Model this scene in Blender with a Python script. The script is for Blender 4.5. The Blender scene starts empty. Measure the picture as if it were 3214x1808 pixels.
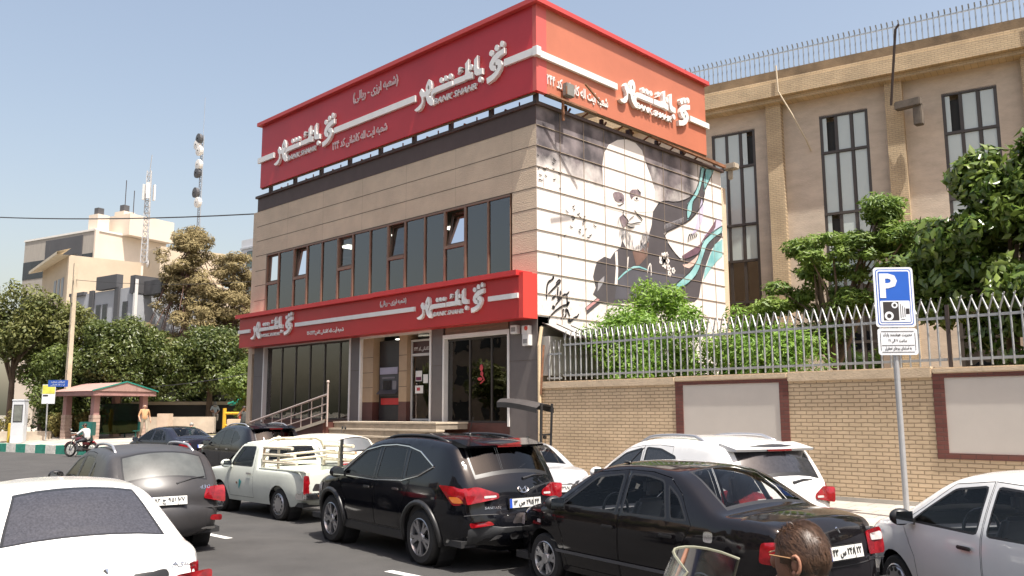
import bpy, bmesh, math, random, unicodedata
import numpy as np
from mathutils import Vector, Matrix
from mathutils.geometry import delaunay_2d_cdt
random.seed(7)
S = bpy.context.scene
COL = S.collection
R = math.radians
PI = math.pi

# ---------------------------------------------------------------- camera, sky, sun, exposure
cam = bpy.data.objects.new('camera', bpy.data.cameras.new('camera'))
COL.objects.link(cam)
cam.data.sensor_width = 36
cam.data.lens = 30.181
cam.data.clip_start = 0.05
cam.data.clip_end = 3000
rt, up, fw = ((0.71505, 0.69907, -0.00341), (0.10195, -0.09944, 0.98981), (-0.69160, 0.70811, 0.14237))
cam.matrix_world = Matrix(((rt[0], up[0], -fw[0], 15.643), (rt[1], up[1], -fw[1], -17.007), (rt[2], up[2], -fw[2], 2.05), (0, 0, 0, 1)))
S.camera = cam
SUN_EL, SUN_AZ = R(66), math.atan2(0.985, -0.17)      # azimuth from +Y towards +X
W = bpy.data.worlds.new('World')
S.world = W
W.use_nodes = True
nt = W.node_tree
sky = nt.nodes.new('ShaderNodeTexSky')
sky.sky_type = 'NISHITA'
sky.sun_disc = False
sky.sun_elevation = SUN_EL
sky.sun_rotation = SUN_AZ
sky.altitude = 1200
sky.air_density = 1.6
sky.dust_density = 10.0
sky.ozone_density = 1.0
bg = nt.nodes['Background']
bg.inputs[1].default_value = 0.105
hz_mul = nt.nodes.new('ShaderNodeVectorMath'); hz_mul.operation = 'MULTIPLY_ADD'      # pale summer haze over the whole sky
hz_mul.inputs[1].default_value = (1.10, .97, .93); hz_mul.inputs[2].default_value = (.26, .30, .20)
nt.links.new(sky.outputs[0], hz_mul.inputs[0]); nt.links.new(hz_mul.outputs[0], bg.inputs[0])
sun = bpy.data.objects.new('sun', bpy.data.lights.new('sun', 'SUN'))
COL.objects.link(sun)
sun.data.energy = 4.6
sun.data.angle = R(0.55)
sun.data.color = (1.0, 0.95, 0.87)
sdir = Vector((math.cos(SUN_EL) * math.sin(SUN_AZ), math.cos(SUN_EL) * math.cos(SUN_AZ), math.sin(SUN_EL)))
sun.rotation_euler = sdir.to_track_quat('Z', 'Y').to_euler()
S.view_settings.view_transform = 'Standard'
S.view_settings.look = 'None'
S.view_settings.exposure = 0.93
S.view_settings.gamma = 1
S.cycles.max_bounces = 8
S.cycles.transparent_max_bounces = 16
S.cycles.caustics_reflective = False
S.cycles.caustics_refractive = False
S.cycles.sample_clamp_indirect = 6.0

# ---------------------------------------------------------------- materials
MATS = {}
def M(name, col=(.5, .5, .5), rough=.6, var=.12, sc=3., bump=0., bsc=40., metal=0., coat=0., spec=.5, col2=None, emit=0., stretch=None):
    if name in MATS: return MATS[name]
    m = bpy.data.materials.new(name); m.use_nodes = True; MATS[name] = m
    t = m.node_tree; b = t.nodes['Principled BSDF']
    b.inputs['Roughness'].default_value = rough
    b.inputs['Metallic'].default_value = metal
    b.inputs['Coat Weight'].default_value = coat
    b.inputs['Coat Roughness'].default_value = .04
    b.inputs['Specular IOR Level'].default_value = spec
    tc = t.nodes.new('ShaderNodeTexCoord')
    src = tc.outputs['Object']
    if stretch:
        mp = t.nodes.new('ShaderNodeMapping'); mp.inputs['Scale'].default_value = stretch
        t.links.new(src, mp.inputs[0]); src = mp.outputs[0]
    n = t.nodes.new('ShaderNodeTexNoise'); n.inputs['Scale'].default_value = sc
    n.inputs['Detail'].default_value = 6; n.inputs['Roughness'].default_value = .65
    t.links.new(src, n.inputs['Vector'])
    mx = t.nodes.new('ShaderNodeMix'); mx.data_type = 'RGBA'
    c2 = col2 or tuple(min(1, c * (1 + var)) for c in col)
    mx.inputs[6].default_value = (*[c * (1 - var) for c in col], 1) if not col2 else (*col, 1)
    mx.inputs[7].default_value = (*c2, 1)
    rp = t.nodes.new('ShaderNodeMapRange'); rp.inputs[1].default_value = .32; rp.inputs[2].default_value = .68
    t.links.new(n.outputs[0], rp.inputs[0]); t.links.new(rp.outputs[0], mx.inputs[0])
    t.links.new(mx.outputs[2], b.inputs['Base Color'])
    if emit:
        b.inputs['Emission Color'].default_value = (*col, 1); b.inputs['Emission Strength'].default_value = emit
    if bump:
        n2 = t.nodes.new('ShaderNodeTexNoise'); n2.inputs['Scale'].default_value = bsc; n2.inputs['Detail'].default_value = 4
        t.links.new(src, n2.inputs['Vector'])
        bp = t.nodes.new('ShaderNodeBump'); bp.inputs['Strength'].default_value = bump; bp.inputs['Distance'].default_value = .02
        t.links.new(n2.outputs[0], bp.inputs['Height']); t.links.new(bp.outputs[0], b.inputs['Normal'])
    return m

def glass(name, tint, refl=1.0, rough=0.0, ior=1.5):
    if name in MATS: return MATS[name]
    m = bpy.data.materials.new(name); m.use_nodes = True; MATS[name] = m
    t = m.node_tree; t.nodes.clear()
    o = t.nodes.new('ShaderNodeOutputMaterial'); mx = t.nodes.new('ShaderNodeMixShader')
    tr = t.nodes.new('ShaderNodeBsdfTransparent'); gl = t.nodes.new('ShaderNodeBsdfGlossy'); fr = t.nodes.new('ShaderNodeFresnel')
    fr.inputs[0].default_value = ior
    gl.inputs['Roughness'].default_value = rough
    gl.inputs[0].default_value = (refl, refl, refl, 1)
    tc = t.nodes.new('ShaderNodeTexCoord'); n = t.nodes.new('ShaderNodeTexNoise'); n.inputs['Scale'].default_value = 1.3
    bp = t.nodes.new('ShaderNodeBump'); bp.inputs['Strength'].default_value = .06; bp.inputs['Distance'].default_value = .05
    t.links.new(tc.outputs['Object'], n.inputs['Vector']); t.links.new(n.outputs[0], bp.inputs['Height'])
    t.links.new(bp.outputs[0], gl.inputs['Normal'])
    tr.inputs[0].default_value = (*tint, 1)
    t.links.new(fr.outputs[0], mx.inputs[0]); t.links.new(tr.outputs[0], mx.inputs[1]); t.links.new(gl.outputs[0], mx.inputs[2])
    t.links.new(mx.outputs[0], o.inputs[0])
    return m

def bricks(name, c1, c2, mortar, bw, bh, ms=.012, axis='XZ', bump=.6, var_sc=1.2, stain=None):
    """brick pattern in the object's own metres"""
    if name in MATS: return MATS[name]
    m = bpy.data.materials.new(name); m.use_nodes = True; MATS[name] = m
    t = m.node_tree; b = t.nodes['Principled BSDF']; b.inputs['Roughness'].default_value = .85
    tc = t.nodes.new('ShaderNodeTexCoord'); sp = t.nodes.new('ShaderNodeSeparateXYZ'); cb = t.nodes.new('ShaderNodeCombineXYZ')
    t.links.new(tc.outputs['Object'], sp.inputs[0])
    t.links.new(sp.outputs['XYZ'.index(axis[0])], cb.inputs[0]); t.links.new(sp.outputs['XYZ'.index(axis[1])], cb.inputs[1])
    wob = t.nodes.new('ShaderNodeTexNoise'); wob.inputs['Scale'].default_value = 9; wob.inputs['Detail'].default_value = 2
    va = t.nodes.new('ShaderNodeVectorMath'); va.operation = 'MULTIPLY_ADD'
    t.links.new(tc.outputs['Object'], wob.inputs['Vector'])
    t.links.new(wob.outputs['Color'], va.inputs[0]); va.inputs[1].default_value = (.022, .022, 0); t.links.new(cb.outputs[0], va.inputs[2])
    bk = t.nodes.new('ShaderNodeTexBrick')
    bk.inputs['Scale'].default_value = 1; bk.inputs['Brick Width'].default_value = bw; bk.inputs['Row Height'].default_value = bh
    bk.inputs['Mortar Size'].default_value = ms; bk.inputs['Mortar Smooth'].default_value = .35
    bk.inputs['Color1'].default_value = (*c1, 1); bk.inputs['Color2'].default_value = (*c2, 1); bk.inputs['Mortar'].default_value = (*mortar, 1)
    t.links.new(va.outputs[0], bk.inputs['Vector'])
    n = t.nodes.new('ShaderNodeTexNoise'); n.inputs['Scale'].default_value = var_sc; n.inputs['Detail'].default_value = 7
    t.links.new(tc.outputs['Object'], n.inputs['Vector'])
    mr = t.nodes.new('ShaderNodeMapRange'); mr.inputs[1].default_value = .3; mr.inputs[2].default_value = .7
    mr.inputs[3].default_value = .82; mr.inputs[4].default_value = 1.12
    t.links.new(n.outputs[0], mr.inputs[0])
    mu = t.nodes.new('ShaderNodeMix'); mu.data_type = 'RGBA'; mu.blend_type = 'MULTIPLY'; mu.inputs[0].default_value = 1
    t.links.new(bk.outputs['Color'], mu.inputs[6]); t.links.new(mr.outputs[0], mu.inputs[7])
    t.links.new(mu.outputs[2], b.inputs['Base Color'])
    bp = t.nodes.new('ShaderNodeBump'); bp.inputs['Strength'].default_value = bump; bp.inputs['Distance'].default_value = .015; bp.invert = True
    t.links.new(bk.outputs['Fac'], bp.inputs['Height']); t.links.new(bp.outputs[0], b.inputs['Normal'])
    return m

def leafmat(name, ca, cb, rough=.45, trans=.35):
    if name in MATS: return MATS[name]
    m = bpy.data.materials.new(name); m.use_nodes = True; MATS[name] = m
    t = m.node_tree; b = t.nodes['Principled BSDF']; b.inputs['Roughness'].default_value = rough
    at = t.nodes.new('ShaderNodeAttribute'); at.attribute_name = 'leaf'
    mx = t.nodes.new('ShaderNodeMix'); mx.data_type = 'RGBA'
    mx.inputs[6].default_value = (*ca, 1); mx.inputs[7].default_value = (*cb, 1)
    t.links.new(at.outputs['Fac'], mx.inputs[0]); t.links.new(mx.outputs[2], b.inputs['Base Color'])
    tl = t.nodes.new('ShaderNodeBsdfTranslucent'); ms = t.nodes.new('ShaderNodeMixShader'); ms.inputs[0].default_value = trans
    t.links.new(mx.outputs[2], tl.inputs[0])
    o = t.nodes['Material Output']
    t.links.new(b.outputs[0], ms.inputs[1]); t.links.new(tl.outputs[0], ms.inputs[2]); t.links.new(ms.outputs[0], o.inputs[0])
    return m

# ---------------------------------------------------------------- mesh building
class MB:
    def __init__(s): s.v = []; s.f = []; s.m = []
    def add(s, vs, fs, mi=0):
        o = len(s.v); s.v += [tuple(p) for p in vs]; s.f += [tuple(i + o for i in f) for f in fs]; s.m += [mi] * len(fs); return s
    def box(s, x0, x1, y0, y1, z0, z1, mi=0):
        vs = [(x, y, z) for x in (x0, x1) for y in (y0, y1) for z in (z0, z1)]
        return s.add(vs, [(0, 1, 3, 2), (4, 6, 7, 5), (0, 4, 5, 1), (2, 3, 7, 6), (0, 2, 6, 4), (1, 5, 7, 3)], mi)
    def bar(s, p, q, w, h=None, mi=0, upv=(0, 0, 1)):
        p, q = Vector(p), Vector(q); h = h or w; d = (q - p).normalized()
        a = d.cross(Vector(upv))
        if a.length < 1e-3: a = d.cross(Vector((1, 0, 0)))
        a.normalize(); b = a.cross(d).normalized()
        vs = [c + a * (w / 2 * i) + b * (h / 2 * j) for c in (p, q) for i, j in ((-1, -1), (1, -1), (1, 1), (-1, 1))]
        return s.add(vs, [(3, 2, 1, 0), (4, 5, 6, 7), (0, 1, 5, 4), (1, 2, 6, 5), (2, 3, 7, 6), (3, 0, 4, 7)], mi)
    def tube(s, pts, r, n=8, mi=0, cap=True):
        pts = [Vector(p) for p in pts]; rr = r if hasattr(r, '__len__') else [r] * len(pts)
        vs = []; prev = None
        for i, p in enumerate(pts):
            d = (pts[min(i + 1, len(pts) - 1)] - pts[max(i - 1, 0)])
            d = d.normalized() if d.length > 1e-9 else Vector((0, 0, 1))
            if prev is None:
                a = d.orthogonal().normalized()
            else:
                a = prev - d * prev.dot(d); a = a.normalized() if a.length > 1e-6 else d.orthogonal().normalized()
            prev = a; b = d.cross(a)
            vs += [p + (a * math.cos(2 * PI * k / n) + b * math.sin(2 * PI * k / n)) * rr[i] for k in range(n)]
        fs = [(i * n + k, i * n + (k + 1) % n, (i + 1) * n + (k + 1) % n, (i + 1) * n + k) for i in range(len(pts) - 1) for k in range(n)]
        if cap: fs += [tuple(range(n - 1, -1, -1)), tuple(range((len(pts) - 1) * n, len(pts) * n))]
        return s.add(vs, fs, mi)
    def lathe(s, prof, c, ax='y', n=24, mi=0, cap=False):
        """prof: (radius, along) pairs round the axis through c"""
        vs = []
        for r_, h in prof:
            for k in range(n):
                a = 2 * PI * k / n; u, w = r_ * math.cos(a), r_ * math.sin(a)
                vs.append({'y': (c[0] + u, c[1] + h, c[2] + w), 'z': (c[0] + u, c[1] + w, c[2] + h), 'x': (c[0] + h, c[1] + u, c[2] + w)}[ax])
        fs = [(i * n + k, i * n + (k + 1) % n, (i + 1) * n + (k + 1) % n, (i + 1) * n + k) for i in range(len(prof) - 1) for k in range(n)]
        if cap: fs += [tuple(range(n)), tuple(range((len(prof) - 1) * n, len(prof) * n))]
        return s.add(vs, fs, mi)
    def ell(s, c, r, n=12, m=8, mi=0, rot=None):
        vs = [Vector((0, 0, -r[2]))]
        for j in range(1, m):
            ph = -PI / 2 + PI * j / m
            for k in range(n):
                a = 2 * PI * k / n; vs.append(Vector((r[0] * math.cos(ph) * math.cos(a), r[1] * math.cos(ph) * math.sin(a), r[2] * math.sin(ph))))
        vs.append(Vector((0, 0, r[2])))
        if rot: vs = [rot @ v for v in vs]
        vs = [v + Vector(c) for v in vs]; last = len(vs) - 1
        fs = [(0, 1 + (k + 1) % n, 1 + k) for k in range(n)]
        fs += [(1 + (j * n) + k, 1 + j * n + (k + 1) % n, 1 + (j + 1) * n + (k + 1) % n, 1 + (j + 1) * n + k) for j in range(m - 2) for k in range(n)]
        fs += [(1 + (m - 2) * n + k, 1 + (m - 2) * n + (k + 1) % n, last) for k in range(n)]
        return s.add(vs, fs, mi)
    def poly(s, pts, mp, mi=0, thick=0.):
        """flat polygon (2D pts, mapped by mp(u,v,d)); thick gives it an edge"""
        n = len(pts)
        a = sum(pts[i][0] * pts[(i + 1) % n][1] - pts[(i + 1) % n][0] * pts[i][1] for i in range(n))
        if a < 0: pts = pts[::-1]
        vs, es, fs = delaunay_2d_cdt([Vector(p) for p in pts], [], [list(range(n))], 1, 1e-5)[:3]
        s.add([mp(p[0], p[1], thick) for p in vs], [tuple(f) for f in fs], mi)
        if thick:
            o = len(s.v)
            s.v += [mp(p[0], p[1], thick) for p in pts] + [mp(p[0], p[1], 0) for p in pts]
            for i in range(n):
                j = (i + 1) % n; s.f.append((o + i, o + n + i, o + n + j, o + j)); s.m.append(mi)
        return s
    def build(s, name, mats, parent=None, smooth=None, bevel=0., loc=None):
        me = bpy.data.meshes.new(name); me.from_pydata(s.v, [], s.f)
        mats = mats if isinstance(mats, (list, tuple)) else [mats]
        for m in mats: me.materials.append(m)
        if len(mats) > 1: me.polygons.foreach_set('material_index', s.m)
        bm = bmesh.new(); bm.from_mesh(me)
        if smooth is not None: bmesh.ops.remove_doubles(bm, verts=bm.verts, dist=2e-4)
        if bevel: bmesh.ops.bevel(bm, geom=[e for e in bm.edges if len(e.link_faces) == 2 and e.calc_face_angle(0) > .6], offset=bevel, segments=2, affect='EDGES')
        bmesh.ops.recalc_face_normals(bm, faces=bm.faces)
        bm.to_mesh(me); bm.free()
        if smooth is not None:
            me.shade_smooth()
            if smooth < 3: me.set_sharp_from_angle(angle=smooth)
        return link(name, me, parent, loc)
def link(name, me, parent=None, loc=None):
    o = bpy.data.objects.new(name, me); COL.objects.link(o)
    if parent: o.parent = parent
    if loc: o.location = loc
    return o
def tag(o, label=None, cat=None, group=None, kind=None):
    if label: o['label'] = label
    if cat: o['category'] = cat
    if group: o['group'] = group
    if kind: o['kind'] = kind
    return o
def thing(name, label, cat, loc=(0, 0, 0), rz=0, group=None):
    o = bpy.data.objects.new(name, None); COL.objects.link(o); o.empty_display_size = .2
    o.location = loc; o.rotation_euler = (0, 0, rz)
    return tag(o, label, cat, group)
def dup(o, parent=None, loc=None, rz=None, label=None):
    c = o.copy(); COL.objects.link(c); c.parent = parent
    if loc: c.location = loc
    if rz is not None: c.rotation_euler = (0, 0, rz)
    if label: c['label'] = label
    for ch in o.children: dup(ch, c)
    return c

# ---------------------------------------------------------------- lettering
FORMS = {}
for cp in list(range(0xFB50, 0xFBFF)) + list(range(0xFE80, 0xFEFD)):
    d = unicodedata.decomposition(chr(cp)).split()
    if len(d) == 2 and d[0][0] == '<': FORMS.setdefault(chr(int(d[1], 16)), {})[d[0][1:-1]] = chr(cp)
def fa(s):
    """joined letter forms, in drawing order from left to right"""
    if not any(c in FORMS for c in s): return s
    out = []
    for i, c in enumerate(s):
        F = FORMS.get(c)
        if not F: out.append(c); continue
        pj = i > 0 and 'initial' in FORMS.get(s[i - 1], {}); nj = 'initial' in F and i + 1 < len(s) and s[i + 1] in FORMS
        out.append(F.get('medial' if pj and nj else 'final' if pj else 'initial' if nj else 'isolated', c))
    out = out[::-1]; res = []; k = 0
    while k < len(out):                      # digits keep their own order
        j = k
        while j < len(out) and out[j].isdigit(): j += 1
        if j > k: res += out[k:j][::-1]; k = j
        else: res.append({'(': ')', ')': '('}.get(out[k], out[k])); k += 1
    return ''.join(res)
TXC = {}
def txt(s, width=None, height=None, shear=0., bold=0., depth=.02, res=2):
    """(verts, faces) of a word, fitted to width x height, lower left at 0,0"""
    key = (s, width, height, shear, bold, depth)
    if key in TXC: return TXC[key]
    c = bpy.data.curves.new('t', 'FONT'); c.body = fa(s); c.extrude = .02; c.shear = shear; c.offset = bold; c.resolution_u = res
    o = bpy.data.objects.new('t', c); COL.objects.link(o)
    dg = bpy.context.evaluated_depsgraph_get(); dg.update()
    me = bpy.data.meshes.new_from_object(o.evaluated_get(dg))
    vs = np.array([v.co[:] for v in me.vertices]); fs = [tuple(p.vertices) for p in me.polygons]
    bpy.data.objects.remove(o); bpy.data.curves.remove(c); bpy.data.meshes.remove(me)
    lo, hi = vs.min(0), vs.max(0); vs -= lo
    sx = width / (hi[0] - lo[0]) if width else None; sy = height / (hi[1] - lo[1]) if height else None
    sx = sx or sy; sy = sy or sx
    vs = vs * (sx, sy, depth / .04)
    TXC[key] = (vs, fs); return TXC[key]
def put(mb, vf, mp, mi=0):
    return mb.add([mp(*v) for v in vf[0]], vf[1], mi)
# ---------------------------------------------------------------- ground, road, pavements
asphalt = M('asphalt', (.052, .050, .048), .85, .22, .9, .5, 220)
asphalt_b = asphalt.node_tree
pave_m = bricks('paving', (.42, .38, .33), (.36, .33, .29), (.22, .2, .17), .4, .4, .012, 'XY', .25)
conc = M('concrete', (.40, .37, .32), .85, .2, 1.3, .3, 60)
soil = M('soil', (.20, .15, .09), .95, .35, 2., .6, 14)
dry_grass_m = M('dry_lawn', (.30, .25, .09), .95, .3, 4., .8, 30, col2=(.17, .19, .05))
white_paint = M('road_paint', (.62, .62, .60), .8, .3, 6.)
def struct(name, mb, m, **k):
    return tag(mb.build(name, m, **k), kind='structure')
struct('ground', MB().box(-900, 900, -900, 900, -.6, -.02), M('far_ground', (.22, .2, .16), .95, .3, .05))
struct('road', MB().box(-160, 120, -31, 1.8, -.4, 0), asphalt)
mk = MB()
for x in (-10.6, -4.4, 1.1, 6.4, 11.6):
    mk.box(x, x + 1.05, -9.93, -9.80, .002, .006)
struct('lane_markings', mk, white_paint)
g = MB()
g.add([(-17, -1.9, .15), (-5.5, -1.9, .15), (-4.8, -2.75, .15), (40, -2.75, .15), (40, 0, .28), (-17, 0, .28), (-17, -1.9, -.3), (-5.5, -1.9, -.3), (-4.8, -2.75, -.3), (40, -2.75, -.3)], [(0, 1, 5), (1, 2, 3, 4, 5), (6, 7, 1, 0), (7, 8, 2, 1), (8, 9, 3, 2)])
struct('pavement', g, pave_m)
g = MB().box(-4.75, 40, -2.95, -2.76, -.3, .165).box(-17, -5.5, -2.1, -1.91, -.3, .165)
struct('kerb', g, conc)
# raised park corner on the left with its painted kerb
g = MB()
A, B = Vector((-70, -9.43, 0)), Vector((-15.8, 1.79, 0)); dk = (B - A).normalized(); nk = Vector((-dk.y, dk.x, 0))
def kp(u, w, z): p = A + dk * u + nk * w; return (p.x, p.y, z)
Lk = (B - A).length
g.add([kp(0, .3, .43), kp(Lk, .3, .43), kp(Lk, 2.2, .64), kp(0, 2.2, .64), kp(Lk, 90, 1.5), kp(0, 90, 1.5)], [(0, 1, 2, 3), (3, 2, 4, 5)])
struct('park_paving', g, pave_m)
ca, cb_, n = M('kerb_white', (.66, .64, .58), .8, .25, 5.), M('kerb_green', (.03, .24, .17), .7, .3, 6.), int(Lk / .95)
g = MB()
for i in range(n):
    u0, u1 = i * .95 + .012, i * .95 + .938
    o = len(g.v); g.v += [kp(u, w, z) for u in (u0, u1) for w in (-.02, .3) for z in (-.2, .435)]
    for f in [(0, 1, 3, 2), (4, 6, 7, 5), (0, 4, 5, 1), (2, 3, 7, 6), (0, 2, 6, 4), (1, 5, 7, 3)]:
        g.f.append(tuple(q + o for q in f)); g.m.append(i % 2)
struct('painted_kerb', g, [ca, cb_])
struct('dry_lawn', MB().add([(-30, 4.6, .82), (-15.7, 2.6, 1.25), (-15.7, 40, 1.9), (-34, 40, 1.6)], [(0, 1, 2, 3)]), dry_grass_m)
struct('garden_soil', MB().box(.05, 60, .3, 60, -.3, 2.1), soil)

# ---------------------------------------------------------------- the bank
beige = M('beige_panel', (.60, .475, .345), .8, .1, 1.1, .9, 26)
brown = M('brown_cladding', (.085, .055, .048), .6, .12, 2., .1, 60)
joint = M('panel_joint_line', (.10, .075, .055), .9, .1)
dkgrey = M('dark_grey_cladding', (.135, .118, .112), .55, .08, 2.)
redbrn = M('red_brown_stone', (.085, .032, .026), .45, .2, 3.)
alu_br = M('brown_aluminium', (.20, .125, .085), .45, .1, 4.)
alu_dk = M('dark_aluminium', (.045, .036, .032), .4, .1, 4.)
white_tr = M('white_trim', (.72, .70, .67), .5, .05)
darkroom = M('dark_interior', (.24, .22, .19), .9, .3, .8)
curt = M('curtain_beige', (.34, .33, .27), .9, .2, 2.)
curt_g = M('curtain_grey_green', (.40, .45, .41), .9, .25, 1.5)
teal_blind = M('pale_teal_blind', (.36, .56, .53), .8, .08, 2.)
bank_gl = glass('bank_glass', (.80, .84, .80), .95, ior=2.2)
shop_gl = glass('shop_glass', (.78, .90, .85), .95, ior=2.0)
step_m = M('travertine_step', (.50, .43, .33), .7, .15, 2., .1, 30)
riser_m = M('step_riser', (.25, .21, .165), .8, .3, 2.5)

bank = thing('bank_building', 'two storey beige panelled bank with red signs, brown parapet and a painted side wall', 'bank')
P = bank
XL, YD = -15.25, 9.8
MB().box(XL, -.003, 0, .3, 8.2, 10.02).box(XL, -14.45, 0, .3, 4.3, 8.2).box(-.95, -.003, 0, .3, 4.3, 8.2).box(-14.45, -.95, .001, .3, 4.6, 5.9).build('front_wall', beige, P)
MB().box(XL - .3, XL, 0, YD, .2, 10.02).box(XL - .3, 0, YD, YD + .3, .2, 10.02).build('rear_wall', beige, P)
mural_base = bpy.data.materials.new('mural_wall_paint'); mural_base.use_nodes = True
t = mural_base.node_tree; b = t.nodes['Principled BSDF']; b.inputs['Roughness'].default_value = .75
tc = t.nodes.new('ShaderNodeTexCoord'); sp = t.nodes.new('ShaderNodeSeparateXYZ'); t.links.new(tc.outputs['Object'], sp.inputs[0])
n1 = t.nodes.new('ShaderNodeTexNoise'); n1.inputs['Scale'].default_value = .75; n1.inputs['Detail'].default_value = 7; n1.inputs['Roughness'].default_value = .6
t.links.new(tc.outputs['Object'], n1.inputs['Vector'])
def math_(op, a, b_, clamp=False):
    q = t.nodes.new('ShaderNodeMath'); q.operation = op; q.use_clamp = clamp
    for i, x in enumerate((a, b_)):
        if isinstance(x, (int, float)): q.inputs[i].default_value = x
        else: t.links.new(x, q.inputs[i])
    return q.outputs[0]
hz = math_('MULTIPLY', math_('SUBTRACT', sp.outputs[2], 8.55), 1.15)           # painted storm clouds fill the top of the picture
cl = math_('ADD', hz, math_('MULTIPLY', math_('SUBTRACT', n1.outputs[0], .5), 3.6))
cl = math_('MINIMUM', math_('MAXIMUM', cl, 0), 1)
edge = math_('MULTIPLY', math_('SUBTRACT', 8.6, sp.outputs[1]), 1.2, True)
cl = math_('MULTIPLY', cl, edge)
n2 = t.nodes.new('ShaderNodeTexNoise'); n2.inputs['Scale'].default_value = 1.6; n2.inputs['Detail'].default_value = 5
t.links.new(tc.outputs['Object'], n2.inputs['Vector'])
cc = t.nodes.new('ShaderNodeMix'); cc.data_type = 'RGBA'; cc.inputs[6].default_value = (.055, .048, .054, 1); cc.inputs[7].default_value = (.23, .195, .20, 1)
mr = t.nodes.new('ShaderNodeMapRange'); mr.inputs[1].default_value = .35; mr.inputs[2].default_value = .68; t.links.new(n2.outputs[0], mr.inputs[0]); t.links.new(mr.outputs[0], cc.inputs[0])
spk = t.nodes.new('ShaderNodeTexNoise'); spk.inputs['Scale'].default_value = 7; spk.inputs['Detail'].default_value = 8; t.links.new(tc.outputs['Object'], spk.inputs['Vector'])
low = math_('MULTIPLY', math_('MULTIPLY', math_('SUBTRACT', 5.75, sp.outputs[2]), 1.6, True), math_('MULTIPLY', math_('SUBTRACT', spk.outputs[0], .47), 5, True), True)
mw = t.nodes.new('ShaderNodeMix'); mw.data_type = 'RGBA'; mw.inputs[6].default_value = (.74, .69, .65, 1); t.links.new(cc.outputs[2], mw.inputs[7]); t.links.new(cl, mw.inputs[0])
mw2 = t.nodes.new('ShaderNodeMix'); mw2.data_type = 'RGBA'; t.links.new(mw.outputs[2], mw2.inputs[6]); mw2.inputs[7].default_value = (.42, .39, .38, 1); t.links.new(math_('MULTIPLY', low, .6), mw2.inputs[0])
t.links.new(mw2.outputs[2], b.inputs['Base Color'])
mural_wall = MB().box(-.3, -.003, .302, YD, .2, 10.57).box(-.0025, 0, .002, YD + .002, 2.0, 10.578).build('side_wall', mural_base, P)
MB().box(XL + .31, -.31, .31, YD, 10.3, 10.5).build('flat_roof', conc, P)
MB().box(XL, -.004, -.012, .3, 10.02, 10.58).box(XL, XL + .3, .3, YD, 10.02, 10.58).build('parapet_band', brown, P)
MB().box(XL - .08, .09, -.09, .35, 10.56, 10.655).box(-.3, .09, .35, YD + .1, 10.56, 10.655).box(XL - .08, XL + .3, .35, YD, 10.56, 10.655).build('parapet_cap', brown, P)
jm = MB()
for z in (9.4, 8.8, 8.2): jm.box(XL, 0, -.004, .02, z - .009, z + .009)
for z in (7.6, 7.0, 6.4): jm.box(XL, -14.45, -.004, .02, z - .009, z + .009).box(-.95, 0, -.004, .02, z - .009, z + .009)
xs = [-.95 - 1.2 * i for i in range(12)]
for i, x in enumerate(xs[::2]):
    jm.box(x - .0015, x + .0015, -.002, .02, 8.2, 10.02)
jm.build('panel_joint', joint, P)

# first-floor window band
MX = [-14.4, -13.49, -12.43, -11.5, -10.54, -9.55, -8.63, -7.65, -6.68, -5.76, -4.79, -3.85, -2.9, -1.93, -1.0]
Zb, Zt = 5.9, 8.18
for i in range(14):
    x0, x1 = MX[i], MX[i + 1]; tilt = i in (0, 2, 5, 8, 11)
    fr = MB(); w = .05 if tilt else .028
    y0, y1 = -.015, .07
    fr.box(x0 - .022, x0 + w, y0, y1, Zb, Zt).box(x1 - w, x1 - .024, y0, y1, Zb, Zt).box(x0 + w, x1 - w, y0, y1, Zt - .06, Zt).box(x0 + w, x1 - w, y0, y1, Zb, Zb + .05)
    f = None
    if tilt: fr.box(x0 + w, x1 - w, y0 - .01, y1, 6.95, 7.05)
    f = fr.build('window', alu_br, P)
    if tilt:
        MB().box(x0 + w, x1 - w, .03, .036, Zb + .05, 6.95).build('pane', bank_gl, f)
        op = .22 if i == 11 else .10 if i in (2, 8) else .02
        sash = MB(); xa, xb = x0 + w + .005, x1 - w - .005
        def sp_(x, z, d): k = (z - 7.06) / 1.06; return (x, .05 + op * k + d, z)
        for (a0, a1, c0, c1) in ((xa, xa + .05, 7.06, 8.12), (xb - .05, xb, 7.06, 8.12), (xa + .05, xb - .05, 7.06, 7.11), (xa + .05, xb - .05, 8.06, 8.12)):
            o = len(sash.v); sash.v += [sp_(x, z, d) for x in (a0, a1) for d in (0, .05) for z in (c0, c1)]
            sash.f += [tuple(q + o for q in ff) for ff in [(0, 1, 3, 2), (4, 6, 7, 5), (0, 4, 5, 1), (2, 3, 7, 6), (0, 2, 6, 4), (1, 5, 7, 3)]]; sash.m += [0] * 6
        sash.build('sash', M('tilt_sash', (.11, .07, .05), .5), f)
        MB().add([sp_(xa + .05, 7.11, .03), sp_(xb - .05, 7.11, .03), sp_(xb - .05, 8.06, .03), sp_(xa + .05, 8.06, .03)], [(0, 1, 2, 3)]).build('pane', bank_gl, f)
    else:
        MB().box(x0 + w, x1 - w, .03, .036, Zb + .05, Zt - .06).build('pane', bank_gl, f)
    # curtains and blinds hang just inside
    if i in (1, 13):
        MB().box(x0 + (.35 if i == 1 else .03), x1 - .02, .14, .15, Zb, Zt).build('roller_blind', curt, P)
    elif i in (3, 6, 7, 9, 12):
        cv = MB(); k0 = x0 + .05; n = 16
        xsq = [k0 + (x1 - .05 - k0) * q / n for q in range(n + 1)]
        if i in (6, 12): xsq = xsq[:11]
        vs = [(x, .16 + .03 * math.sin(q * 2.1), z) for z in (Zb, Zt) for q, x in enumerate(xsq)]; m_ = len(xsq)
        cv.add(vs, [(q, q + 1, m_ + q + 1, m_ + q) for q in range(m_ - 1)]).build('curtain', curt_g, P, smooth=4)
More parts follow.
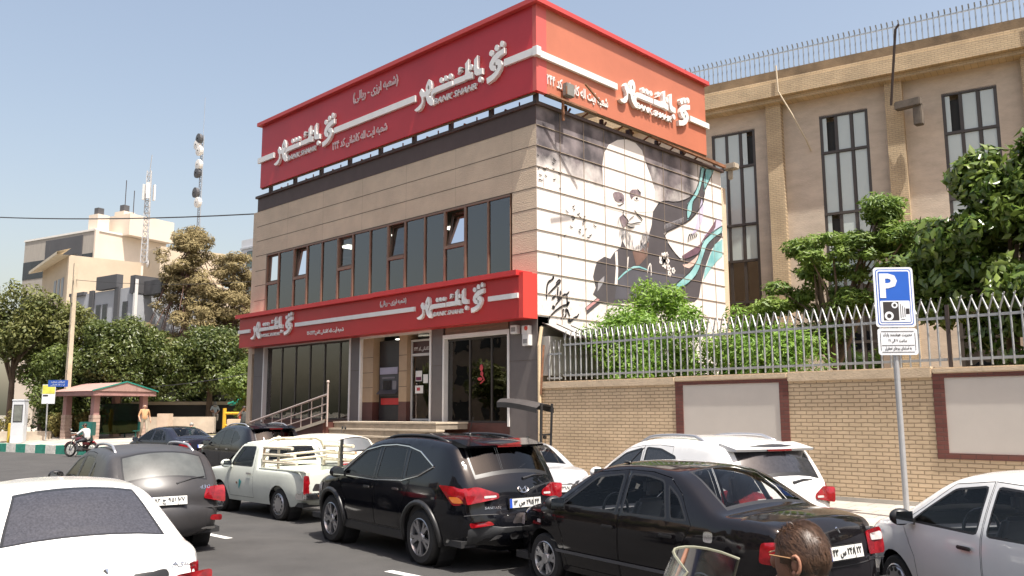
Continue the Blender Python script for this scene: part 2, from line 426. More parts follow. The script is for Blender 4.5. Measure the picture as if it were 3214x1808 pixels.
MB().box(XL + .16, -.46, 5.0, 5.1, 1.7, 10.2).box(XL + .16, -.46, .31, 5, 4.9, 5.1).box(XL + .16, -.46, .46, 5, 1.55, 1.75).box(-.45, -.31, .31, 4.99, 1.76, 10.2).box(XL + .01, XL + .15, .31, 5, 1.7, 10.2).box(XL + .16, -.46, .31, 5, 8.5, 8.6).box(XL + .16, -.46, .46, 5, 4.62, 4.7).build('interior', darkroom, P)
lm = MB()
for x, y in ((-4.3, 1.3), (-9.7, 1.5), (-2.6, 2.2), (-6.9, 2.6), (-12.4, 2.), (-4.6, 3.4)): lm.box(x, x + .6, y, y + .6, 8.46, 8.49)
for x, y in ((-7.4, .95), (-7.3, 1.7)): lm.box(x, x + .9, y, y + .12, 4.46, 4.49)
lm.build('ceiling_lamp', M('lamp_panel', (1, .97, .85), .5, 0, emit=2.2), P)

# ground floor: pillars, shop windows, entrance
PX = [(-15.05, -14.32), (-8.58, -8.05), (-4.38, -3.84), (-1.05, 0.0)]
for k, (a, b_) in enumerate(PX):
    m = MB().box(a, b_, -.02, .45, .2, 4.6)
    m.build('pillar', dkgrey, P)
    MB().box(a, b_, -.024, -.015, 3.42, 3.43).build('pillar_joint', joint, P)
for a, b_ in ((-14.32, -8.58), (-3.84, -1.05)):
    MB().box(a, b_, .0, .35, .2, 1.735).build('plinth', redbrn, P)
MB().box(-14.32, -8.58, -.03, .1, 1.735, 1.79).build('window_sill', redbrn, P)
def shop(x0, x1, z0, z1, mull, top):
    f = MB().box(x0 + .07, x1 - .07, .1, .16, z0, z0 + .05).box(x0 + .07, x1 - .07, .1, .16, z1 - .06, z1)
    for x in mull: f.box(x - .03, x + .03, .1, .17, z0 + .05, z1 - .06)
    fr = f.build('shop_window', alu_dk, P)
    ps = [x0 + .07] + mull + [x1 - .07]
    for a, b_ in zip(ps[:-1], ps[1:]): MB().box(a + .03, b_ - .03, .125, .131, z0 + .05, z1 - .06).build('pane', shop_gl, fr)
    MB().box(x0, x0 + .07, -.05, .12, z0 - .1, z1 + .12).box(x1 - .07, x1, -.05, .12, z0 - .1, z1 + .12).box(x0 + .07, x1 - .07, -.05, .12, z1, z1 + .12).build('shutter_frame', white_tr, P)
shop(-14.32, -8.58, 1.8, 4.5, [-13.19, -12.23, -11.27, -10.33, -9.39], 0)
shop(-3.84, -1.05, 1.74, 4.2, [-2.80, -1.89], 1)
sh = MB()
for q in range(4): sh.box(-3.77, -1.12, .0 - .01 * (q % 2), .1, 4.33 + q * .07, 4.395 + q * .07)
sh.build('roller_shutter', M('shutter_brown', (.25, .17, .12), .5, .1), P)
MB().box(-3.75, -2.83, .2, .21, 1.75, 4.18).build('roller_blind', teal_blind, P)
MB().box(-1.86, -1.15, .2, .21, 3.75, 4.18).build('roller_blind', teal_blind, P)
cv = MB()
for q in range(13): cv.box(-2.78, -1.14, .32, .34, 1.9 + q * .17, 1.925 + q * .17)
cv.build('security_grille', white_tr, P)
cv = MB()
for a, w in ((-14.1, .55), (-13.5, .25), (-12.15, .5), (-11.2, .35), (-10.25, .4), (-9.3, .6)): cv.box(a, a + w, .3, .32, 1.8, 4.5)
cv.build('vertical_blind', curt_g, P)
# recessed entrance bay
beige2 = M('entrance_tan_stone', (.36, .25, .155), .6, .1, 2.)
for a, b_ in ((-8.05, -7.42), (-6.05, -5.66)):
    MB().box(a, b_, .05, .5, 2.37, 4.6).build('entrance_column', beige2, P)
    MB().box(a, b_, .05, .5, 1.75, 2.37).build('column_base', redbrn, P)
jm = MB()
for z in (2.84, 3.33, 3.83): jm.box(-8.05, -7.42, .046, .06, z - .008, z + .008).box(-6.05, -5.66, .046, .06, z - .008, z + .008)
jm.build('column_joint', joint, P)
MB().box(-8.05, -7.98, -.05, .05, 1.75, 4.6).box(-4.45, -4.38, -.05, .05, 1.75, 4.6).box(-7.98, -4.45, -.05, .05, 4.46, 4.6).build('shutter_frame', white_tr, P)
dr = MB().box(-5.64, -5.58, .2, .28, 1.78, 4.3).box(-4.46, -4.40, .2, .28, 1.78, 4.3).box(-5.58, -4.46, .2, .28, 3.78, 3.86).box(-5.58, -4.46, .2, .28, 4.24, 4.3).box(-5.58, -4.46, .2, .28, 1.78, 1.84).build('door', M('door_frame_grey', (.5, .49, .47), .4, .05), P)
MB().box(-5.58, -4.46, .235, .241, 1.84, 3.78).build('pane', bank_gl, dr)
MB().box(-5.58, -4.46, .235, .241, 3.86, 4.24).build('transom_panel', M('dark_red_transom', (.055, .02, .016), .35, .1), dr)
g = MB()
for q in range(12): g.box(-5.58, -4.46, .30, .32, 1.95 + q * .15, 1.965 + q * .15)
g.build('grille', white_tr, dr)
MB().bar((-4.62, .17, 2.6), (-4.62, .17, 2.95), .03).build('handle', M('steel', (.6, .6, .6), .25, .05, metal=1), dr)
lt = MB(); v = txt('آیت‌اله کاشانی کد ۲۴۴'.replace('\u200c', ''), 1.0, .17, depth=.006)
put(lt, v, lambda x, y, d: (-5.52 + x, .232 - d, 3.92 + y)).build('lettering', white_tr, dr)
po = MB().box(-5.42, -5.12, .222, .232, 3.0, 3.32, 0).box(-5.40, -5.14, .216, .222, 3.02, 3.13, 1).box(-5.05, -4.83, .222, .232, 2.93, 3.2, 0).box(-5.44, -5.06, .222, .232, 2.62, 2.86, 0).box(-5.36, -5.2, .216, .222, 2.7, 2.8, 2)
po.build('notice', [white_tr, M('notice_purple', (.12, .02, .06), .6), M('notice_red', (.4, .05, .06), .6)], P)
lg = MB().ell((-2.32, .11, 3.3), (.07, .012, .1)).ell((-2.30, .11, 3.13), (.06, .012, .07)).ell((-2.38, .11, 2.98), (.1, .012, .05)).tube([(-2.3, .11, 3.1), (-2.2, .11, 2.95), (-2.36, .11, 2.85)], .02, 6)
lg.build('window_emblem', M('emblem_red', (.55, .06, .07), .6), P)

# the teller machine in the bay
atm = thing('cash_machine', 'dark cash machine with a red band set in the bank entrance', 'cash machine', (-6.74, .3, 1.76))
dk = M('atm_dark', (.028, .025, .027), .35, .1)
MB().box(-.66, .66, 0, .1, 0, 2.6).box(-.62, .62, -.02, 0, .02, .5).build('cabinet', dk, atm)
MB().box(-.5, .5, -.1, 0, .8, 1.72).add([(-.5, -.1, 1.0), (.5, -.1, 1.0), (.5, -.25, .86), (-.5, -.25, .86)], [(0, 1, 2, 3)]).build('fascia', M('atm_grey', (.05, .048, .055), .4, .1), atm)
MB().box(-.46, .46, -.13, -.1, 1.5, 1.72).build('light_box', M('atm_lilac', (.30, .28, .36), .4), atm)
MB().box(-.5, .56, -.04, 0, .52, .73).build('red_band', M('atm_red', (.48, .03, .03), .4), atm)
MB().box(-.3, .12, -.115, -.1, 1.0, 1.3).build('screen', M('atm_screen', (.012, .012, .018), .1), atm)
MB().box(.2, .4, -.12, -.1, 1.0, 1.28).box(-.35, .3, -.115, -.1, 1.36, 1.41).build('card_slot', M('atm_mid', (.16, .15, .17), .4), atm)

# entrance steps, ramp and handrail
st = MB(); rs = MB()
for i in range(8):
    z1 = 1.76 - i * .205; yf = -1.2 - i * .17 - (.75 if i == 7 else 0); xa, xb = -7.75 - i * .45, -2.75 + i * .2
    st.box(xa, xb, yf - .02, yf + .3 if i else .0, z1 - .05, z1)
    rs.box(xa + .02, xb - .02, yf, yf + .3 if i else -.01, z1 - .205, z1 - .05)
steps = thing('entrance_steps', 'broad travertine steps up to the bank entrance', 'steps', (0, 0, 0))
st.build('tread', step_m, steps); rs.build('riser', riser_m, steps)
rp = MB().add([(-7.75, -.06, 1.74), (-14.2, -.06, .5), (-14.2, -1.6, .5), (-7.75, -1.6, 1.74), (-7.75, -.06, .1), (-14.2, -.06, .1), (-14.2, -1.6, .1), (-7.75, -1.6, .1)], [(0, 1, 2, 3), (4, 7, 6, 5), (0, 4, 5, 1), (1, 5, 6, 2), (2, 6, 7, 3), (3, 7, 4, 0)])
ramp = thing('access_ramp', 'sloping access ramp with red brown sides beside the bank steps', 'ramp')
rp.build('slope', redbrn, ramp)
MB().add([(-7.6, -1.64, 1.83), (-14.2, -1.64, .58), (-14.2, -1.5, .58), (-7.6, -1.5, 1.83), (-7.6, -1.64, 1.73), (-14.2, -1.64, .48)], [(0, 1, 2, 3), (0, 4, 5, 1)]).build('kerb_stone', step_m, ramp)
hr = thing('handrail', 'sloping pinkish metal handrail with three bars along the ramp', 'handrail')
rl = M('handrail_paint', (.47, .38, .34), .4, .1, metal=.2)
def rz(x, h): return 1.74 - (-7.6 - x) * .19 + h
for h, r_ in ((.87, .035), (.58, .018), (.32, .018), (.07, .018)):
    MB().tube([(-7.6, -1.55, rz(-7.6, h)), (-12.4, -1.55, rz(-12.4, h))], r_, 8).build('rail', rl, hr)
for i in range(8):
    x = -7.9 - i * .6; MB().tube([(x, -1.55, rz(x, 0)), (x, -1.55, rz(x, .87))], .018, 6).build('baluster', rl, hr)
MB().tube([(-7.6, -1.55, 1.6), (-7.6, -1.55, 2.95)], .03, 8).ell((-7.6, -1.55, 3.0), (.05, .05, .05)).build('post', rl, hr)

# ---------------------------------------------------------------- signs
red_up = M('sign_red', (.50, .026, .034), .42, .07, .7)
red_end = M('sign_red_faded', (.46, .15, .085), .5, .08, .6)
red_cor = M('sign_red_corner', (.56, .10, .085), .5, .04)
letter_m = M('sign_letters', (.74, .73, .71), .45, .04)
LOGO = [[[[0.51,0.31],[0.46,0.26],[0.41,0.18],[0.4,0.1],[0.41,0.05],[0.33,0.06],[0.25,0.16],[0.18,0.08],[0.2,0.01],[0.25,-0.05],[0.27,-0.13],[0.24,-0.19],[0.15,-0.24],[0.0,-0.29],[0.07,-0.34],[0.18,-0.34],[0.26,-0.29],[0.31,-0.19],[0.32,-0.07],[0.4,-0.06],[0.44,-0.17],[0.47,-0.23],[0.55,-0.31],[0.61,-0.34],[0.67,-0.33],[0.68,-0.25],[0.64,-0.17],[0.63,-0.1],[0.68,-0.07],[1.31,-0.06],[1.3,0.06],[0.75,0.06],[0.66,0.04],[0.6,-0.02],[0.58,-0.09],[0.58,-0.15],[0.53,-0.09],[0.51,-0.07],[0.56,-0.02],[0.6,0.07],[0.61,0.16],[0.58,0.26]],[[0.49,0.19],[0.46,0.13],[0.46,0.06],[0.53,0.07],[0.53,0.12]]],[[[1.35,0.07],[1.71,0.07],[1.73,0.12],[1.73,0.23],[1.72,0.32],[1.83,0.4],[1.83,0.15],[1.85,0.09],[1.95,0.07],[1.95,-0.07],[1.77,-0.05],[1.74,-0.04],[1.7,-0.06],[1.35,-0.06]]],[[[2.01,0.33],[2.11,0.4],[2.11,0.14],[2.13,0.09],[2.26,0.07],[2.26,-0.06],[2.08,-0.05],[2.02,0.0],[2.0,0.13]]],[[[1.5,0.25],[1.51,0.29],[1.56,0.3],[1.63,0.27],[1.67,0.25],[1.57,0.25],[1.56,0.23],[1.61,0.22],[1.58,0.19],[1.53,0.18],[1.48,0.15],[1.51,0.2],[1.49,0.23]]],[[[2.92,0.32],[2.92,0.2],[2.8,0.17],[2.68,0.11],[2.61,0.06],[2.58,0.03],[2.66,0.0],[2.66,-0.1],[2.6,-0.1],[2.52,-0.06],[2.47,0.03],[2.49,0.12],[2.57,0.21],[2.7,0.28],[2.83,0.3]]],[[[2.66,0.11],[2.75,0.12],[2.83,0.06],[2.85,-0.02],[2.81,-0.12],[2.72,-0.22],[2.59,-0.29],[2.41,-0.33],[2.39,-0.2],[2.54,-0.17],[2.64,-0.13],[2.72,-0.07],[2.73,-0.01],[2.68,0.01],[2.66,0.01]]],[[[0.99,0.17],[0.99,0.14],[0.96,0.11],[0.93,0.11],[0.9,0.12],[0.88,0.15],[0.87,0.18],[0.88,0.21],[0.9,0.23],[0.93,0.24],[0.96,0.22],[0.99,0.2]]],[[[1.15,0.17],[1.14,0.14],[1.12,0.12],[1.09,0.11],[1.05,0.13],[1.03,0.15],[1.02,0.18],[1.03,0.21],[1.05,0.24],[1.08,0.24],[1.11,0.23],[1.14,0.2]]],[[[1.3,0.17],[1.29,0.14],[1.27,0.12],[1.24,0.11],[1.21,0.12],[1.18,0.15],[1.17,0.18],[1.18,0.21],[1.2,0.23],[1.23,0.24],[1.27,0.23],[1.29,0.2]]],[[[1.96,0.19],[1.95,0.16],[1.93,0.14],[1.91,0.13],[1.88,0.14],[1.86,0.17],[1.86,0.2],[1.86,0.23],[1.88,0.25],[1.91,0.26],[1.93,0.25],[1.95,0.22]]],[[[2.25,-0.17],[2.24,-0.2],[2.22,-0.23],[2.19,-0.23],[2.16,-0.22],[2.14,-0.2],[2.13,-0.16],[2.14,-0.13],[2.16,-0.11],[2.19,-0.1],[2.22,-0.11],[2.24,-0.14]]],[[[2.6,0.31],[2.6,0.27],[2.57,0.25],[2.54,0.24],[2.51,0.26],[2.48,0.28],[2.47,0.32],[2.48,0.35],[2.51,0.38],[2.54,0.38],[2.57,0.37],[2.6,0.34]]],[[[2.76,0.38],[2.75,0.34],[2.73,0.32],[2.7,0.31],[2.67,0.32],[2.64,0.35],[2.63,0.39],[2.64,0.42],[2.67,0.45],[2.7,0.45],[2.73,0.44],[2.75,0.41]]],[[[2.91,0.42],[2.9,0.38],[2.88,0.36],[2.85,0.35],[2.82,0.37],[2.8,0.39],[2.79,0.43],[2.8,0.46],[2.82,0.49],[2.85,0.49],[2.88,0.48],[2.9,0.45]]]]
def logo(mb, mp, sx, sz, depth):
    for loops in LOGO:
        if len(loops) == 1:
            mb.poly([Vector((p[0] * sx, p[1] * sz)) for p in loops[0]], mp, 0, depth)
        else:                                        # a loop with a hole in it
            pts = [Vector((p[0] * sx, p[1] * sz)) for l in loops for p in l]; n0, n1_ = len(loops[0]), len(loops[1])
            o = delaunay_2d_cdt(pts, [], [list(range(n0)), list(range(n0, n0 + n1_))], 1, 1e-5)
            hole = [(p[0] * sx, p[1] * sz) for p in loops[1]]
            fs = [tuple(f) for f in o[2] if not inside((sum(o[0][i].x for i in f) / 3, sum(o[0][i].y for i in f) / 3), hole)]
            mb.add([mp(p.x, p.y, depth) for p in o[0]], fs)
            for l in loops:
                q = len(mb.v); nn = len(l)
                mb.v += [mp(p[0] * sx, p[1] * sz, depth) for p in l] + [mp(p[0] * sx, p[1] * sz, 0) for p in l]
                for i in range(nn): mb.f.append((q + i, q + nn + i, q + nn + (i + 1) % nn, q + (i + 1) % nn)); mb.m.append(0)
def inside(p, poly):
    c = False; j = len(poly) - 1
    for i in range(len(poly)):
        if (poly[i][1] > p[1]) != (poly[j][1] > p[1]) and p[0] < (poly[j][0] - poly[i][0]) * (p[1] - poly[i][1]) / (poly[j][1] - poly[i][1]) + poly[i][0]: c = not c
        j = i
    return c
T1, T2 = '(شعبه ارزی - ریالی)', 'شعبه ایت اله کاشانی کد ۲۴۴'
T3 = 'شعبه آیت اله کاشانی تلفن:۴۱۰۲۴۴۴'
# lower fascia: front at y=-.55
fs = thing('fascia_sign', 'long red bank sign with white lettering across the front above the shop windows', 'sign')
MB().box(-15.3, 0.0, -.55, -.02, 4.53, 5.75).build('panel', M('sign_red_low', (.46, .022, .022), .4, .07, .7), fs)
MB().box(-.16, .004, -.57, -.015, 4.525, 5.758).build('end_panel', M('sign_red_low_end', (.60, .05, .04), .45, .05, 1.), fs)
ld = MB().box(-15.42, -6.5, -.70, -.05, 5.66, 5.80).box(-6.5, -.14, -.70, -.05, 5.675, 5.815)
ld.build('ledge', M('sign_red_ledge', (.50, .03, .03), .45, .06, .7), fs)
for a, b_ in ((-15.3, -14.4), (-11.2, -4.5), (-1.3, -.16)): MB().box(a, b_, -.62, -.552, 5.065, 5.20).build('stripe', letter_m, fs)
for x0 in (-14.28, -4.36):
    g = MB(); logo(g, lambda x, z, d, x0=x0: (x0 + x, -.552 - d, 5.13 + z), 1, 1, .09); g.build('logo', letter_m, fs)
    g = MB(); put(g, txt('BANK SHAHR', 1.32, .125, .3, .008, .05), lambda x, y, d, x0=x0: (x0 + .70 + x, -.552 - d, 4.835 + y)).build('lettering', letter_m, fs)
g = MB(); put(g, txt(T1, 1.32, .2, depth=.02, bold=.006), lambda x, y, d: (-6.28 + x, -.552 - d, 5.33 + y)).build('lettering', letter_m, fs)
g = MB(); put(g, txt(T3, 2.2, .2, depth=.02, bold=.006), lambda x, y, d: (-10.46 + x, -.552 - d, 4.68 + y)).build('lettering', letter_m, fs)
# the big roof sign
rs_ = thing('roof_sign', 'tall red roof sign wrapping the corner of the bank with white lettering', 'sign')
YF, XR = -.30, .30
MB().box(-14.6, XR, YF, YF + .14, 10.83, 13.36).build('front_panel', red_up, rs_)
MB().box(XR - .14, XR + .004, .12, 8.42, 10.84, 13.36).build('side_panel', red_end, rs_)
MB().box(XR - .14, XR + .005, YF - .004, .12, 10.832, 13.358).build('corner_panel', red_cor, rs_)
MB().box(-14.75, XR + .16, YF - .16, .2, 13.36, 13.5).box(XR - .3, XR + .16, .2, 8.5, 13.36, 13.5).build('ledge', M('sign_red_ledge_up', (.50, .06, .055), .5, .06, .7), rs_)
MB().box(-14.6, XR - .15, YF + .06, YF + .13, 10.79, 10.829).box(XR - .13, XR - .02, .14, 8.42, 10.80, 10.839).build('underside', M('sign_soffit', (.16, .11, .06), .8, .2, 3.), rs_)
for q in ((-14.72, -13.5, YF - .09, YF - .002, 11.84, 12.05), (-9.4, -4.88, YF - .09, YF - .002, 11.84, 12.05), (-.88, XR + .05, YF - .09, YF - .002, 11.84, 12.05), (XR + .006, XR + .10, YF + .05, 3.26, 11.79, 11.98), (XR + .006, XR + .10, 7.3, 8.5, 11.79, 11.98), (XR - .04, XR + .13, YF - .12, YF + .06, 11.80, 12.06)): MB().box(*q).build('stripe', letter_m, rs_)
for x0, w in ((-13.42, 1.385), (-4.89, 1.385)):
    g = MB(); logo(g, lambda x, z, d, x0=x0: (x0 + x, YF - .002 - d, 11.945 + z), w, 1.38, .11); g.build('logo', letter_m, rs_)
    g = MB(); put(g, txt('BANK SHAHR', 1.95, .19, .3, .01, .07), lambda x, y, d, x0=x0: (x0 + .88 + x, YF - .002 - d, 11.5 + y)).build('lettering', letter_m, rs_)
g = MB(); logo(g, lambda x, z, d: (XR + .006 + d, 3.33 + x, 11.90 + z), 1.345, 1.36, .12); g.build('logo', letter_m, rs_)
g = MB(); put(g, txt('BANK SHAHR', 1.95, .19, .3, .01, .10), lambda x, y, d: (XR + .006 + d, 4.2 + x, 11.46 + y)).build('lettering', letter_m, rs_)
txm = M('sign_small_letters', (.70, .55, .55), .5, .04)
g = MB(); put(g, txt(T1, 2.5, .42, depth=.04, bold=.008), lambda x, y, d: (-8.35 + x, YF - .002 - d, 12.65 + y)).build('lettering', txm, rs_)
g = MB(); put(g, txt(T2, 3.15, .38, depth=.04, bold=.008), lambda x, y, d: (-9.55 + x, YF - .002 - d, 11.18 + y)).build('lettering', txm, rs_)
g = MB(); put(g, txt(T2, 2.75, .40, depth=.03, bold=.008), lambda x, y, d: (XR + .006 + d, .1 + x, 11.02 + y)).build('lettering', letter_m, rs_)
rust = M('rusty_steel', (.22, .10, .05), .8, .4, 6.); dst = M('dark_steel', (.05, .035, .03), .6, .2)
for i in range(9):
    x = -14.2 + i * 1.78
    MB().bar((x, -.05, 10.6), (x, -.05, 10.95), .12, mi=0).build('support_post', dst, rs_)
    MB().bar((x + .3, .2, 10.83), (x + .85, 1.6, 10.5), .05).bar((x + 1.0, .1, 10.62), (x + 1.0, .1, 10.85), .03).bar((x + 1.5, .3, 10.83), (x + 1.3, 1.2, 10.6), .05).build('brace', rust, rs_)
for i, y in enumerate((1.3, 3.0, 4.4, 5.9, 7.4)):
    MB().bar((-.05, y, 10.6), (-.05, y, 10.88), .16 if i == 2 else .1).build('support_post', dst, rs_)
    MB().bar((-.1, y + .3, 10.88), (-1.2, y + .9, 10.55), .05).bar((-.05, y + .6, 10.6), (.0, y + 1.0, 10.9), .05).build('brace', rust, rs_)
MB().bar((.22, 5.2, 10.82), (.22, 9.75, 10.72), .1).build('tube_rail', rust, rs_)
fl = thing('floodlight', 'grey floodlight on a thin pole at the bank parapet corner', 'floodlight', (.35, .75, 10.3))
MB().bar((0, 0, -.1), (0, 0, .75), .06).bar((0, 0, .5), (-.35, .35, .3), .05).build('arm', rust, fl)
MB().box(.02, .2, -.05, .3, .6, .98).build('lamp', M('lamp_grey', (.2, .19, .17), .5), fl, bevel=.02)
fl2 = thing('floodlight', 'dusty floodlight on the end of the rusty tube by the tan office windows', 'floodlight', (.25, 9.85, 10.65))
MB().box(-.15, .3, 0, .35, 0, .22).box(-.05, .1, .1, .25, -.35, 0).build('lamp', M('lamp_tan', (.38, .33, .26), .7), fl2, bevel=.03)
for x, y, z, lab in ((-.75, -.1, 4.28, 'white alarm box high on the left face of the corner pillar'), (-.32, -.1, 4.24, 'white alarm box with a red lamp near the mural corner'), (-.3, -.1, 3.93, 'larger white junction box under the alarm box with the red lamp')):
    a = thing('alarm_box', lab, 'alarm box', (x, y, z))
    MB().box(-.12, .12, -.08, .08, -.12, .12 if z > 4 else .2).build('case', white_tr, a, bevel=.01)
    if x == -.32: MB().ell((.06, -.1, .04), (.06, .04, .06)).build('lamp', M('alarm_red', (.5, .05, .03), .3), a)
    else: MB().box(-.08, .08, -.088, -.078, -.06, .06).build('grille', M('grille_grey', (.25, .24, .23), .6), a)
# ---------------------------------------------------------------- the painted side wall
MUR = {"head":[[2.93,9.39],[3.02,9.81],[3.27,10.14],[3.71,10.39],[4.19,10.52],[4.64,10.51],[5.0,10.34],[5.16,10.02],[5.42,9.62],[5.68,9.1],[5.52,8.41],[4.07,8.12],[3.07,8.13],[2.95,8.82]],"coat":[[5.52,8.41],[5.86,8.77],[6.23,8.9],[6.82,8.94],[7.57,9.19],[8.03,9.48],[8.38,10.0],[8.5,10.52],[8.79,10.51],[8.61,9.28],[8.17,8.85],[7.61,8.43],[6.81,8.09],[6.1,7.79],[6.25,7.52],[6.68,7.2],[7.09,7.01],[7.71,7.21],[8.21,7.4],[8.42,7.83],[9.05,8.22],[9.74,8.58],[9.76,8.22],[9.01,7.65],[8.6,7.05],[8.23,6.31],[8.07,5.85],[7.79,5.68],[3.39,5.25],[2.71,5.19],[2.07,4.8],[2.01,5.0],[2.58,5.35],[2.38,5.43],[2.52,5.64],[2.4,5.96],[2.5,6.23],[2.61,6.43],[2.95,6.61],[3.23,6.58],[3.45,6.82],[3.74,6.99],[3.85,7.23],[4.03,7.03],[4.39,6.97],[4.77,7.04],[5.17,7.42],[5.43,7.97]],"coat2":[[3.56,5.98],[4.0,6.29],[4.52,6.49],[5.12,6.45],[6.32,6.49],[7.5,6.57],[6.71,6.18],[6.6,5.67],[3.4,5.38]],"teal1":[[8.47,10.51],[8.73,10.51],[8.42,9.76],[8.2,9.41],[7.87,9.15],[7.8,8.74],[7.52,8.44],[7.47,8.68],[7.56,9.04],[8.07,9.51],[8.33,9.99]],"teal2":[[8.81,10.51],[9.35,10.56],[8.99,10.12],[8.63,9.64],[8.61,10.0]],"teal3":[[9.76,8.6],[9.05,8.27],[8.42,7.83],[8.16,7.29],[7.68,6.74],[7.06,6.38],[6.67,6.15],[6.61,5.84],[6.95,6.04],[7.57,6.34],[8.03,6.68],[8.43,7.33],[8.69,7.76],[9.23,8.12],[9.74,8.35]],"teal4":[[9.75,8.12],[9.21,7.84],[8.85,7.38],[8.49,6.83],[8.38,6.47],[8.87,6.93],[9.36,7.29],[9.7,7.49]],"lilac":[[8.47,9.36],[8.59,9.07],[8.47,8.59],[8.17,8.19],[7.67,7.92],[8.04,8.32],[8.21,8.8]],"lilac2":[[9.71,8.84],[9.37,8.79],[9.06,8.43],[8.48,8.04],[8.95,8.18],[9.72,8.58]],"plum":[[7.1,7.16],[7.64,7.42],[8.23,7.7],[8.47,7.94],[9.07,8.48],[9.37,8.79],[9.3,8.47],[8.65,7.91],[8.31,7.56],[8.07,7.33],[7.27,7.03]],"hand":[[7.13,6.87],[7.43,6.93],[7.89,7.18],[8.12,7.34],[8.06,7.16],[7.78,6.92],[7.51,6.79],[7.21,6.81]],"neck":[[4.35,6.95],[4.77,7.04],[5.24,7.38],[5.14,6.91],[4.71,6.58],[4.52,6.52]],"strip":[[3.46,6.82],[3.59,6.86],[3.6,6.27],[3.55,5.83],[3.41,5.79],[3.49,6.34]],"pink":[[2.05,5.01],[2.58,5.32],[2.68,5.29],[2.08,4.93]],"cuff":[[2.63,5.82],[2.92,6.02],[2.9,5.85],[2.58,5.52]]}
FACE = {"eyeL":[[3.42,8.62],[3.5,8.69],[3.69,8.73],[3.88,8.72],[3.98,8.66],[3.99,8.51],[3.95,8.42],[3.84,8.44],[3.68,8.4],[3.52,8.43],[3.45,8.53]],"eyeR":[[4.27,8.83],[4.4,8.93],[4.62,8.98],[4.85,8.92],[4.87,8.79],[4.79,8.8],[4.67,8.81],[4.47,8.72],[4.36,8.61],[4.3,8.71]],"irisL":[[3.73,8.5],[3.84,8.52],[3.87,8.49],[3.79,8.45],[3.72,8.46]],"eyeW":[[4.49,8.67],[4.61,8.74],[4.77,8.72],[4.75,8.66],[4.61,8.61],[4.51,8.63]],"irisR":[[4.58,8.71],[4.67,8.73],[4.7,8.69],[4.64,8.64],[4.57,8.65]],"mous":[[3.71,7.93],[3.88,8.04],[4.04,7.96],[4.16,7.88],[4.13,7.81],[4.06,7.74],[3.93,7.64],[3.84,7.72],[3.78,7.82]]}
FST = [[[[3.94,8.18],[3.89,8.06],[3.98,8.0],[4.17,7.9],[4.14,7.81]],0.02],[[[4.03,7.76],[4.13,7.7],[4.3,7.7],[4.49,7.75]],0.023],[[[4.08,7.8],[4.3,7.8],[4.61,7.9],[4.83,7.94]],0.017],[[[4.5,8.29],[4.67,8.15],[4.9,8.06],[4.88,8.01]],0.023],[[[3.61,8.31],[3.73,8.3],[3.86,8.37],[3.96,8.42]],0.013],[[[4.67,9.0],[4.76,8.95],[4.87,8.9]],0.02],[[[4.2,7.92],[4.34,8.02],[4.48,8.1]],0.012]]
CAL = [[[0.65,5.77],[0.57,5.65],[0.43,5.59],[0.36,5.44],[0.35,5.09]],[[0.61,5.76],[0.66,5.72],[0.57,5.66]],[[0.74,5.58],[0.88,5.7],[0.95,5.66],[0.82,5.56],[0.56,5.36],[0.39,5.22]],[[0.83,5.48],[0.8,5.19]],[[0.91,5.39],[0.94,5.33],[0.87,5.17],[0.79,5.14]],[[0.72,5.26],[0.7,5.2],[0.56,5.12]],[[1.31,5.4],[1.19,5.3],[1.1,5.3],[0.94,5.18],[0.71,4.96]],[[1.21,5.27],[1.22,4.97]],[[1.21,5.04],[1.32,5.13],[1.25,5.02],[1.0,4.97],[0.59,4.73],[0.38,4.5]],[[1.09,4.85],[1.03,4.87],[1.01,4.78],[1.04,4.7],[0.93,4.6]],[[1.23,4.88],[1.26,4.78],[1.33,4.7]],[[1.15,4.78],[1.15,4.69],[1.04,4.62]],[[1.72,4.8],[1.64,4.71],[1.54,4.68],[1.41,4.6],[1.34,4.53]]]
def stroke(mb, pts, w, mp, mi=0, taper=True):
    n = len(pts); P2 = [Vector(p) for p in pts]
    if n > 2:                                       # smooth the stroke
        q = [P2[0]]
        for a, b_ in zip(P2[:-1], P2[1:]): q += [a * .75 + b_ * .25, a * .25 + b_ * .75]
        P2 = q + [P2[-1]]; n = len(P2)
    L_, R_ = [], []
    for i, p in enumerate(P2):
        d = (P2[min(i + 1, n - 1)] - P2[max(i - 1, 0)]).normalized(); nn = Vector((-d.y, d.x))
        ww = w / 2 * (.35 + .65 * math.sin(PI * (i + .7) / (n + .4))) if taper else w / 2
        L_.append(p + nn * ww); R_.append(p - nn * ww)
    mb.add([mp(p.x, p.y, 0) for p in L_ + R_], [(i, i + 1, n + i + 1, n + i) for i in range(n - 1)], mi)
def lay(k): return lambda u, v, d=0: (.004 + .0025 * k, u, v)
mm = [M('mural_white', (.74, .69, .65), .75, .03), M('mural_coat', (.070, .062, .068), .7, .12, 1.5), M('mural_coat_mid', (.085, .082, .098), .7, .1, 1.5),
      M('mural_teal', (.13, .36, .38), .7, .3, 1.6, col2=(.34, .58, .58)), M('mural_lilac', (.40, .36, .52), .7, .2, 1.5, col2=(.62, .58, .68)), M('mural_plum', (.15, .08, .11), .7, .3, 2.),
      M('mural_hand', (.62, .44, .38), .7, .1), M('mural_neck', (.17, .10, .08), .7, .2), M('mural_black', (.012, .010, .012), .7), M('mural_pink', (.55, .28, .27), .7, .1),
      M('mural_grey', (.30, .29, .31), .7, .2), M('mural_shade', (.115, .085, .10), .75, .35, 4., col2=(.30, .23, .24))]
mu = MB()
def mpoly(key, k, mi): mu.poly([Vector(p) for p in MUR[key]], lay(k), mi)
mpoly('head', 1, 0); mpoly('coat', 2, 1); mpoly('coat2', 3, 2); mpoly('neck', 4, 7)
for q in ('lilac', 'lilac2'): mpoly(q, 3, 4)
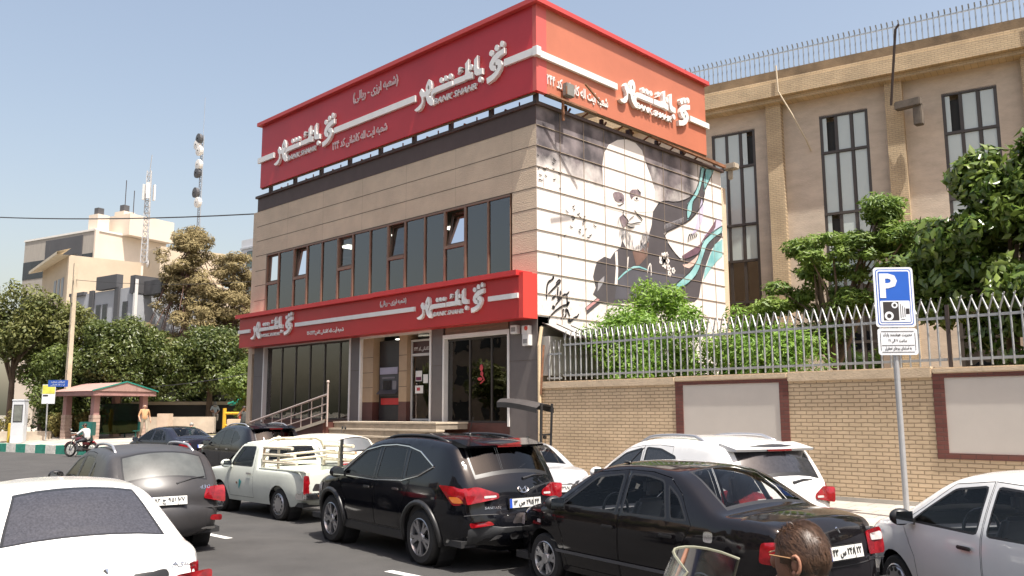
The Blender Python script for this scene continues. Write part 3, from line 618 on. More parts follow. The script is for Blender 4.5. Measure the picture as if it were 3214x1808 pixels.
mpoly('plum', 4, 5); mpoly('hand', 5, 6); mpoly('pink', 4, 9); mpoly('cuff', 4, 10); mpoly('strip', 4, 0)
for i, q in enumerate(('teal1', 'teal2', 'teal3', 'teal4')): mpoly(q, 5, 3)
for q in ('teal1', 'teal2', 'teal3', 'coat'): 
    pts = MUR[q]; stroke(mu, pts + [pts[0]] if q != 'coat' else pts[:22], .04, lay(6), 8)
for q, k, mi in (('eyeL', 5, 11), ('eyeR', 5, 11), ('mous', 5, 11), ('eyeW', 6, 0), ('irisL', 6, 8), ('irisR', 7, 8)): mu.poly([Vector(p) for p in FACE[q]], lay(k), mi)
for pts, w in FST: stroke(mu, pts, w * 2.2, lay(7), 8)
rr = random.Random(3)
for k in range(120):                                # short pencil strokes of the beard
    a = rr.random(); side = rr.random() < .55
    if side: y, z = 3.62 + a * .75 + rr.uniform(-.06, .06), 7.72 - a * .45 + rr.uniform(-.25, .2)
    else: y, z = 4.95 + rr.uniform(-.08, .32) , 7.2 + rr.uniform(-.05, .55)
    if not side: y -= (7.75 - z) * .25
    stroke(mu, [(y, z), (y + rr.uniform(0, .06), z - rr.uniform(.1, .24))], rr.uniform(.010, .022), lay(6), 10)
for k in range(26):
    a = rr.random(); stroke(mu, [(4.35 + a * .75, 7.05 + a * .2 + rr.uniform(0, .12)), (4.38 + a * .75, 6.98 + a * .22)], .018, lay(6), 10)
stroke(mu, [(3.56, 5.98), (4.0, 6.29), (4.52, 6.52), (5.12, 6.46)], .06, lay(6), 3)
stroke(mu, [(5.1, 6.35), (5.2, 6.62), (5.3, 6.7), (5.32, 6.45), (5.3, 6.3)], .05, lay(6), 0)
stroke(mu, [(4.05, 6.3), (4.1, 6.7), (4.13, 6.75)], .06, lay(6), 0)
for y, z, r_ in ((6.06, 7.0, .15), (5.93, 6.87, .15), (6.2, 6.9, .15), (6.07, 6.78, .15), (6.32, 6.66, .1), (6.57, 6.61, .1), (6.34, 6.48, .1), (6.22, 7.1, .08)):
    for ph in range(1):
        mu.poly([Vector((y + r_ * (1 + .18 * math.cos(5 * a)) * math.cos(a), z + r_ * (1 + .18 * math.cos(5 * a)) * math.sin(a))) for a in [q * PI / 12 for q in range(24)]], lay(5), 0)
    stroke(mu, [(y - r_ * .4, z - r_ * .2), (y, z + r_ * .35), (y + r_ * .4, z - r_ * .1), (y, z - r_ * .3)], .03, lay(7), 2)
for q in range(5): stroke(mu, [(7.5 + q * .12, 7.68 + q * .06), (7.55 + q * .13, 7.9 + q * .03), (7.66 + q * .1, 8.0 + q * .02)], .05, lay(6), 8)
for q in range(14):                                  # band of knot pattern on the sleeve
    y = 6.12 + q * .085; z = 8.02 + q * .032; stroke(mu, [(y, z - .1), (y + .02, z + .05), (y + .07, z + .06)], .028, lay(6), 10)
for pts in CAL: stroke(mu, pts, .062, lay(6), 8)
for y, z in [(0.63,4.9),(1.18,4.86),(1.29,4.57)]: mu.poly([Vector((y + .07 * math.cos(a), z + .055 * math.sin(a))) for a in [q * PI / 4 for q in range(8)]], lay(6), 8)
for i, (y, z) in enumerate([(0.05,9.1),(0.75,9.11),(0.68,9.0),(0.07,8.74),(0.32,8.75),(0.43,8.8),(0.69,8.83),(0.98,8.77),(0.14,8.55),(0.37,8.57),(0.09,8.41),(0.17,8.41),(0.72,8.53),(0.96,8.32),(1.53,7.58),(1.84,7.62),(2.04,7.67),(1.53,7.51),(2.04,7.57),(1.98,7.51),(1.97,7.44),(1.44,7.27),(1.82,7.25),(2.09,7.31),(2.52,7.46),(1.81,7.17),(1.96,7.11),(2.2,7.07),(2.3,7.15),(1.16,6.98),(0.87,6.36),(1.26,7.69),(1.54,7.89),(1.57,7.81),(1.76,7.7),(1.5,7.58),(1.84,7.62)]):
    s_ = .035 + .045 * ((i * 37) % 10) / 10; a = rr.uniform(-.6, .6)
    stroke(mu, [(y - s_, z + s_ * (.3 + a)), (y, z), (y + s_, z + s_ * (.5 - a))], .032, lay(6), 8)
mu.build('mural', mm, P)
jm = MB()
for z in (9.99, 9.4, 8.8, 8.2, 7.61, 7.0, 6.41, 5.82, 5.23, 4.64):
    jm.box(0, .026, 0, YD, z - .006, z + .006)
for y in (.99, 2.05, 3.02, 4.06, 5.1, 6.15, 7.22, 8.28, 9.17):
    jm.box(0, .0255, y - .003, y + .003, 4.0, 10.55)
jm.build('panel_joint', M('mural_joint', (.36, .29, .23), .9), P)
MB().box(0, .02, .12, 2.6, 2.6, 4.35).build('side_opening', darkroom, P)
MB().box(.02, .3, .12, 2.6, 3.0, 4.05).build('shutter_box', M('pale_shutter', (.45, .44, .41), .7, .1), P)
aw = thing('awning', 'small ribbed grey awning below the mural calligraphy', 'awning', (.03, .15, 4.0))
MB().add([(0, 0, .42), (0, 2.4, .42), (1.0, 2.4, .0), (1.0, 0, .0)], [(0, 1, 2, 3)]).build('sheet', M('awning_sheet', (.33, .33, .31), .7, .2, 8.), aw)
f = MB()
for y in (0, .6, 1.2, 1.8, 2.4): f.bar((0, y, .43), (1.0, y, .01), .03)
f.bar((1.0, 0, 0), (1.0, 2.4, 0), .04).build('frame', dst, aw)
gp = thing('gas_pipe', 'thin cream pipe running down the bank corner beside the brick wall', 'pipe', (.1, -.06, .2))
MB().tube([(0, 0, 0), (0, 0, 3.6), (.0, .1, 4.1)], .05, 8).build('pipe', M('cream_pipe', (.6, .47, .3), .6), gp)
MB().bar((.05, .0, 2.3), (.12, .05, 3.6), .05).build('rusty_strip', rust, gp)

# ---------------------------------------------------------------- brick boundary wall and its fence
wb = bricks('painted_brick', (.63, .48, .315), (.58, .44, .285), (.34, .25, .155), .25, .079, .011, 'XZ', .9)
rbk = bricks('red_brick_frame', (.135, .045, .035), (.175, .062, .047), (.10, .05, .04), .26, .079, .008, 'XZ', .6)
plaster = M('wall_plaster', (.55, .505, .45), .85, .05, .8, .15, 90)
cop = M('wall_coping', (.58, .46, .32), .85, .12, 2.5, .4, 30)
wl = thing('boundary_wall', 'yellow painted brick wall with white plaster panels in red brick frames', 'wall')
w = MB()
FR = [(4.33, 7.12), (10.0, 15.2)]
x0 = .06
for a, b_ in FR: w.box(x0, a, 0, .25, .0, 2.64); x0 = b_
w.box(x0, 26, 0, .25, 0, 2.64)
for a, b_ in FR: w.box(a, b_, .0, .25, 0, 1.16)
w.build('brickwork', wb, wl)
w = MB(); pl = MB()
for a, b_ in FR:
    w.box(a, a + .2, -.02, .2, 1.16, 2.72).box(b_ - .2, b_, -.02, .2, 1.16, 2.72).box(a + .2, b_ - .2, -.02, .2, 1.16, 1.27).box(a + .2, b_ - .2, -.02, .2, 2.64, 2.72)
    pl.box(a + .2, b_ - .2, .0, .2, 1.27, 2.64)
w.build('brick_frame', rbk, wl); pl.build('plaster_panel', plaster, wl)
c_ = MB(); x = .05
segs = [.05, 4.33, 7.12, 10.0, 15.2, 26]
for i in range(5):
    z0 = 2.72 if i % 2 else 2.64
    c_.box(segs[i], segs[i + 1], -.045, .3, z0, 2.83 + .012 * (i % 3))
c_.build('coping', cop, wl, bevel=.02)
MB().box(.06, 26, -.02, .02, .1, .36).build('skirting', conc, wl)
galv = M('galvanised_paint', (.36, .37, .37), .45, .15, 6., metal=.25)
fence = thing('iron_fence', 'pale grey iron railing with forked tips on top of the brick wall', 'fence', (0, .12, 0))
pk = None
def picket(h):
    m = MB().tube([(0, 0, 2.86), (0, 0, 2.86 + h)], .02, 6)
    m.tube([(0, 0, 2.86 + h), (.03, -.03, 2.91 + h), (.13, -.1, 3.16 + h)], [.02, .018, .012], 6)
    m.tube([(0, 0, 2.86 + h), (-.03, .03, 2.91 + h), (-.13, .1, 3.16 + h)], [.02, .018, .012], 6)
    return m
lo = picket(.74).build('picket', galv, fence); lo.location = (.3, 0, 0)
dup(lo, fence, (.48, 0, 0)); dup(lo, fence, (.66, 0, 0))
hi = picket(.98).build('picket', galv, fence); hi.location = (.86, 0, 0)
n = 1; x = .86
while x < 13.6:
    x += .178
    if abs(x - 10.3) < .09: continue
    dup(hi, fence, (x, 0, 0)); n += 1
for a, b_, zz in ((.22, .74, (2.92, 3.56)), (.8, 4.3, (2.98, 3.78)), (4.3, 10.25, (2.98, 3.76)), (10.35, 13.7, (2.98, 3.76))):
    for z in zz: MB().bar((a, 0, z), (b_, 0, z), .03, .05).build('rail', galv, fence)
MB().bar((10.3, 0, 2.83), (10.3, 0, 4.0), .06).build('post', dst, fence)

# ---------------------------------------------------------------- tan brick office block behind the wall
ob = thing('office_block', 'tan brick office block with tall mirrored windows and a slatted roof fence', 'building', (-2.75, 14.0, 0), math.atan2(2.25, 11.21))
yb = bricks('yellow_brick', (.50, .385, .24), (.46, .35, .215), (.31, .24, .16), .22, .075, .010, 'XZ', .5)
rend = M('stone_render', (.50, .42, .335), .9, .14, 1.1, .55, 14, stretch=(1, 1, 2.2))
Wn = [(-.05, 1.79), (4.36, 6.16), (8.72, 10.5), (13.1, 14.9)]
o = MB(); x0 = -14
for a, b_ in Wn: o.box(x0, a, 0, .4, .5, 14.3); o.box(a, b_, 0, .4, 13.52, 14.3); x0 = b_
o.box(x0, 24, 0, .4, .5, 14.3).box(-14, 24, .4, 12, .5, 14.3)
o.build('wall', rend, ob)
MB().box(-14, 24, -.55, 0, 14.3, 14.48).box(-14, 24, -.75, .2, 14.48, 15.05).box(-14, 24, -.62, .2, 15.05, 15.22).build('cornice', yb, ob)
MB().box(-14, 24, -.5, .2, 15.22, 15.62).build('parapet', M('stained_brick', (.17, .12, .07), .9, .4, 1.2, .4, 20), ob)
for x in (2.36, 6.85, 11.3, 15.7): MB().box(x, x + .6, -.32, 0, .5, 14.3).build('pilaster', yb, ob)
ofg = glass('mirror_glass', (.02, .03, .03), .72, ior=4.2)
alu = M('window_bronze', (.055, .045, .038), .4, .1)
sky_pane = M('painted_sky_glass', (.46, .51, .48), .18, .05, .7, spec=.9, coat=.8)  # pale base colour stands in for bright sky reflected in the upper panes
for k, (a, b_) in enumerate(Wn):
    f = MB(); wd = b_ - a
    zs = [13.52, 12.05, 9.6, 8.1, 6.4, 4.6, 2.9]
    for u in (0, 1 / 3, 2 / 3, 1): f.bar((a + .05 + (wd - .1) * u, .06, 2.9), (a + .05 + (wd - .1) * u, .06, 13.52), .085 if u in (0, 1) else .06, .12)
    for z in zs: f.box(a, b_, .0, .12, z - .06, z + .04)
    fr = f.build('window', alu, ob)
    for r_ in range(6):
        for u in range(3):
            xa, xb = a + wd * u / 3 + .06, a + wd * (u + 1) / 3 - .05
            opened = (r_ == 0 and u == (2 if k == 0 else 0)) or (k == 1 and r_ == 2 and u == 0)
            if opened:
                MB().box(xa + .04, xb, .18, .2, zs[r_ + 1] + .05, zs[r_] - .2).build('open_pane', M('open_dark', (.02, .02, .018), .7), fr)
                MB().box(xa, xa + .2, .05, .06, zs[r_ + 1] + .05, zs[r_] - .07).build('pane', sky_pane, fr)
            else:
                MB().box(xa, xb, .06, .07, zs[r_ + 1] + .05, zs[r_] - .07).build('pane', sky_pane if r_ < 3 else ofg, fr)
rf = MB()
for i in range(150):
    x = -6 + i * .2
    rf.box(x, x + .05, .3, .33, 15.6, 16.75)
    rf.add([(x, .3, 16.75), (x + .05, .3, 16.75), (x + .05, .15, 16.86), (x, .15, 16.86)], [(0, 1, 2, 3)])
for z in (15.75, 16.7): rf.bar((-6, .36, z), (24, .36, z), .05)
rf.build('roof_fence', M('roof_fence_grey', (.30, .35, .40), .4, .1, 4.), ob)
cb = MB()
cb.tube([(3.0, -.8, 15.7), (3.05, -.85, 14.6), (3.5, -.6, 13.6), (3.9, -.3, 12.6), (4.0, -.05, 12.2)], .035, 6)
cb.tube([(11.6, -.8, 16.0), (11.75, -.85, 14.6), (12.0, -.3, 13.0), (12.5, -.25, 10.0)], .05, 6)
cb.build('cable', M('pale_cable', (.5, .42, .3), .7), ob)
arm = thing('bracket_arm', 'thin black pole leaning from a bracket under the cornice of the tan office block', 'pole', (4.4, 14.6, 13.2))
MB().tube([(0, 0, 0), (.55, -.6, 2.6), (.68, -.6, 2.75)], .05, 6).build('pole', dst, arm)
MB().box(.1, 1.0, .0, .3, -.2, .1).box(.7, 1.0, .1, .4, -.9, -.1).build('bracket', M('bracket_dark', (.12, .10, .08), .8, .3), arm, bevel=.03)

# ---------------------------------------------------------------- parking sign on its pole
ps = thing('parking_sign', 'blue parking sign with camera symbol and white text plate on a grey pole', 'parking sign', (9.93, -1.45, .2), R(42))
MB().tube([(.0, .06, 0), (-.02, .06, 4.2)], .05, 12).build('pole', M('grey_pole', (.40, .41, .42), .35, .1, 3., metal=.3), ps)
sgw, sgb, sgk = M('sign_white', (.70, .72, .74), .35, .03), M('sign_blue', (.015, .10, .46), .35, .05), M('sign_black', (.03, .025, .025), .4)
def rrect(x0, x1, z0, z1, r_):
    return [Vector((cx_ + r_ * math.cos(a), cz + r_ * math.sin(a))) for cx_, cz, s_ in ((x1 - r_, z1 - r_, 0), (x0 + r_, z1 - r_, 1), (x0 + r_, z0 + r_, 2), (x1 - r_, z0 + r_, 3)) for a in [(s_ + q / 5) * PI / 2 for q in range(6)]]
def sm(y): return lambda u, v, d=0: (u, y - d, v)
a0, a1, z0, z1 = -.345, .345, 3.30, 4.37
MB().poly(rrect(a0, a1, z0, z1, .06), sm(0), 0, .02).poly(rrect(a0 + .035, a1 - .035, z0 + .035, z1 - .035, .05), sm(-.022), 1).poly(rrect(a0 + .05, a1 - .05, z0 + .05, z1 - .05, .045), sm(-.024), 0).poly(rrect(a0 + .075, a1 - .075, z0 + .075, z1 - .075, .03), sm(-.026), 1).poly(rrect(a0 + .088, a1 - .088, z0 + .088, z0 + .47, .02), sm(-.028), 0).build('sign_plate', [sgw, sgb], ps)
g = MB(); put(g, txt('P', .31, .44, depth=.003, bold=.035), lambda x, y, d: (-.25 + x, -.0285 - d, 3.82 + y)).build('letter', sgw, ps)
g = MB().poly([Vector(p) for p in ((-.21, 3.42), (.06, 3.42), (.06, 3.75), (-.21, 3.75))], sm(-.030), 0)
for cx_, cz, r_ in ((-.01, 3.69, .055), (-.115, 3.50, .078)):
    for k, rr_ in enumerate((r_, r_ * .5)): g.poly([Vector((cx_ + rr_ * math.cos(q * PI / 10), cz + rr_ * math.sin(q * PI / 10))) for q in range(20)], sm(-.032 - .002 * k), 1 - k)
for i in range(3): g.poly([Vector(p) for p in ((.085 + i * .035, 3.46 + .01 * i), (.097 + i * .035, 3.46 + .01 * i), (.097 + i * .035, 3.71 - i * .03), (.085 + i * .035, 3.71 - i * .03))], sm(-.030), 0)
g.poly([Vector(p) for p in ((.18, 3.53), (.245, 3.53), (.245, 3.63), (.18, 3.63))], sm(-.030), 0).poly([Vector(p) for p in ((.09, 3.43), (.16, 3.43), (.16, 3.442), (.09, 3.442))], sm(-.030), 0).build('camera_symbol', [sgk, sgw], ps)
MB().poly(rrect(-.33, .355, 2.81, 3.28, .05), sm(0), 0, .02).build('text_plate', sgw, ps)
g = MB()
for q0, q1, qz0, qz1 in ((-.27, .295, 2.86, 2.866), (-.27, .295, 2.98, 2.986), (-.27, .295, 3.226, 3.232), (-.29, -.284, 2.89, 3.2), (.309, .315, 2.89, 3.2)): g.box(q0, q1, -.027, -.022, qz0, qz1)
for s_, w_, h_, x_, z_ in (('مدیریت هوشمند پارک', .50, .075, -.24, 3.125), ('ساعت ۷ الی ۲۱', .32, .07, -.15, 3.025), ('به استثنای روزهای تعطیل', .46, .07, -.22, 2.89)):
    put(g, txt(s_, w_, h_, depth=.003, bold=.004), lambda x, y, d: (x_ + x, -.023 - d, z_ + y))
g.build('lettering', sgk, ps)
# ---------------------------------------------------------------- trees and shrubs
bark = M('bark', (.14, .095, .065), .9, .3, 3., .6, 25)
def leaves(name, parent, mat, clumps, n, size, seed, aspect=.5, up_=.35, droop=0., flat=1.):
    """n leaf-sized faces spread through the clumps (centre, radius); each leaf a folded diamond"""
    rg = np.random.default_rng(seed)
    C_ = np.array([c[:3] for c in clumps]); Rr = np.array([c[3] for c in clumps])
    pr = Rr ** 2; pr = pr / pr.sum()
    k = rg.choice(len(clumps), n, p=pr)
    d = rg.normal(size=(n, 3)); d /= np.linalg.norm(d, axis=1)[:, None]
    rad = Rr[k] * rg.uniform(.25, 1., n) ** .45 * rg.choice([1., 1., 1., 1.18], n)
    p = C_[k] + d * rad[:, None] * (1, 1, flat)
    nrm = d + rg.normal(size=(n, 3)) * .55 + (0, 0, up_); nrm /= np.linalg.norm(nrm, axis=1)[:, None]
    a = np.cross(nrm, rg.normal(size=(n, 3))); a[:, 2] -= droop; a -= nrm * (a * nrm).sum(1)[:, None]; a /= np.linalg.norm(a, axis=1)[:, None]
    b_ = np.cross(nrm, a)
    s = size * rg.uniform(.6, 1.35, n)[:, None]
    v = np.stack([p - a * s * .5, p + b_ * s * aspect * .5 - nrm * s * .10, p + a * s * .5, p - b_ * s * aspect * .5 - nrm * s * .10], 1).reshape(-1, 3)
    idx = np.arange(n * 4).reshape(-1, 4)
    tri = np.concatenate([idx[:, [0, 1, 2]], idx[:, [0, 2, 3]]], 1).reshape(-1, 3)
    me = bpy.data.meshes.new(name)
    me.vertices.add(len(v)); me.vertices.foreach_set('co', v.ravel())
    me.loops.add(tri.size); me.loops.foreach_set('vertex_index', tri.ravel().astype(np.int32))
    me.polygons.add(len(tri)); me.polygons.foreach_set('loop_start', (np.arange(len(tri)) * 3).astype(np.int32))
    me.update(calc_edges=True)
    at = me.attributes.new('leaf', 'FLOAT', 'POINT')
    ck = rg.uniform(0, .5, len(clumps))
    val = np.repeat(np.clip(ck[k] + rg.uniform(-.1, .6, n), 0, 1), 4).astype(np.float32)
    at.data.foreach_set('value', val)
    me.materials.append(mat)
    return link(name, me, parent)
def trunk(parent, h, r0, tips, seed, lean=(0, 0), m=None, fork=.35, limb=.42):
    rg = random.Random(seed); mb = MB()
    top = Vector((lean[0], lean[1], h))
    pts = [Vector((0, 0, -.3)), Vector((lean[0] * .3 + rg.uniform(-.05, .05), lean[1] * .3, h * .4)), top]
    mb.tube(pts, [r0, r0 * .8, r0 * .6], 9)
    for t_ in tips:
        t_ = Vector(t_[:3]); st = pts[1].lerp(top, rg.uniform(fork, 1)); mid = st.lerp(t_, .5) + Vector((rg.uniform(-.2, .2), rg.uniform(-.2, .2), .15 * (t_ - st).length))
        mb.tube([st, mid, t_], [r0 * limb, r0 * limb * .6, r0 * limb * .2], 6)
    return mb.build('trunk', m or bark, parent, smooth=1.)
def blob(rg, c, r, n, rr0, rr1, squash=1.):
    out = []
    for _ in range(n):
        d = Vector((rg.gauss(0, 1), rg.gauss(0, 1), rg.gauss(0, 1))).normalized() * rg.random() ** .4
        out.append((c[0] + d.x * r[0], c[1] + d.y * r[1], c[2] + d.z * r[2], rg.uniform(rr0, rr1)))
    return out
def tree(name, label, loc, h, r0, crown, mat, n, size, seed, group=None, ntip=9, **kw):
    t = thing(name, label, 'tree', loc, 0, group)
    rg = random.Random(seed); tr = kw.pop('trunk_h', h); mt = kw.pop('bark', None); lean = kw.pop('lean', (0, 0)); fk, lb = kw.pop('fork', .35), kw.pop('limb', .42)
    trunk(t, tr, r0, rg.sample(crown, min(ntip, len(crown))), seed, lean, mt, fk, lb)
    leaves('crown', t, mat, crown, n, size, seed, **kw)
    return t
lf_round = leafmat('leaf_clipped_green', (.035, .06, .014), (.16, .19, .05), .4)
lf_fresh = leafmat('leaf_fresh_green', (.09, .20, .02), (.24, .38, .05), .5)
lf_acacia = leafmat('leaf_acacia', (.07, .14, .02), (.24, .33, .06), .5)
lf_ficus = leafmat('leaf_glossy', (.04, .085, .016), (.22, .29, .06), .22, .25)
lf_dry = leafmat('leaf_dry_pine', (.16, .12, .05), (.32, .26, .12), .8, .2)
lf_olive = leafmat('leaf_olive', (.07, .095, .02), (.24, .24, .075), .6)
lf_yel = leafmat('leaf_yellow_bush', (.11, .11, .03), (.30, .24, .07), .7)
G1 = 'clipped round trees along the park edge'
rg = random.Random(11)
def dome(rx, ry, z0, z1, n, r0, r1, seed):
    q = random.Random(seed); out = []
    for _ in range(n):
        a = q.uniform(0, 2 * PI); t_ = q.random() ** .6; hh = q.random()
        k = math.sqrt(max(0.05, 1 - (2 * hh - .85) ** 2 / 1.4)) if hh > .3 else .9
        out.append((rx * k * t_ * math.cos(a), ry * k * t_ * math.sin(a), z0 + (z1 - z0) * hh, q.uniform(r0, r1)))
    return out
tree('round_tree', 'dense clipped dark green tree behind the bus shelter, largest of the round crowns', (-37.7, 3.7, .9), 2.4, .24, dome(2.85, 2.85, 2.7, 6.3, 120, .6, .85, 1), lf_round, 27000, .22, 21, G1, trunk_h=2.9)
tree('round_tree', 'dense clipped dark green tree over the benches, beside the bank building', (-35.6, 8.4, .9), 2.4, .24, dome(2.5, 2.5, 2.8, 6.0, 105, .6, .85, 2), lf_round, 22000, .22, 22, G1, trunk_h=2.9)
tree('small_tree', 'small bright green tree close against the left edge of the bank', (-30.7, 8.3, .9), 1.5, .12, dome(1.15, 1.15, 1.2, 3.9, 28, .45, .65, 3), leafmat('leaf_bright', (.06, .11, .015), (.20, .25, .05), .5), 5500, .2, 23, trunk_h=1.5)
tree('leafy_tree', 'ragged sparse olive green tree at the left edge of the street', (-42.2, -.9, .8), 5, .22, blob(random.Random(5), (0, 0, 6.6), (2.4, 2.4, 2.5), 36, .45, .95), lf_olive, 8500, .26, 24, trunk_h=4.5, ntip=14)
tree('leafy_tree', 'tall thin olive tree standing behind the white kiosk and the clipped tree', (-40.6, 1.6, .8), 5, .18, blob(random.Random(6), (0, 0, 6.0), (1.7, 1.7, 2.6), 24, .45, .9), lf_olive, 6000, .26, 25, trunk_h=4.2)
tree('bushy_tree', 'mid green bushy tree left of the concrete lamp post', (-39.3, .9, .8), 1.6, .15, dome(1.7, 1.7, 1.1, 4.9, 36, .55, .9, 7), leafmat('leaf_mid_green', (.045, .075, .015), (.16, .20, .045), .5), 10000, .22, 26, trunk_h=1.8)
for i, (x, y, s, lab) in enumerate(((-37.0, .0, .85, 'dry yellow green shrub behind the bus stop sign'), (-36.0, 1.4, .85, 'dry yellow green shrub beside the concrete post'), (-41.0, -1.2, .9, 'brownish shrub at the left edge behind the kiosk'), (-37.5, 11.5, 1.0, 'pale shrub in the shade between the park trunks'), (-39.6, 8.2, 1.2, 'pale shrub behind the walking man'), (-43.0, 14., 1.5, 'broad pale shrub deep in the park behind the benches'), (-41.5, 5.5, 1.3, 'wide dim shrub behind the bus shelter'))):
    b_ = thing('shrub', lab, 'shrub', (x, y, .8), 0, 'dry shrubs in the park')
    leaves('foliage', b_, lf_yel, blob(random.Random(40 + i), (0, 0, s * .8), (s, s, s * .6), 12, .3, .5), 1900, .18, 40 + i, aspect=.35)
    MB().tube([(0, 0, -.1), (.05, 0, s * .8)], [.05, .02], 6).build('stem', bark, b_)
hd = thing('hedge', 'long dark hedge added for the deep shade and shrubs behind the park trees', 'hedge', (-46, 2.5, .8), R(48))
leaves('foliage', hd, lf_round, [(x * .8 + random.uniform(-.3, .3), random.uniform(-.6, .6), random.uniform(.6, 3.2), .8) for x in range(22) for _ in range(3)], 15000, .26, 97)
MB().box(-.3, 17.5, -.3, .3, 0, 2.6).build('core', M('hedge_shade_fill', (.02, .022, .012), .95), hd)  # near-black filling, added to stand for deep shade between the trunks
# dry pine with open tufts
def pine(n, H_, rr0, seed):
    q = random.Random(seed); out = []
    for i in range(n):
        h = q.random(); rr_ = (rr0 * (1 - h) ** .6 + .7) * (.3 + .7 * q.random()); a = q.uniform(0, 2 * PI)
        out.append((rr_ * math.cos(a), rr_ * math.sin(a), H_ * (.22 + .78 * h), q.uniform(.45, .85)))
    return out
pbk = M('pine_bark', (.16, .09, .07), .9, .3, 3.)
tree('dry_pine', 'tall half dry brownish pine above the clipped trees left of the bank', (-43.3, 10.2, 2.0), 12, .28, pine(150, 13.2, 3.1, 9), lf_dry, 24000, .32, 27, trunk_h=12, ntip=60, limb=.2, fork=.2, aspect=.22, bark=pbk, flat=.55, up_=.8)
tree('dry_pine', 'shorter half dry pine close beside the bank edge', (-41.2, 12.6, 2.0), 10, .24, pine(120, 11.2, 2.9, 19), lf_dry, 19000, .32, 28, trunk_h=10, ntip=50, limb=.2, fork=.2, aspect=.22, bark=pbk, flat=.55, up_=.8)
for x, y, lab, sd in ((-43.5, 7.2, 'yellowing bushy tree rising behind the largest clipped crown', 1), (-40.5, 13.8, 'yellowing bushy tree under the pines beside the bank', 2), (-46.0, 2.0, 'yellowing bushy tree far behind the concrete post', 3)):
    tree('bushy_tree', lab, (x, y, 1.2), 2, .15, blob(random.Random(60 + sd), (0, 0, 4.6), (2.2, 2.2, 2.4), 26, .5, .9), lf_olive, 4800, .3, 60 + sd, trunk_h=2.6, aspect=.5)
# garden behind the brick wall
for x, y, z, rx, h, n, lab, sd in ((1.75, 3.5, 2.1, 1.5, 3.9, 15000, 'bright green rounded bush tallest in front of the mural', 1), (1.5, 1.4, 2.1, .95, 2.9, 8000, 'bright green bush lowest at the mural corner behind the railing', 2),
                                   (3.4, 4.6, 2.1, 1.45, 2.9, 11000, 'bright green rounded bush right of the mural behind the railing', 3), (5.4, 3.4, 2.1, 1.1, 2.1, 5200, 'dark green low bush behind the railing under the small acacia', 4)):
    b_ = thing('feathery_bush', lab, 'bush', (x, y, z), 0, 'bright bushes behind the railing')
    leaves('foliage', b_, lf_fresh, dome(rx * .8, rx * .8, .3, h - .35, 34, .34, .55, 70 + sd), n, .15, 70 + sd, aspect=.32, up_=.6)
    MB().tube([(0, 0, -.1), (.03, .02, h * .5)], [.07, .03], 6).build('stem', bark, b_)
q = random.Random(14); ac = []
for cx_, cy, cz, r_, k in ((0, 0, 3.9, 1.3, 18), (-1.4, .2, 3.0, 1.0, 12), (-1.9, .1, 1.9, .8, 9), (1.4, .3, 4.5, 1.1, 14), (-.8, -.2, 1.9, .9, 8), (.6, 0, 2.7, 1.0, 10), (2.0, .5, 3.6, 1.1, 12), (1.3, .3, 5.2, .6, 6), (-.9, .2, 4.4, .6, 5)):
    ac += blob(q, (cx_, cy, cz), (r_, r_ * .9, r_ * .5), k, .26, .5)
tree('acacia_tree', 'small feathery acacia with open layered branches behind the railing', (6.0, 5.3, 2.1), 1.7, .13, ac, lf_acacia, 24000, .19, 31, trunk_h=1.5, ntip=26, aspect=.3, up_=.9, flat=.55, lean=(-.2, 0))
fc = []
q = random.Random(15)
for cx_, cy, cz, r_, k in ((0, 0, 3.6, 1.2, 18), (-1.25, -.1, 2.4, .95, 13), (-.9, 0, 3.4, .8, 9), (1.2, 0, 3.9, 1.0, 12), (.3, -.3, 2.0, 1.1, 14), (2.0, .2, 2.4, 1.2, 14), (-.35, 0, 4.7, .35, 5), (.95, 0, 4.8, .45, 5), (1.8, 0, 4.9, .5, 5), (.9, -.4, 1.0, 1.0, 9), (3.0, .2, 3.6, 1.1, 12), (-1.9, 0, 2.7, .5, 5)):
    fc += blob(q, (cx_, cy, cz), (r_, r_ * .8, r_ * .8), k, .26, .46)
tree('glossy_tree', 'large dark glossy leaved tree overhanging the railing behind the parking sign', (11.0, 1.7, 2.1), 2.2, .16, fc, lf_ficus, 22000, .23, 32, trunk_h=2.2, ntip=26, aspect=.5, up_=.25, droop=.9)

# ---------------------------------------------------------------- far buildings on the left
wallw = M('pale_render', (.66, .57, .47), .85, .06, .3); wallc = M('cream_brick', (.52, .43, .32), .9, .08, .5, .3, 12)
dkwin = M('dark_glass_far', (.028, .030, .034), .2, .3, .4); dkpan = M('charcoal_panel', (.075, .075, .08), .6, .1, .5)
def frame2(p0, p1):
    """local frame: x runs from p1 (left) to p0 (right corner), y goes away from the viewer"""
    return math.atan2(p0[1] - p1[1], p0[0] - p1[0]), math.hypot(p0[0] - p1[0], p0[1] - p1[1])
a, L_ = frame2((-79.27, 16.31), (-91.62, 13.12))
tb = thing('tall_apartment', 'tallest pale apartment block with charcoal window bands far left', 'building', (-79.27, 16.31, 0), a)
MB().box(-L_, 0, .02, 9, 0, 21.4).box(-3.4, 1.2, 3.2, 9, 21.4, 23.8).box(0, .25, -.1, .3, 0, 21.5).build('wall', wallw, tb)
MB().box(-L_ - .1, .1, -.1, 9, 21.4, 21.6).build('roof_edge', M('white_cornice', (.7, .68, .64), .7, .05), tb)
rib = M('ribbed_panel', (.36, .33, .29), .7, .2, 6., stretch=(4, 1, .1))
for z0, z1 in ((20.9, 21.4), (19.0, 20.9), (15.2, 17.0)): MB().box(-L_, -.1, -.02, .02, z0, z1).build('facade_panel', rib, tb)
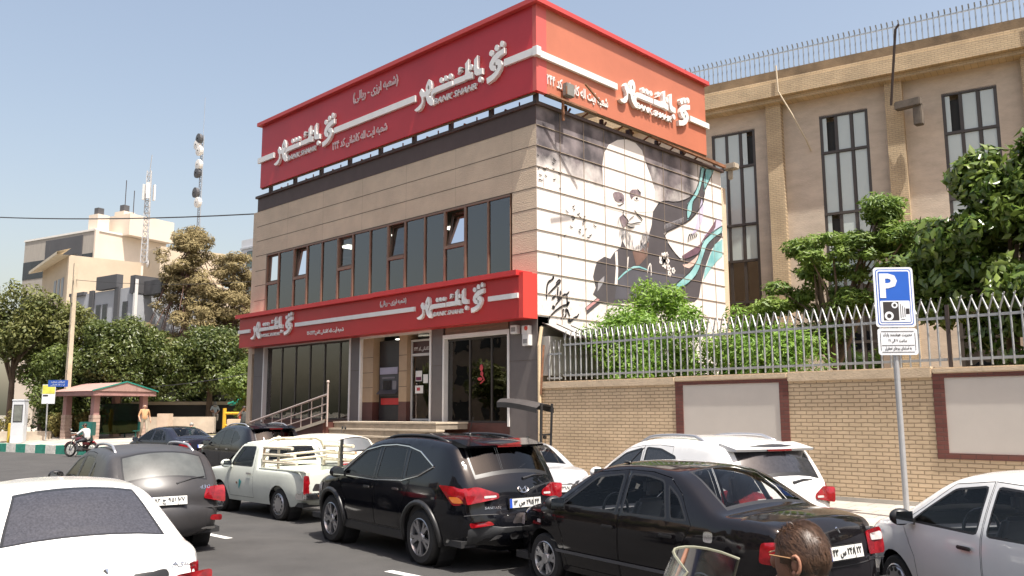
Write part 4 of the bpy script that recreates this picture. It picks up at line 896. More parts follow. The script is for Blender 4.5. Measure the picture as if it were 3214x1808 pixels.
for z in (17.0, 13.2, 9.4):
    MB().box(-L_, -8.6, -.05, -.02, z, z + 2.0).box(-7.8, -2.6, -.05, -.02, z, z + 2.0).box(-2.0, -.2, -.05, -.02, z, z + 2.0).build('window_band', dkwin, tb)
MB().box(-8.6, -7.8, -.12, .0, 8, 21.1).box(-2.6, -2.0, -.12, 0, 8, 21.1).box(-7.8, -2.6, -.1, -.02, 19.1, 21.1).build('charcoal_frame', dkpan, tb)
for x, y, z in ((-2.0, 1.0, 21.6), (-1.0, 3.4, 23.8)):
    c_ = MB().box(x - .8, x + .8, y, y + 1.4, z, z + (2.0 if z < 22 else .5)).build('chimney', wallw, tb)
    MB().box(x - .35, x + .35, y + .3, y + 1.0, z + (2.0 if z < 22 else .5), z + (2.8 if z < 22 else 1.3)).build('cowl', dkpan, c_)
for x, h in ((-.9, 4.2), (.6, 2.8)): MB().bar((x, 4, 23.8), (x, 4, 23.8 + h), .06).build('aerial', dst, tb)
a, L_ = frame2((-63.47, 8.84), (-72.93, 9.47))
cbld = thing('cream_building', 'cream brick building with a projecting eave in front of the tallest block', 'building', (-63.47, 8.84, 0), a)
MB().box(-9, 0, .0, 6.0, 0, 15.7).build('wall', wallc, cbld)
e = MB().add([(-L_, -1.1, 15.3), (0, -1.1, 15.9), (0, 0, 16.3), (-L_, 0, 15.7), (-L_, -1.1, 15.05), (0, -1.1, 15.65), (0, 0, 15.7), (-L_, 0, 15.4)], [(0, 1, 2, 3), (4, 5, 1, 0), (4, 7, 6, 5)])
e.build('eave', M('eave_cream', (.62, .55, .42), .8, .1), cbld)
MB().box(-.35, .12, -.12, .3, 0, 15.6).build('corner_pier', wallc, cbld)
for z in (12.2, 8.8):
    for x in (-4.6, -3.4, -2.2): MB().box(x, x + .7, -.04, .05, z, z + 1.7).build('window', M('grey_window', (.16, .17, .20), .3, .1), cbld)
MB().box(.3, 4.5, 6.1, 12, 0, 16.6).box(3.0, 7.4, 9, 14, 0, 13).build('rear_wing', wallc, cbld)
MB().bar((3.5, 6.0, 12.3), (8.5, 8, 12.0), .3).box(3.4, 3.6, 5.9, 6.1, 10.5, 12.3).build('roof_beam', M('brown_beam', (.13, .07, .05), .7), cbld)
MB().lathe([(.02, 0), (.35, .12)], (1.6, 5.9, 15.4), 'y', 12).build('satellite_dish', white_tr, cbld)
MB().box(-.2, .4, .5, 2.2, 9.8, 12.1).build('vent_stack', white_tr, cbld)
a, L_ = frame2((-46.58, 7.96), (-55.52, 6.53))
gb = thing('grey_house', 'low grey rendered house with dark pilasters above the clipped trees', 'building', (-46.58, 7.96, 0), a)
gm = M('blue_grey_render', (.36, .375, .40), .8, .06, .5)
MB().box(-L_, 0, 0, 6, 0, 11.1).build('wall', gm, gb)
for x in (-L_ + .1, -6.2, -2.7): MB().box(x, x + .55, -.15, .02, 0, 11.25).build('pilaster', dkpan, gb)
MB().box(-L_, -6.9, -.2, .1, 11.0, 11.25).box(-5.2, -2.4, -.2, .3, 11.2, 12.2).box(-.6, .05, -.2, 2, 10.6, 11.9).box(.0, 2.2, .5, 1, 10.5, 11.5).build('parapet', dkpan, gb)
for x in (-8.0, -5.3, -4.4, -1.7):
    w_ = MB().box(x, x + .62, -.05, .03, 8.85, 10.1).build('window', dkpan, gb)
    MB().box(x + .07, x + .55, -.06, -.05, 8.92, 10.03).build('pane', dkwin, w_)
MB().box(-.1, .12, -.2, .02, 0, 11.6).build('white_downpipe', white_tr, gb)
a, L_ = frame2((-46.0, 19.8), (-52.69, 19.18))
wbd = thing('white_house', 'white building with tall dark windows showing behind the left edge of the bank', 'building', (-46.0, 19.8, 0), a)
MB().box(-L_, 0, 0, 6, 0, 16.9).build('wall', M('white_facade', (.55, .57, .60), .7, .06, .4), wbd)
for z in (14.3, 12.2, 10.1):
    MB().box(-L_ - .05, 0, -.1, .0, z + 1.75, z + 1.9).build('cornice', M('grey_cornice', (.4, .42, .45), .7), wbd)
    for x in (-L_ + .95, -L_ + 2.1, -L_ + 3.3):
        w_ = MB().box(x, x + .85, -.06, .02, z, z + 1.5).build('window', dkpan, wbd)
        MB().box(x + .07, x + .78, -.07, -.06, z + .07, z + 1.43).build('pane', M('greenish_pane', (.10, .14, .13), .2), w_)
# masts
mst = thing('lattice_mast', 'short lattice antenna mast with panel antennas on the cream building roof', 'antenna mast', (-58.6, 13.3, 15.0))
m_ = MB()
def lattice(mb, h, w0, w1, step):
    z = 0
    while z < h:
        w = w0 + (w1 - w0) * z / h; w2 = w0 + (w1 - w0) * min(h, z + step) / h
        c0 = [(w * math.cos(k * 2.094), w * math.sin(k * 2.094), z) for k in range(3)]; c1 = [(w2 * math.cos(k * 2.094), w2 * math.sin(k * 2.094), min(h, z + step)) for k in range(3)]
        for k in range(3): mb.bar(c0[k], c1[k], .07); mb.bar(c0[k], c1[(k + 1) % 3], .04); mb.bar(c0[k], c0[(k + 1) % 3], .05)
        z += step
lattice(m_, 8.2, .34, .22, .55); m_.build('lattice', M('mast_grey', (.42, .42, .42), .6, .1), mst)
for k in range(3): MB().box(-.14, .14, .4, .55, 5.6, 7.0).build('panel_antenna', white_tr, mst).rotation_euler = (0, 0, k * 2.094)
MB().bar((0, 0, 8.2), (.25, 0, 9.6), .05).bar((-.5, 0, 4.4), (.5, 0, 4.4), .05).build('aerial', M('mast_grey', ()), mst)
mst = thing('tall_mast', 'tall slim mast carrying white dish antennas above the dry pine', 'antenna mast', (-73.4, 25.0, 15.0))
m_ = MB(); lattice(m_, 17.6, .20, .16, .8); m_.build('lattice', M('mast_blue_grey', (.30, .33, .37), .6, .1), mst)
for z, x, dark in ((17.1, .1, 1), (16.5, -.3, 0), (15.7, .25, 0), (14.1, .3, 0), (13.2, .1, 1), (11.0, -.1, 1), (9.8, .5, 0)):
    MB().lathe([(.02, .3), (.45, .2), (.58, 0), (.58, -.25), (.1, -.3)], (x, -.4, z), 'y', 14).build('dish', dkpan if dark else white_tr, mst)
MB().bar((0, 0, 17.6), (.05, 0, 22), .04).build('aerial', MATS['mast_blue_grey'], mst)

# ---------------------------------------------------------------- park furniture
pst = thing('concrete_post', 'tall tapered concrete utility post with square holes behind the bus shelter', 'utility post', (-36.3, .3, .6))
m_ = MB()
for sx in (-1, 1): m_.add([(sx * .24, -.18, 0), (sx * .10, -.18, 0), (sx * .06, -.12, 9.2), (sx * .17, -.12, 9.2), (sx * .24, .18, 0), (sx * .10, .18, 0), (sx * .06, .12, 9.2), (sx * .17, .12, 9.2)], [(0, 1, 2, 3), (5, 4, 7, 6), (0, 3, 7, 4), (1, 5, 6, 2), (3, 2, 6, 7)])
for i in range(8): z = i * 1.28; k = 1 - z / 30; m_.box(-.15 * k, .15 * k, -.15, .15, z, z + 1.0)
pst.scale = (.75, .75, 1.0); m_.build('post', M('post_concrete', (.50, .42, .31), .9, .15, 2.), pst)
bs = thing('street_name_sign', 'blue street name sign with white lettering on the concrete post', 'street sign', (-34.4, -.8, 3.45), R(45))
MB().box(-.55, .5, -.02, .02, 0, .36).build('plate', M('street_sign_blue', (.03, .09, .36), .4, .05), bs)
g = MB()
for w_, z_ in (('خیابان شهید', .2), ('آیت‌اله کاشانی'.replace('\u200c', ' '), .05)): put(g, txt(w_, .75, .12, depth=.004), lambda x, y, d: (-.4 + x, -.024 - d, z_ + y))
g.build('lettering', sgw, bs)
bst = thing('bus_stop_sign', 'yellow and white bus stop sign on a thin post', 'bus stop sign', (-35.73, -.83, .6), R(45))
MB().tube([(0, 0, 0), (-.04, 0, 2.0)], .04, 8).build('post', galv, bst)
pl_ = MB().box(-.36, .36, -.03, .0, 1.95, 3.0).build('plate', sgw, bst, bevel=.01)
MB().box(-.34, .34, -.036, -.031, 2.5, 2.97).build('yellow_field', M('stop_yellow', (.62, .60, .10), .5, .2), pl_)
MB().box(-.3, -.02, -.036, -.031, 2.36, 2.44).build('black_bar', sgk, pl_)
ks = thing('info_kiosk', 'white standing information kiosk with a dark screen near the painted kerb', 'kiosk', (-36.4, -2.0, .46), R(45))
MB().box(-.34, .34, -.2, .2, 0, 2.28).box(-.36, .36, -.22, .22, 2.24, 2.33).build('body', M('kiosk_white', (.60, .62, .64), .45, .05), ks, bevel=.02)
MB().box(-.24, .26, -.215, -.2, 1.12, 2.05).build('screen_frame', dkpan, ks)
MB().box(-.2, .22, -.225, -.215, 1.17, 2.0).build('screen', M('kiosk_screen', (.17, .18, .16), .3, .3), ks)
bl = thing('bollard', 'yellow bollard beside the white kiosk', 'bollard', (-37.6, -2.1, .46))
MB().tube([(0, 0, 0), (0, 0, 1.0)], .1, 10).ell((0, 0, 1.0), (.1, .1, .05)).build('post', M('bollard_yellow', (.55, .38, .05), .5), bl)
# bus shelter
sh_ = thing('bus_shelter', 'pink roofed bus shelter with four stone pillars and green glass', 'bus shelter', (-35.9, .15, .60), R(11.7))
pinkb = M('shelter_pink', (.33, .18, .165), .7, .12, 2.); stonep = M('shelter_stone', (.43, .31, .25), .8, .2, 4.); stl = M('shelter_lit', (.5, .36, .27), .8, .1)
SL, SD = 3.1, 2.9
for x in (.15, SL - .3):
    for y in (.0, SD):
        p_ = MB().box(x - .16, x + .16, y - .16, y + .16, 1.35, 2.38).build('pillar', pinkb, sh_)
        m_ = MB()
        for q in range(7): m_.box(x - .2, x + .2, y - .2, y + .2, q * .193, q * .193 + .17).box(x - .17, x + .17, y - .17, y + .17, q * .193 + .17, q * .193 + .193)
        m_.build('stone_block', stonep, p_)
MB().box(-.55, SL + .25, -.5, SD + .4, 2.38, 2.62).build('roof_band', pinkb, sh_)
MB().add([(-.6, -.55, 2.62), (SL + .3, -.55, 2.62), (SL + .3, SD + .45, 2.62), (-.6, SD + .45, 2.62), (-.6, 1.4, 3.12), (SL + .3, 1.4, 3.12)], [(0, 1, 5, 4), (2, 3, 4, 5), (0, 4, 3), (1, 2, 5)]).build('roof', M('shelter_roof', (.36, .22, .19), .7, .1), sh_)
MB().bar((SL + .31, -.58, 2.64), (SL + .31, 1.4, 3.15), .06).bar((SL + .31, 1.4, 3.15), (SL + .31, SD + .47, 2.64), .06).build('green_edge', M('shelter_green', (.02, .22, .17), .5), sh_)
grg = glass('green_glass', (.10, .30, .22), .8); grn = M('bench_green', (.012, .10, .085), .5, .1)
MB().box(.4, 1.6, SD - .02, SD + .02, .35, 2.0).build('ad_frame', dkpan, sh_); MB().box(.48, 1.52, SD - .04, SD - .02, .43, 1.92).build('ad_panel', M('ad_grey', (.20, .21, .17), .3, .2, 1.), sh_)
for a_, b_ in ((1.75, 2.3), (2.34, 2.8)): MB().box(a_, b_, SD - .02, SD + .01, .3, 1.95).build('green_pane', grg, sh_)
MB().box(SL - .31, SL - .29, .3, SD - .3, .3, 1.95).build('green_pane', grg, sh_)
MB().box(1.7, 2.9, SD - .6, SD - .2, .42, .47).box(1.7, 2.9, SD - .22, SD - .17, .5, .95).bar((1.8, SD - .4, 0), (1.8, SD - .4, .42), .06).bar((2.8, SD - .4, 0), (2.8, SD - .4, .42), .06).build('seat', grn, sh_)
bn_ = thing('waste_bin', 'green bin standing in front of the bus shelter seat', 'bin', (-32.6, .2, .58), R(45))
MB().box(-.34, .34, -.25, .25, .28, 1.0).build('body', grn, bn_, bevel=.03); MB().bar((-.25, 0, 0), (-.25, 0, .3), .06).bar((.25, 0, 0), (.25, 0, .3), .06).build('leg', grn, bn_)
# low park walls, benches, play equipment
lwm = M('low_wall_stone', (.50, .42, .33), .85, .15, 1.5, .2, 20)
for (x0, y0, x1, y1, z, h, nm, lab, m__) in ((-36.6, 4.0, -33.2, 7.6, .85, .95, 'low_wall', 'low cream stone park wall behind the walking man', lwm), (-37.4, 7.6, -33.0, 12.0, 1.0, .95, 'low_wall', 'cream stone wall under the green benches', lwm), (-39.0, 5.0, -34.0, 11.2, 1.0, 1.75, 'dark_fence', 'dark park fence with a pale top rail in the tree shade', M('fence_dark', (.03, .028, .025), .8))):
    t_ = thing(nm, lab, nm.split('_')[1], (x0, y0, z), math.atan2(y1 - y0, x1 - x0)); L__ = math.hypot(x1 - x0, y1 - y0)
    MB().box(0, L__, 0, .3, 0, h).build('body', m__, t_)
    if nm == 'dark_fence': MB().box(0, L__ * .9, -.08, .02, h - .22, h - .02).build('rail', lwm, t_)
pp = thing('stone_pillar', 'short cream stone pillar by the low park wall', 'pillar', (-34.1, 5.0, .7), R(40)); MB().box(-.33, .33, -.33, .33, 0, 1.3).build('body', M('pillar_cream', (.56, .44, .34), .85, .1), pp, bevel=.02)
for x, y, lab in ((-36.3, 9.6, 'green slatted park bench nearest the woman'), (-37.6, 8.4, 'green slatted park bench behind the man in the lilac shirt')):
    b_ = thing('park_bench', lab, 'bench', (x, y, 1.55), R(42), 'green benches in the park'); m_ = MB()
    for q in range(5): m_.box(-.85, .85, .18, .22, .5 + q * .13, .6 + q * .13)
    m_.build('backrest', grn, b_); MB().box(-.85, .85, -.3, .18, .42, .46).build('seat', grn, b_)
    for x_ in (-.7, .7): MB().box(x_ - .04, x_ + .04, -.28, .2, 0, .42).build('leg', dst, b_)
sd = thing('playground_slide', 'green plastic slide top beside the yellow play rail', 'slide', (-32.6, 9.2, 1.1), R(40))
m_ = MB(); sp2 = [(-.9 + q * .22, 1.35 + .75 * (q / 9) ** 1.1) for q in range(10)]
for y0 in (-.35, .35): m_.tube([(x, y0, z + .12) for x, z in sp2], .06, 6)
m_.add([(x, y, z) for x, z in sp2 for y in (-.35, .35)], [(2 * i, 2 * i + 1, 2 * i + 3, 2 * i + 2) for i in range(9)])
for q in range(4): m_.box(-.75 + q * .42, -.6 + q * .42, -.3, .3, 1.45 + q * .16, 1.5 + q * .16)
m_.build('chute', M('slide_green', (.02, .28, .20), .35, .1), sd); MB().bar((.95, .3, 0), (.95, .3, 2.0), .08).bar((.95, -.3, 0), (.95, -.3, 2.0), .08).build('leg', dst, sd)
yr = thing('play_rail', 'yellow play rail with a round post left of the bank', 'rail', (-28.9, 6.0, .9), R(42))
yel = M('play_yellow', (.62, .36, .03), .4, .08)
MB().tube([(0, 0, 0), (0, 0, 1.38)], .1, 10).build('post', yel, yr)
for z in (1.1, .45): MB().tube([(0, 0, z), (2.2 if z > 1 else .6, 0, z)], .075, 8).build('rail', yel, yr)
rb = thing('striped_board', 'red and white striped board under the yellow play rail', 'board', (-28.6, 6.5, 1.2), R(42)); m_ = MB()
for q in range(5): m_.add([(.1 + q * .22, 0, .2), (.28 + q * .22, 0, .2), (.44 + q * .22, 0, .85), (.26 + q * .22, 0, .85)], [(0, 1, 2, 3)], q % 2)
m_.build('panel', [M('play_red', (.5, .06, .05), .5), white_tr], rb)
b_ = thing('planter', 'cream stone block planter left of the bank below the play rail', 'planter', (-27.3, 5.9, .95), R(42)); MB().box(-.45, .45, -.3, .3, 0, .75).build('body', MATS['pillar_cream'], b_, bevel=.03)
b_ = thing('planter', 'low tan stone planter behind the white kiosk', 'planter', (-37.2, -1.1, .5), R(50)); MB().box(-1.6, 1.0, -.3, .3, 0, .55).build('body', lwm, b_, bevel=.03)
# overhead wires
wire = M('wire_black', (.03, .03, .032), .6)
for nm, lab, p0, p1, sag, r_ in (('overhead_cable', 'thin dark cable crossing the sky to the roof of the bank', (-62, -12.5, 17.4), (-15.0, 3.0, 10.6), 1.1, .03), ('overhead_cable', 'thin cable sagging across the clipped trees to the bus shelter', (-33.0, 3.6, 3.5), (-15.3, 4.0, 4.6), .25, .018),
                                 ('overhead_cable', 'thin cable running from the concrete post in front of the grey house', (-36.2, .3, 9.6), (-15.3, 8.0, 9.0), .6, .014)):
    pts = [Vector(p0).lerp(Vector(p1), q / 24) - Vector((0, 0, sag * 4 * (q / 24) * (1 - q / 24))) for q in range(25)]
    tag(MB().tube(pts, r_, 5).build(nm, wire), lab, 'cable')
bd_ = thing('bird', 'small bird high in the sky left of the sign corner', 'bird', (-4.0, 2.0, 15.9), R(30))
MB().ell((0, 0, 0), (.16, .07, .07)).ell((.17, 0, .05), (.06, .05, .05)).add([(.05, 0, .05), (-.08, 0, .05), (-.12, .32, .14)], [(0, 1, 2)]).add([(.05, 0, .05), (-.08, 0, .05), (-.12, -.32, .14)], [(0, 1, 2)]).add([(-.12, .04, 0), (-.12, -.04, 0), (-.3, 0, 0)], [(0, 1, 2)]).build('body', M('bird_grey', (.2, .19, .18), .8), bd_)

# the far side of the street, behind the camera: what the windows and car flanks mirror
ob2 = M('opposite_brick', (.33, .25, .18), .85, .2, .5); 
for x, w_, h, lab in ((-46, 22, 12, 'tan block across the street, farthest left'), (-22, 18, 9, 'low tan block across the street'), (-2, 22, 14, 'tall tan block across the street'), (22, 26, 10, 'long tan block across the street, farthest right')):
    t_ = thing('opposite_building', lab, 'building', (x, -38, 0), PI, 'buildings across the street')
    MB().box(-w_ / 2, w_ / 2, 0, 8, 0, h).build('wall', ob2, t_)
    for q in range(int(w_ / 4)):
        for z in range(int(h / 3.4)): MB().box(-w_ / 2 + 1 + q * 4, -w_ / 2 + 3 + q * 4, -.05, .02, 1.2 + z * 3.3, 3 + z * 3.3).build('window', dkwin, t_)
oc = blob(random.Random(77), (0, 0, 4.4), (1.6, 1.6, 1.5), 14, .7, 1.1)
first = None
for i, x in enumerate((-44, -37, -30, -24, -17, -10, -4, 3)):
    lab = 'street tree across the road, number %d of the row' % (i + 1)
    lab = 'green street tree across the road mirrored in the bank windows'
    if first is None: first = tree('street_tree', lab, (x, -33.5, .1), 3, .16, oc, lf_olive, 2600, .42, 90, 'trees across the road', trunk_h=2.8)
    else: dup(first, None, (x, -33.5 - (i % 3) * .6, .1), i * 1.3)
# ---------------------------------------------------------------- vehicles
def paint(name, col, rough=.25, coat=.8, var=.04, dust=0.):
    m = M(name, col, rough, var, 1.2, coat=0 if sum(col) < .2 else coat)
    return m
rubber = M('tyre_rubber', (.022, .021, .020), .8, .3, 8.); blk = M('black_trim', (.018, .018, .019), .4, .1); chrome = M('chrome', (.75, .75, .76), .12, .02, metal=1)
rim_m = M('alloy_rim', (.42, .42, .43), .3, .1, 3., metal=.8); rim_d = M('rim_dark', (.025, .025, .026), .6)
lamp_r = M('tail_lamp_red', (.22, .005, .009), .10, .45, 10., coat=.3); lamp_w = M('lamp_clear', (.55, .50, .48), .12, .2, 14., coat=1); lamp_o = M('lamp_amber', (.5, .14, .02), .15, coat=1)
hi_stop = M('high_stop_lamp', (.16, .006, .008), .2)
cgl = glass('car_glass', (.97, .99, .98), .75, ior=1.35); cgl_t = glass('car_glass_tinted', (.13, .14, .14), .8, ior=1.55)
cgl_d = M('car_glass_dark', (.030, .030, .034), .12, .25, 22., spec=.6); cgl_dust = M('car_glass_dusty', (.075, .08, .075), .3, .35, 2.2, spec=.6, coat=.3)
int_d = M('interior_grey', (.12, .12, .125), .8, .2); int_l = M('interior_beige', (.36, .33, .28), .8, .1)
plate_w = M('plate_white', (.66, .66, .63), .4, .03); plate_b = M('plate_blue', (.02, .07, .42), .4); plate_k = M('plate_black', (.015, .015, .015), .5)

def chaikin(p, k=2):
    p = np.array(p, float)
    for _ in range(k):
        q = np.empty((2 * len(p), 2)); q[0] = p[0]; q[-1] = p[-1]
        q[1:-1:2] = p[:-1] * .75 + p[1:] * .25; q[2:-1:2] = p[:-1] * .25 + p[1:] * .75
        p = q
    return p
def resample(p, step):
    out = [p[0]]
    for a, b_ in zip(p[:-1], p[1:]):
        n = max(1, int(math.ceil(np.hypot(*(b_ - a)) / step)))
        out += [a + (b_ - a) * (i + 1) / n for i in range(n)]
    q = [out[0]]
    for z in out[1:]:
        if np.hypot(*(z - q[-1])) > step * .35: q.append(z)
    return np.array(q)
def pip(P_, poly):
    x, y = P_[:, 0], P_[:, 1]; c = np.zeros(len(P_), bool); poly = np.asarray(poly); j = len(poly) - 1
    for i in range(len(poly)):
        yi, yj = poly[i, 1], poly[j, 1]
        if yi != yj: c ^= ((yi > y) != (yj > y)) & (x < (poly[j, 0] - poly[i, 0]) * (y - yi) / (yj - yi) + poly[i, 0])
        j = i
    return c
def inset(poly, d):
    p = np.asarray(poly, float); n = len(p)
    ar = sum(p[i - 1][0] * p[i][1] - p[i][0] * p[i - 1][1] for i in range(n)); s = 1 if ar > 0 else -1
    out = []
    for i in range(n):
        e0 = p[i] - p[i - 1]; e1 = p[(i + 1) % n] - p[i]; e0 /= np.hypot(*e0); e1 /= np.hypot(*e1)
        n0, n1 = np.array((-e0[1], e0[0])) * s, np.array((-e1[1], e1[0])) * s; m = n0 + n1; m /= max(1e-6, np.hypot(*m))
        out.append(p[i] + m * d / max(.45, m @ n0))
    return np.array(out)
def rounded(poly, r=.05):
    """cut the corners of a window outline"""
    p = np.asarray(poly, float); out = []
    for i in range(len(p)):
        a, b_, c = p[i - 1], p[i], p[(i + 1) % len(p)]
        u = (a - b_); v = (c - b_); lu, lv = np.hypot(*u), np.hypot(*v); k = min(r, lu * .4, lv * .4)
        s0, s1 = b_ + u / lu * k, b_ + v / lv * k
        out += [s0, (s0 + s1) / 2 * .5 + b_ * .5, s1]
    return np.array(out)
RIMS = {}
def plate_order(w):
    k = [i for i, q in enumerate(w) if not q.isdigit()][0]
    return w[-2:] + ' ' + w[k + 1:-2] + ' ' + w[k] + ' ' + w[:k]
def wheel_mesh(r, style, w=.2):
    key = (r, style, w)
    if key in RIMS: return RIMS[key]
    rr_ = r * .68; h = w / 2
    t = MB().lathe([(rr_ - .01, -h * .9), (rr_, -h), (r * .9, -h * 1.02), (r * .98, -h * .8), (r, -h * .5), (r, h * .5), (r * .98, h * .8), (r * .9, h * 1.02), (rr_, h), (rr_ - .01, h * .9)], (0, 0, 0), 'y', 32)
    to = t.build('tyre', rubber, smooth=.7)
    m = MB().lathe([(rr_, h), (rr_ - .012, h + .006), (rr_ - .03, h - .03), (rr_ - .035, -h)], (0, 0, 0), 'y', 32, 0)
    m.lathe([(rr_ - .03, h * .2), (0.001, h * .25)], (0, 0, 0), 'y', 32, 1)
    if style == 'cap':
        m.lathe([(rr_ * .93, h - .02), (rr_ * .8, h + .012), (rr_ * .3, h + .02), (.001, h + .02)], (0, 0, 0), 'y', 32, 0)
        for k in range(12):
            a = k * PI / 6; m.ell((rr_ * .72 * math.cos(a), h + .014, rr_ * .72 * math.sin(a)), (.028, .004, .028), 8, 4, 1)
    else:
        n = {'twin': 5, 'five': 5, 'six': 6}[style]
        for k in range(n):
            a = 2 * PI * k / n + .3
            for off in ((-.19, .19) if style != 'five' else (-.16, .16)):
                p0 = (.05 * math.cos(a), h - .03, .05 * math.sin(a)); p1 = ((rr_ - .02) * math.cos(a + off), h - .015, (rr_ - .02) * math.sin(a + off))
                m.bar(p0, p1, .045 if style != 'five' else .05, .035, 0, (0, 1, 0))
        m.lathe([(.075, h - .03), (.06, h + .0), (.001, h + .004)], (0, 0, 0), 'y', 16, 0)
    mo = m.build('rim', [rim_m, rim_d], smooth=.6)
    RIMS[key] = (to.data, mo.data)
    bpy.data.objects.remove(to); bpy.data.objects.remove(mo)
    return RIMS[key]

def car(name, label, cat, loc, yaw, c):
    """c: profile from rear bottom over the roof to front bottom, in metres, rear bumper at x=0"""
    root = thing(name, label, cat, loc, yaw, c.get('group'))
    L, W_, zb, belt = c['L'], c['W'], c['zb'], c['belt']
    pm = c['paint']; gl = c.get('glass', cgl); glr = c.get('glass_rear', gl)
    top = resample(chaikin(c['top'], 2), .055); top = np.array(top)
    roof = top[:, 1].max(); th = c.get('th', .2); rnd = c.get('rnd', .08)
    bow, crown = c.get('bow', .10), c.get('crown', .035)
    A_, B_ = top[:-1], top[1:]; AB = B_ - A_; AB2 = (AB ** 2).sum(1)
    def ybase(P_):
        x, z = P_[:, 0], P_[:, 1]; h = np.full(len(P_), W_ / 2)
        bz = belt + c.get('wedge', 0) * (x / L - .5)
        h -= th * np.clip((z - bz) / (roof - bz), 0, 1.2) ** 1.15
        h -= c.get('tuck', .07) * np.clip((bz - .25 - z) / (bz - .25 - zb), 0, 1) ** 2.2
        h -= .02 * np.clip((z - bz + .22) / .22, 0, 1) ** 2
        h -= c.get('cr', .17) * np.clip(1 - x / .75, 0, 1) ** 2.2 + c.get('cf', .26) * np.clip(1 - (L - x) / 1.0, 0, 1) ** 2
        return h
    def yh(P_):
        P_ = np.atleast_2d(np.asarray(P_, float)); h = ybase(P_)
        t_ = np.clip(((P_[:, None] - A_[None]) * AB[None]).sum(2) / AB2, 0, 1)
        d = np.hypot(*((P_[:, None] - A_[None] - t_[..., None] * AB[None]).transpose(2, 0, 1))).min(1)
        q = np.clip(1 - d / rnd, 0, 1); h -= rnd * .85 * (1 - np.sqrt(1 - q * q * .999))
        return h
    wx, wr = c['wheels'], c['wr']; ar = wr + c.get('gap', .055)
    # side outline, with the wheel arches cut out of the sill line
    bot = [top[-1]]
    for xc in sorted(wx, reverse=True):
        dz = zb - wr; hw = math.sqrt(max(.01, ar ** 2 - dz ** 2)); a0 = math.atan2(dz, hw); a1 = PI - a0
        bot += [np.array((xc + ar * math.cos(a0 + (a1 - a0) * q / 14), wr + ar * math.sin(a0 + (a1 - a0) * q / 14))) for q in range(15)]
    bot.append(top[0])
    for b_ in bot[1:-1]: b_[1] = max(b_[1], zb)
    botr = [bot[0]]
    for a, b_ in zip(bot[:-1], bot[1:]):
        n = max(1, int(np.hypot(*(b_ - a)) / .14)); botr += [a + (b_ - a) * (q + 1) / n for q in range(n)]
    outline = np.array(list(top) + botr[1:-1])
    wins = {k: rounded(v, .05) for k, v in c['win'].items()}
    panes = {k: inset(v, .022) for k, v in wins.items()}
    doors = [np.asarray(d, float) for d in c.get('doors', [])]; din = [inset(d, .007) for d in doors]
    pts, faces = [], []
    def addloop(l):
        l = [np.asarray(p) for p in l]; out = []
        for a, b_ in zip(l, l[1:] + l[:1]):
            n = max(1, int(np.hypot(*(b_ - a)) / .12)); out += [a + (b_ - a) * q / n for q in range(n)]
        o = len(pts); pts.extend(out); faces.append(list(range(o, o + len(out))))
    o = len(pts); pts.extend(list(outline)); faces.append(list(range(len(outline))))
    for l in list(wins.values()) + list(panes.values()) + doors + din: addloop(l)
    for k in (.12, .35, .7, 1.1):                          # rings that follow the rounded edge
        for i in range(1, len(top) - 1, 1 if k < .5 else 2):
            d = top[i + 1] - top[i - 1]; d = d / np.hypot(*d); p = top[i] + np.array((d[1], -d[0])) * rnd * k
            pts.append(p)
    ring0 = len(pts)
    gx, gz = np.meshgrid(np.arange(.05, L, .11), np.arange(zb, roof, .09)); G_ = np.stack([gx.ravel(), gz.ravel()], 1)
    ins = pip(np.array(pts[len(outline):]), outline)
    keep = [p for p in G_ if True]; gi = pip(np.array(keep), outline)
    pts = pts[:ring0] + [p for p, q in zip(keep, gi) if q]
    r_ = delaunay_2d_cdt([Vector(p) for p in pts], [], faces, 0, 1e-5)
    V2 = np.array([p[:] for p in r_[0]]); T_ = np.array([f for f in r_[2] if len(f) == 3])
    Cn = V2[T_].mean(1); T_ = T_[pip(Cn, outline)]; Cn = V2[T_].mean(1)
    Y_ = yh(V2)
    lab = np.zeros(len(T_), int)                            # 0 body, 1 gap, 2 seal, 10+ panes, 30+ doors
    for i, d in enumerate(doors):
        a = pip(Cn, d); lab[a] = 1; lab[pip(Cn, din[i])] = 30 + i
    dl = lab.copy()
    for i, k in enumerate(wins):
        a = pip(Cn, wins[k]); lab[a] = 2; lab[pip(Cn, panes[k])] = 10 + i
    def sidemesh(mb, sel, s, off=0., mi=0):
        f = T_[sel]; u, inv = np.unique(f, return_inverse=True); inv = inv.reshape(f.shape)
        return mb.add([(V2[i, 0], s * (Y_[i] + off), V2[i, 1]) for i in u], [tuple(t) for t in inv], mi)
    body = MB()
    for s in (1, -1):
        sidemesh(body, lab == 0, s)
        sidemesh(body, (lab == 2) & (dl < 30), s, 0, 1)
    # skin over the top, front and back
    tg = c.get('tg', .84)
    ts = [-1, -.96, -tg, -tg + .035, -.55, -.25, 0, .25, .55, tg - .035, tg, .96, 1]
    Yt = yh(top); d = np.gradient(top, axis=0); d /= np.hypot(d[:, 0], d[:, 1])[:, None]; N_ = np.stack([-d[:, 1], d[:, 0]], 1)
    cmag = crown * np.abs(N_[:, 1]) + bow * np.abs(N_[:, 0])
    def tp(i, t_, off=0): 
        k = cmag[i] * (1 - abs(t_) ** 2.2) + off; return (top[i, 0] + N_[i, 0] * k, t_ * Yt[i], top[i, 1] + N_[i, 1] * k)
    def zone(i):
        m_ = (top[i] + top[i + 1]) / 2
        for k, (xa, xb, za, zc) in c['glasszones'].items():
            if xa <= m_[0] <= xb and za <= m_[1] <= zc: return k
        if 'open' in c and c['open'][0] < m_[0] < c['open'][1] and abs(m_[1] - c['open'][2]) < .06: return 'open'
        return None
    zs = [zone(i) for i in range(len(top) - 1)]; gm_ = {k: MB() for k in c['glasszones']}
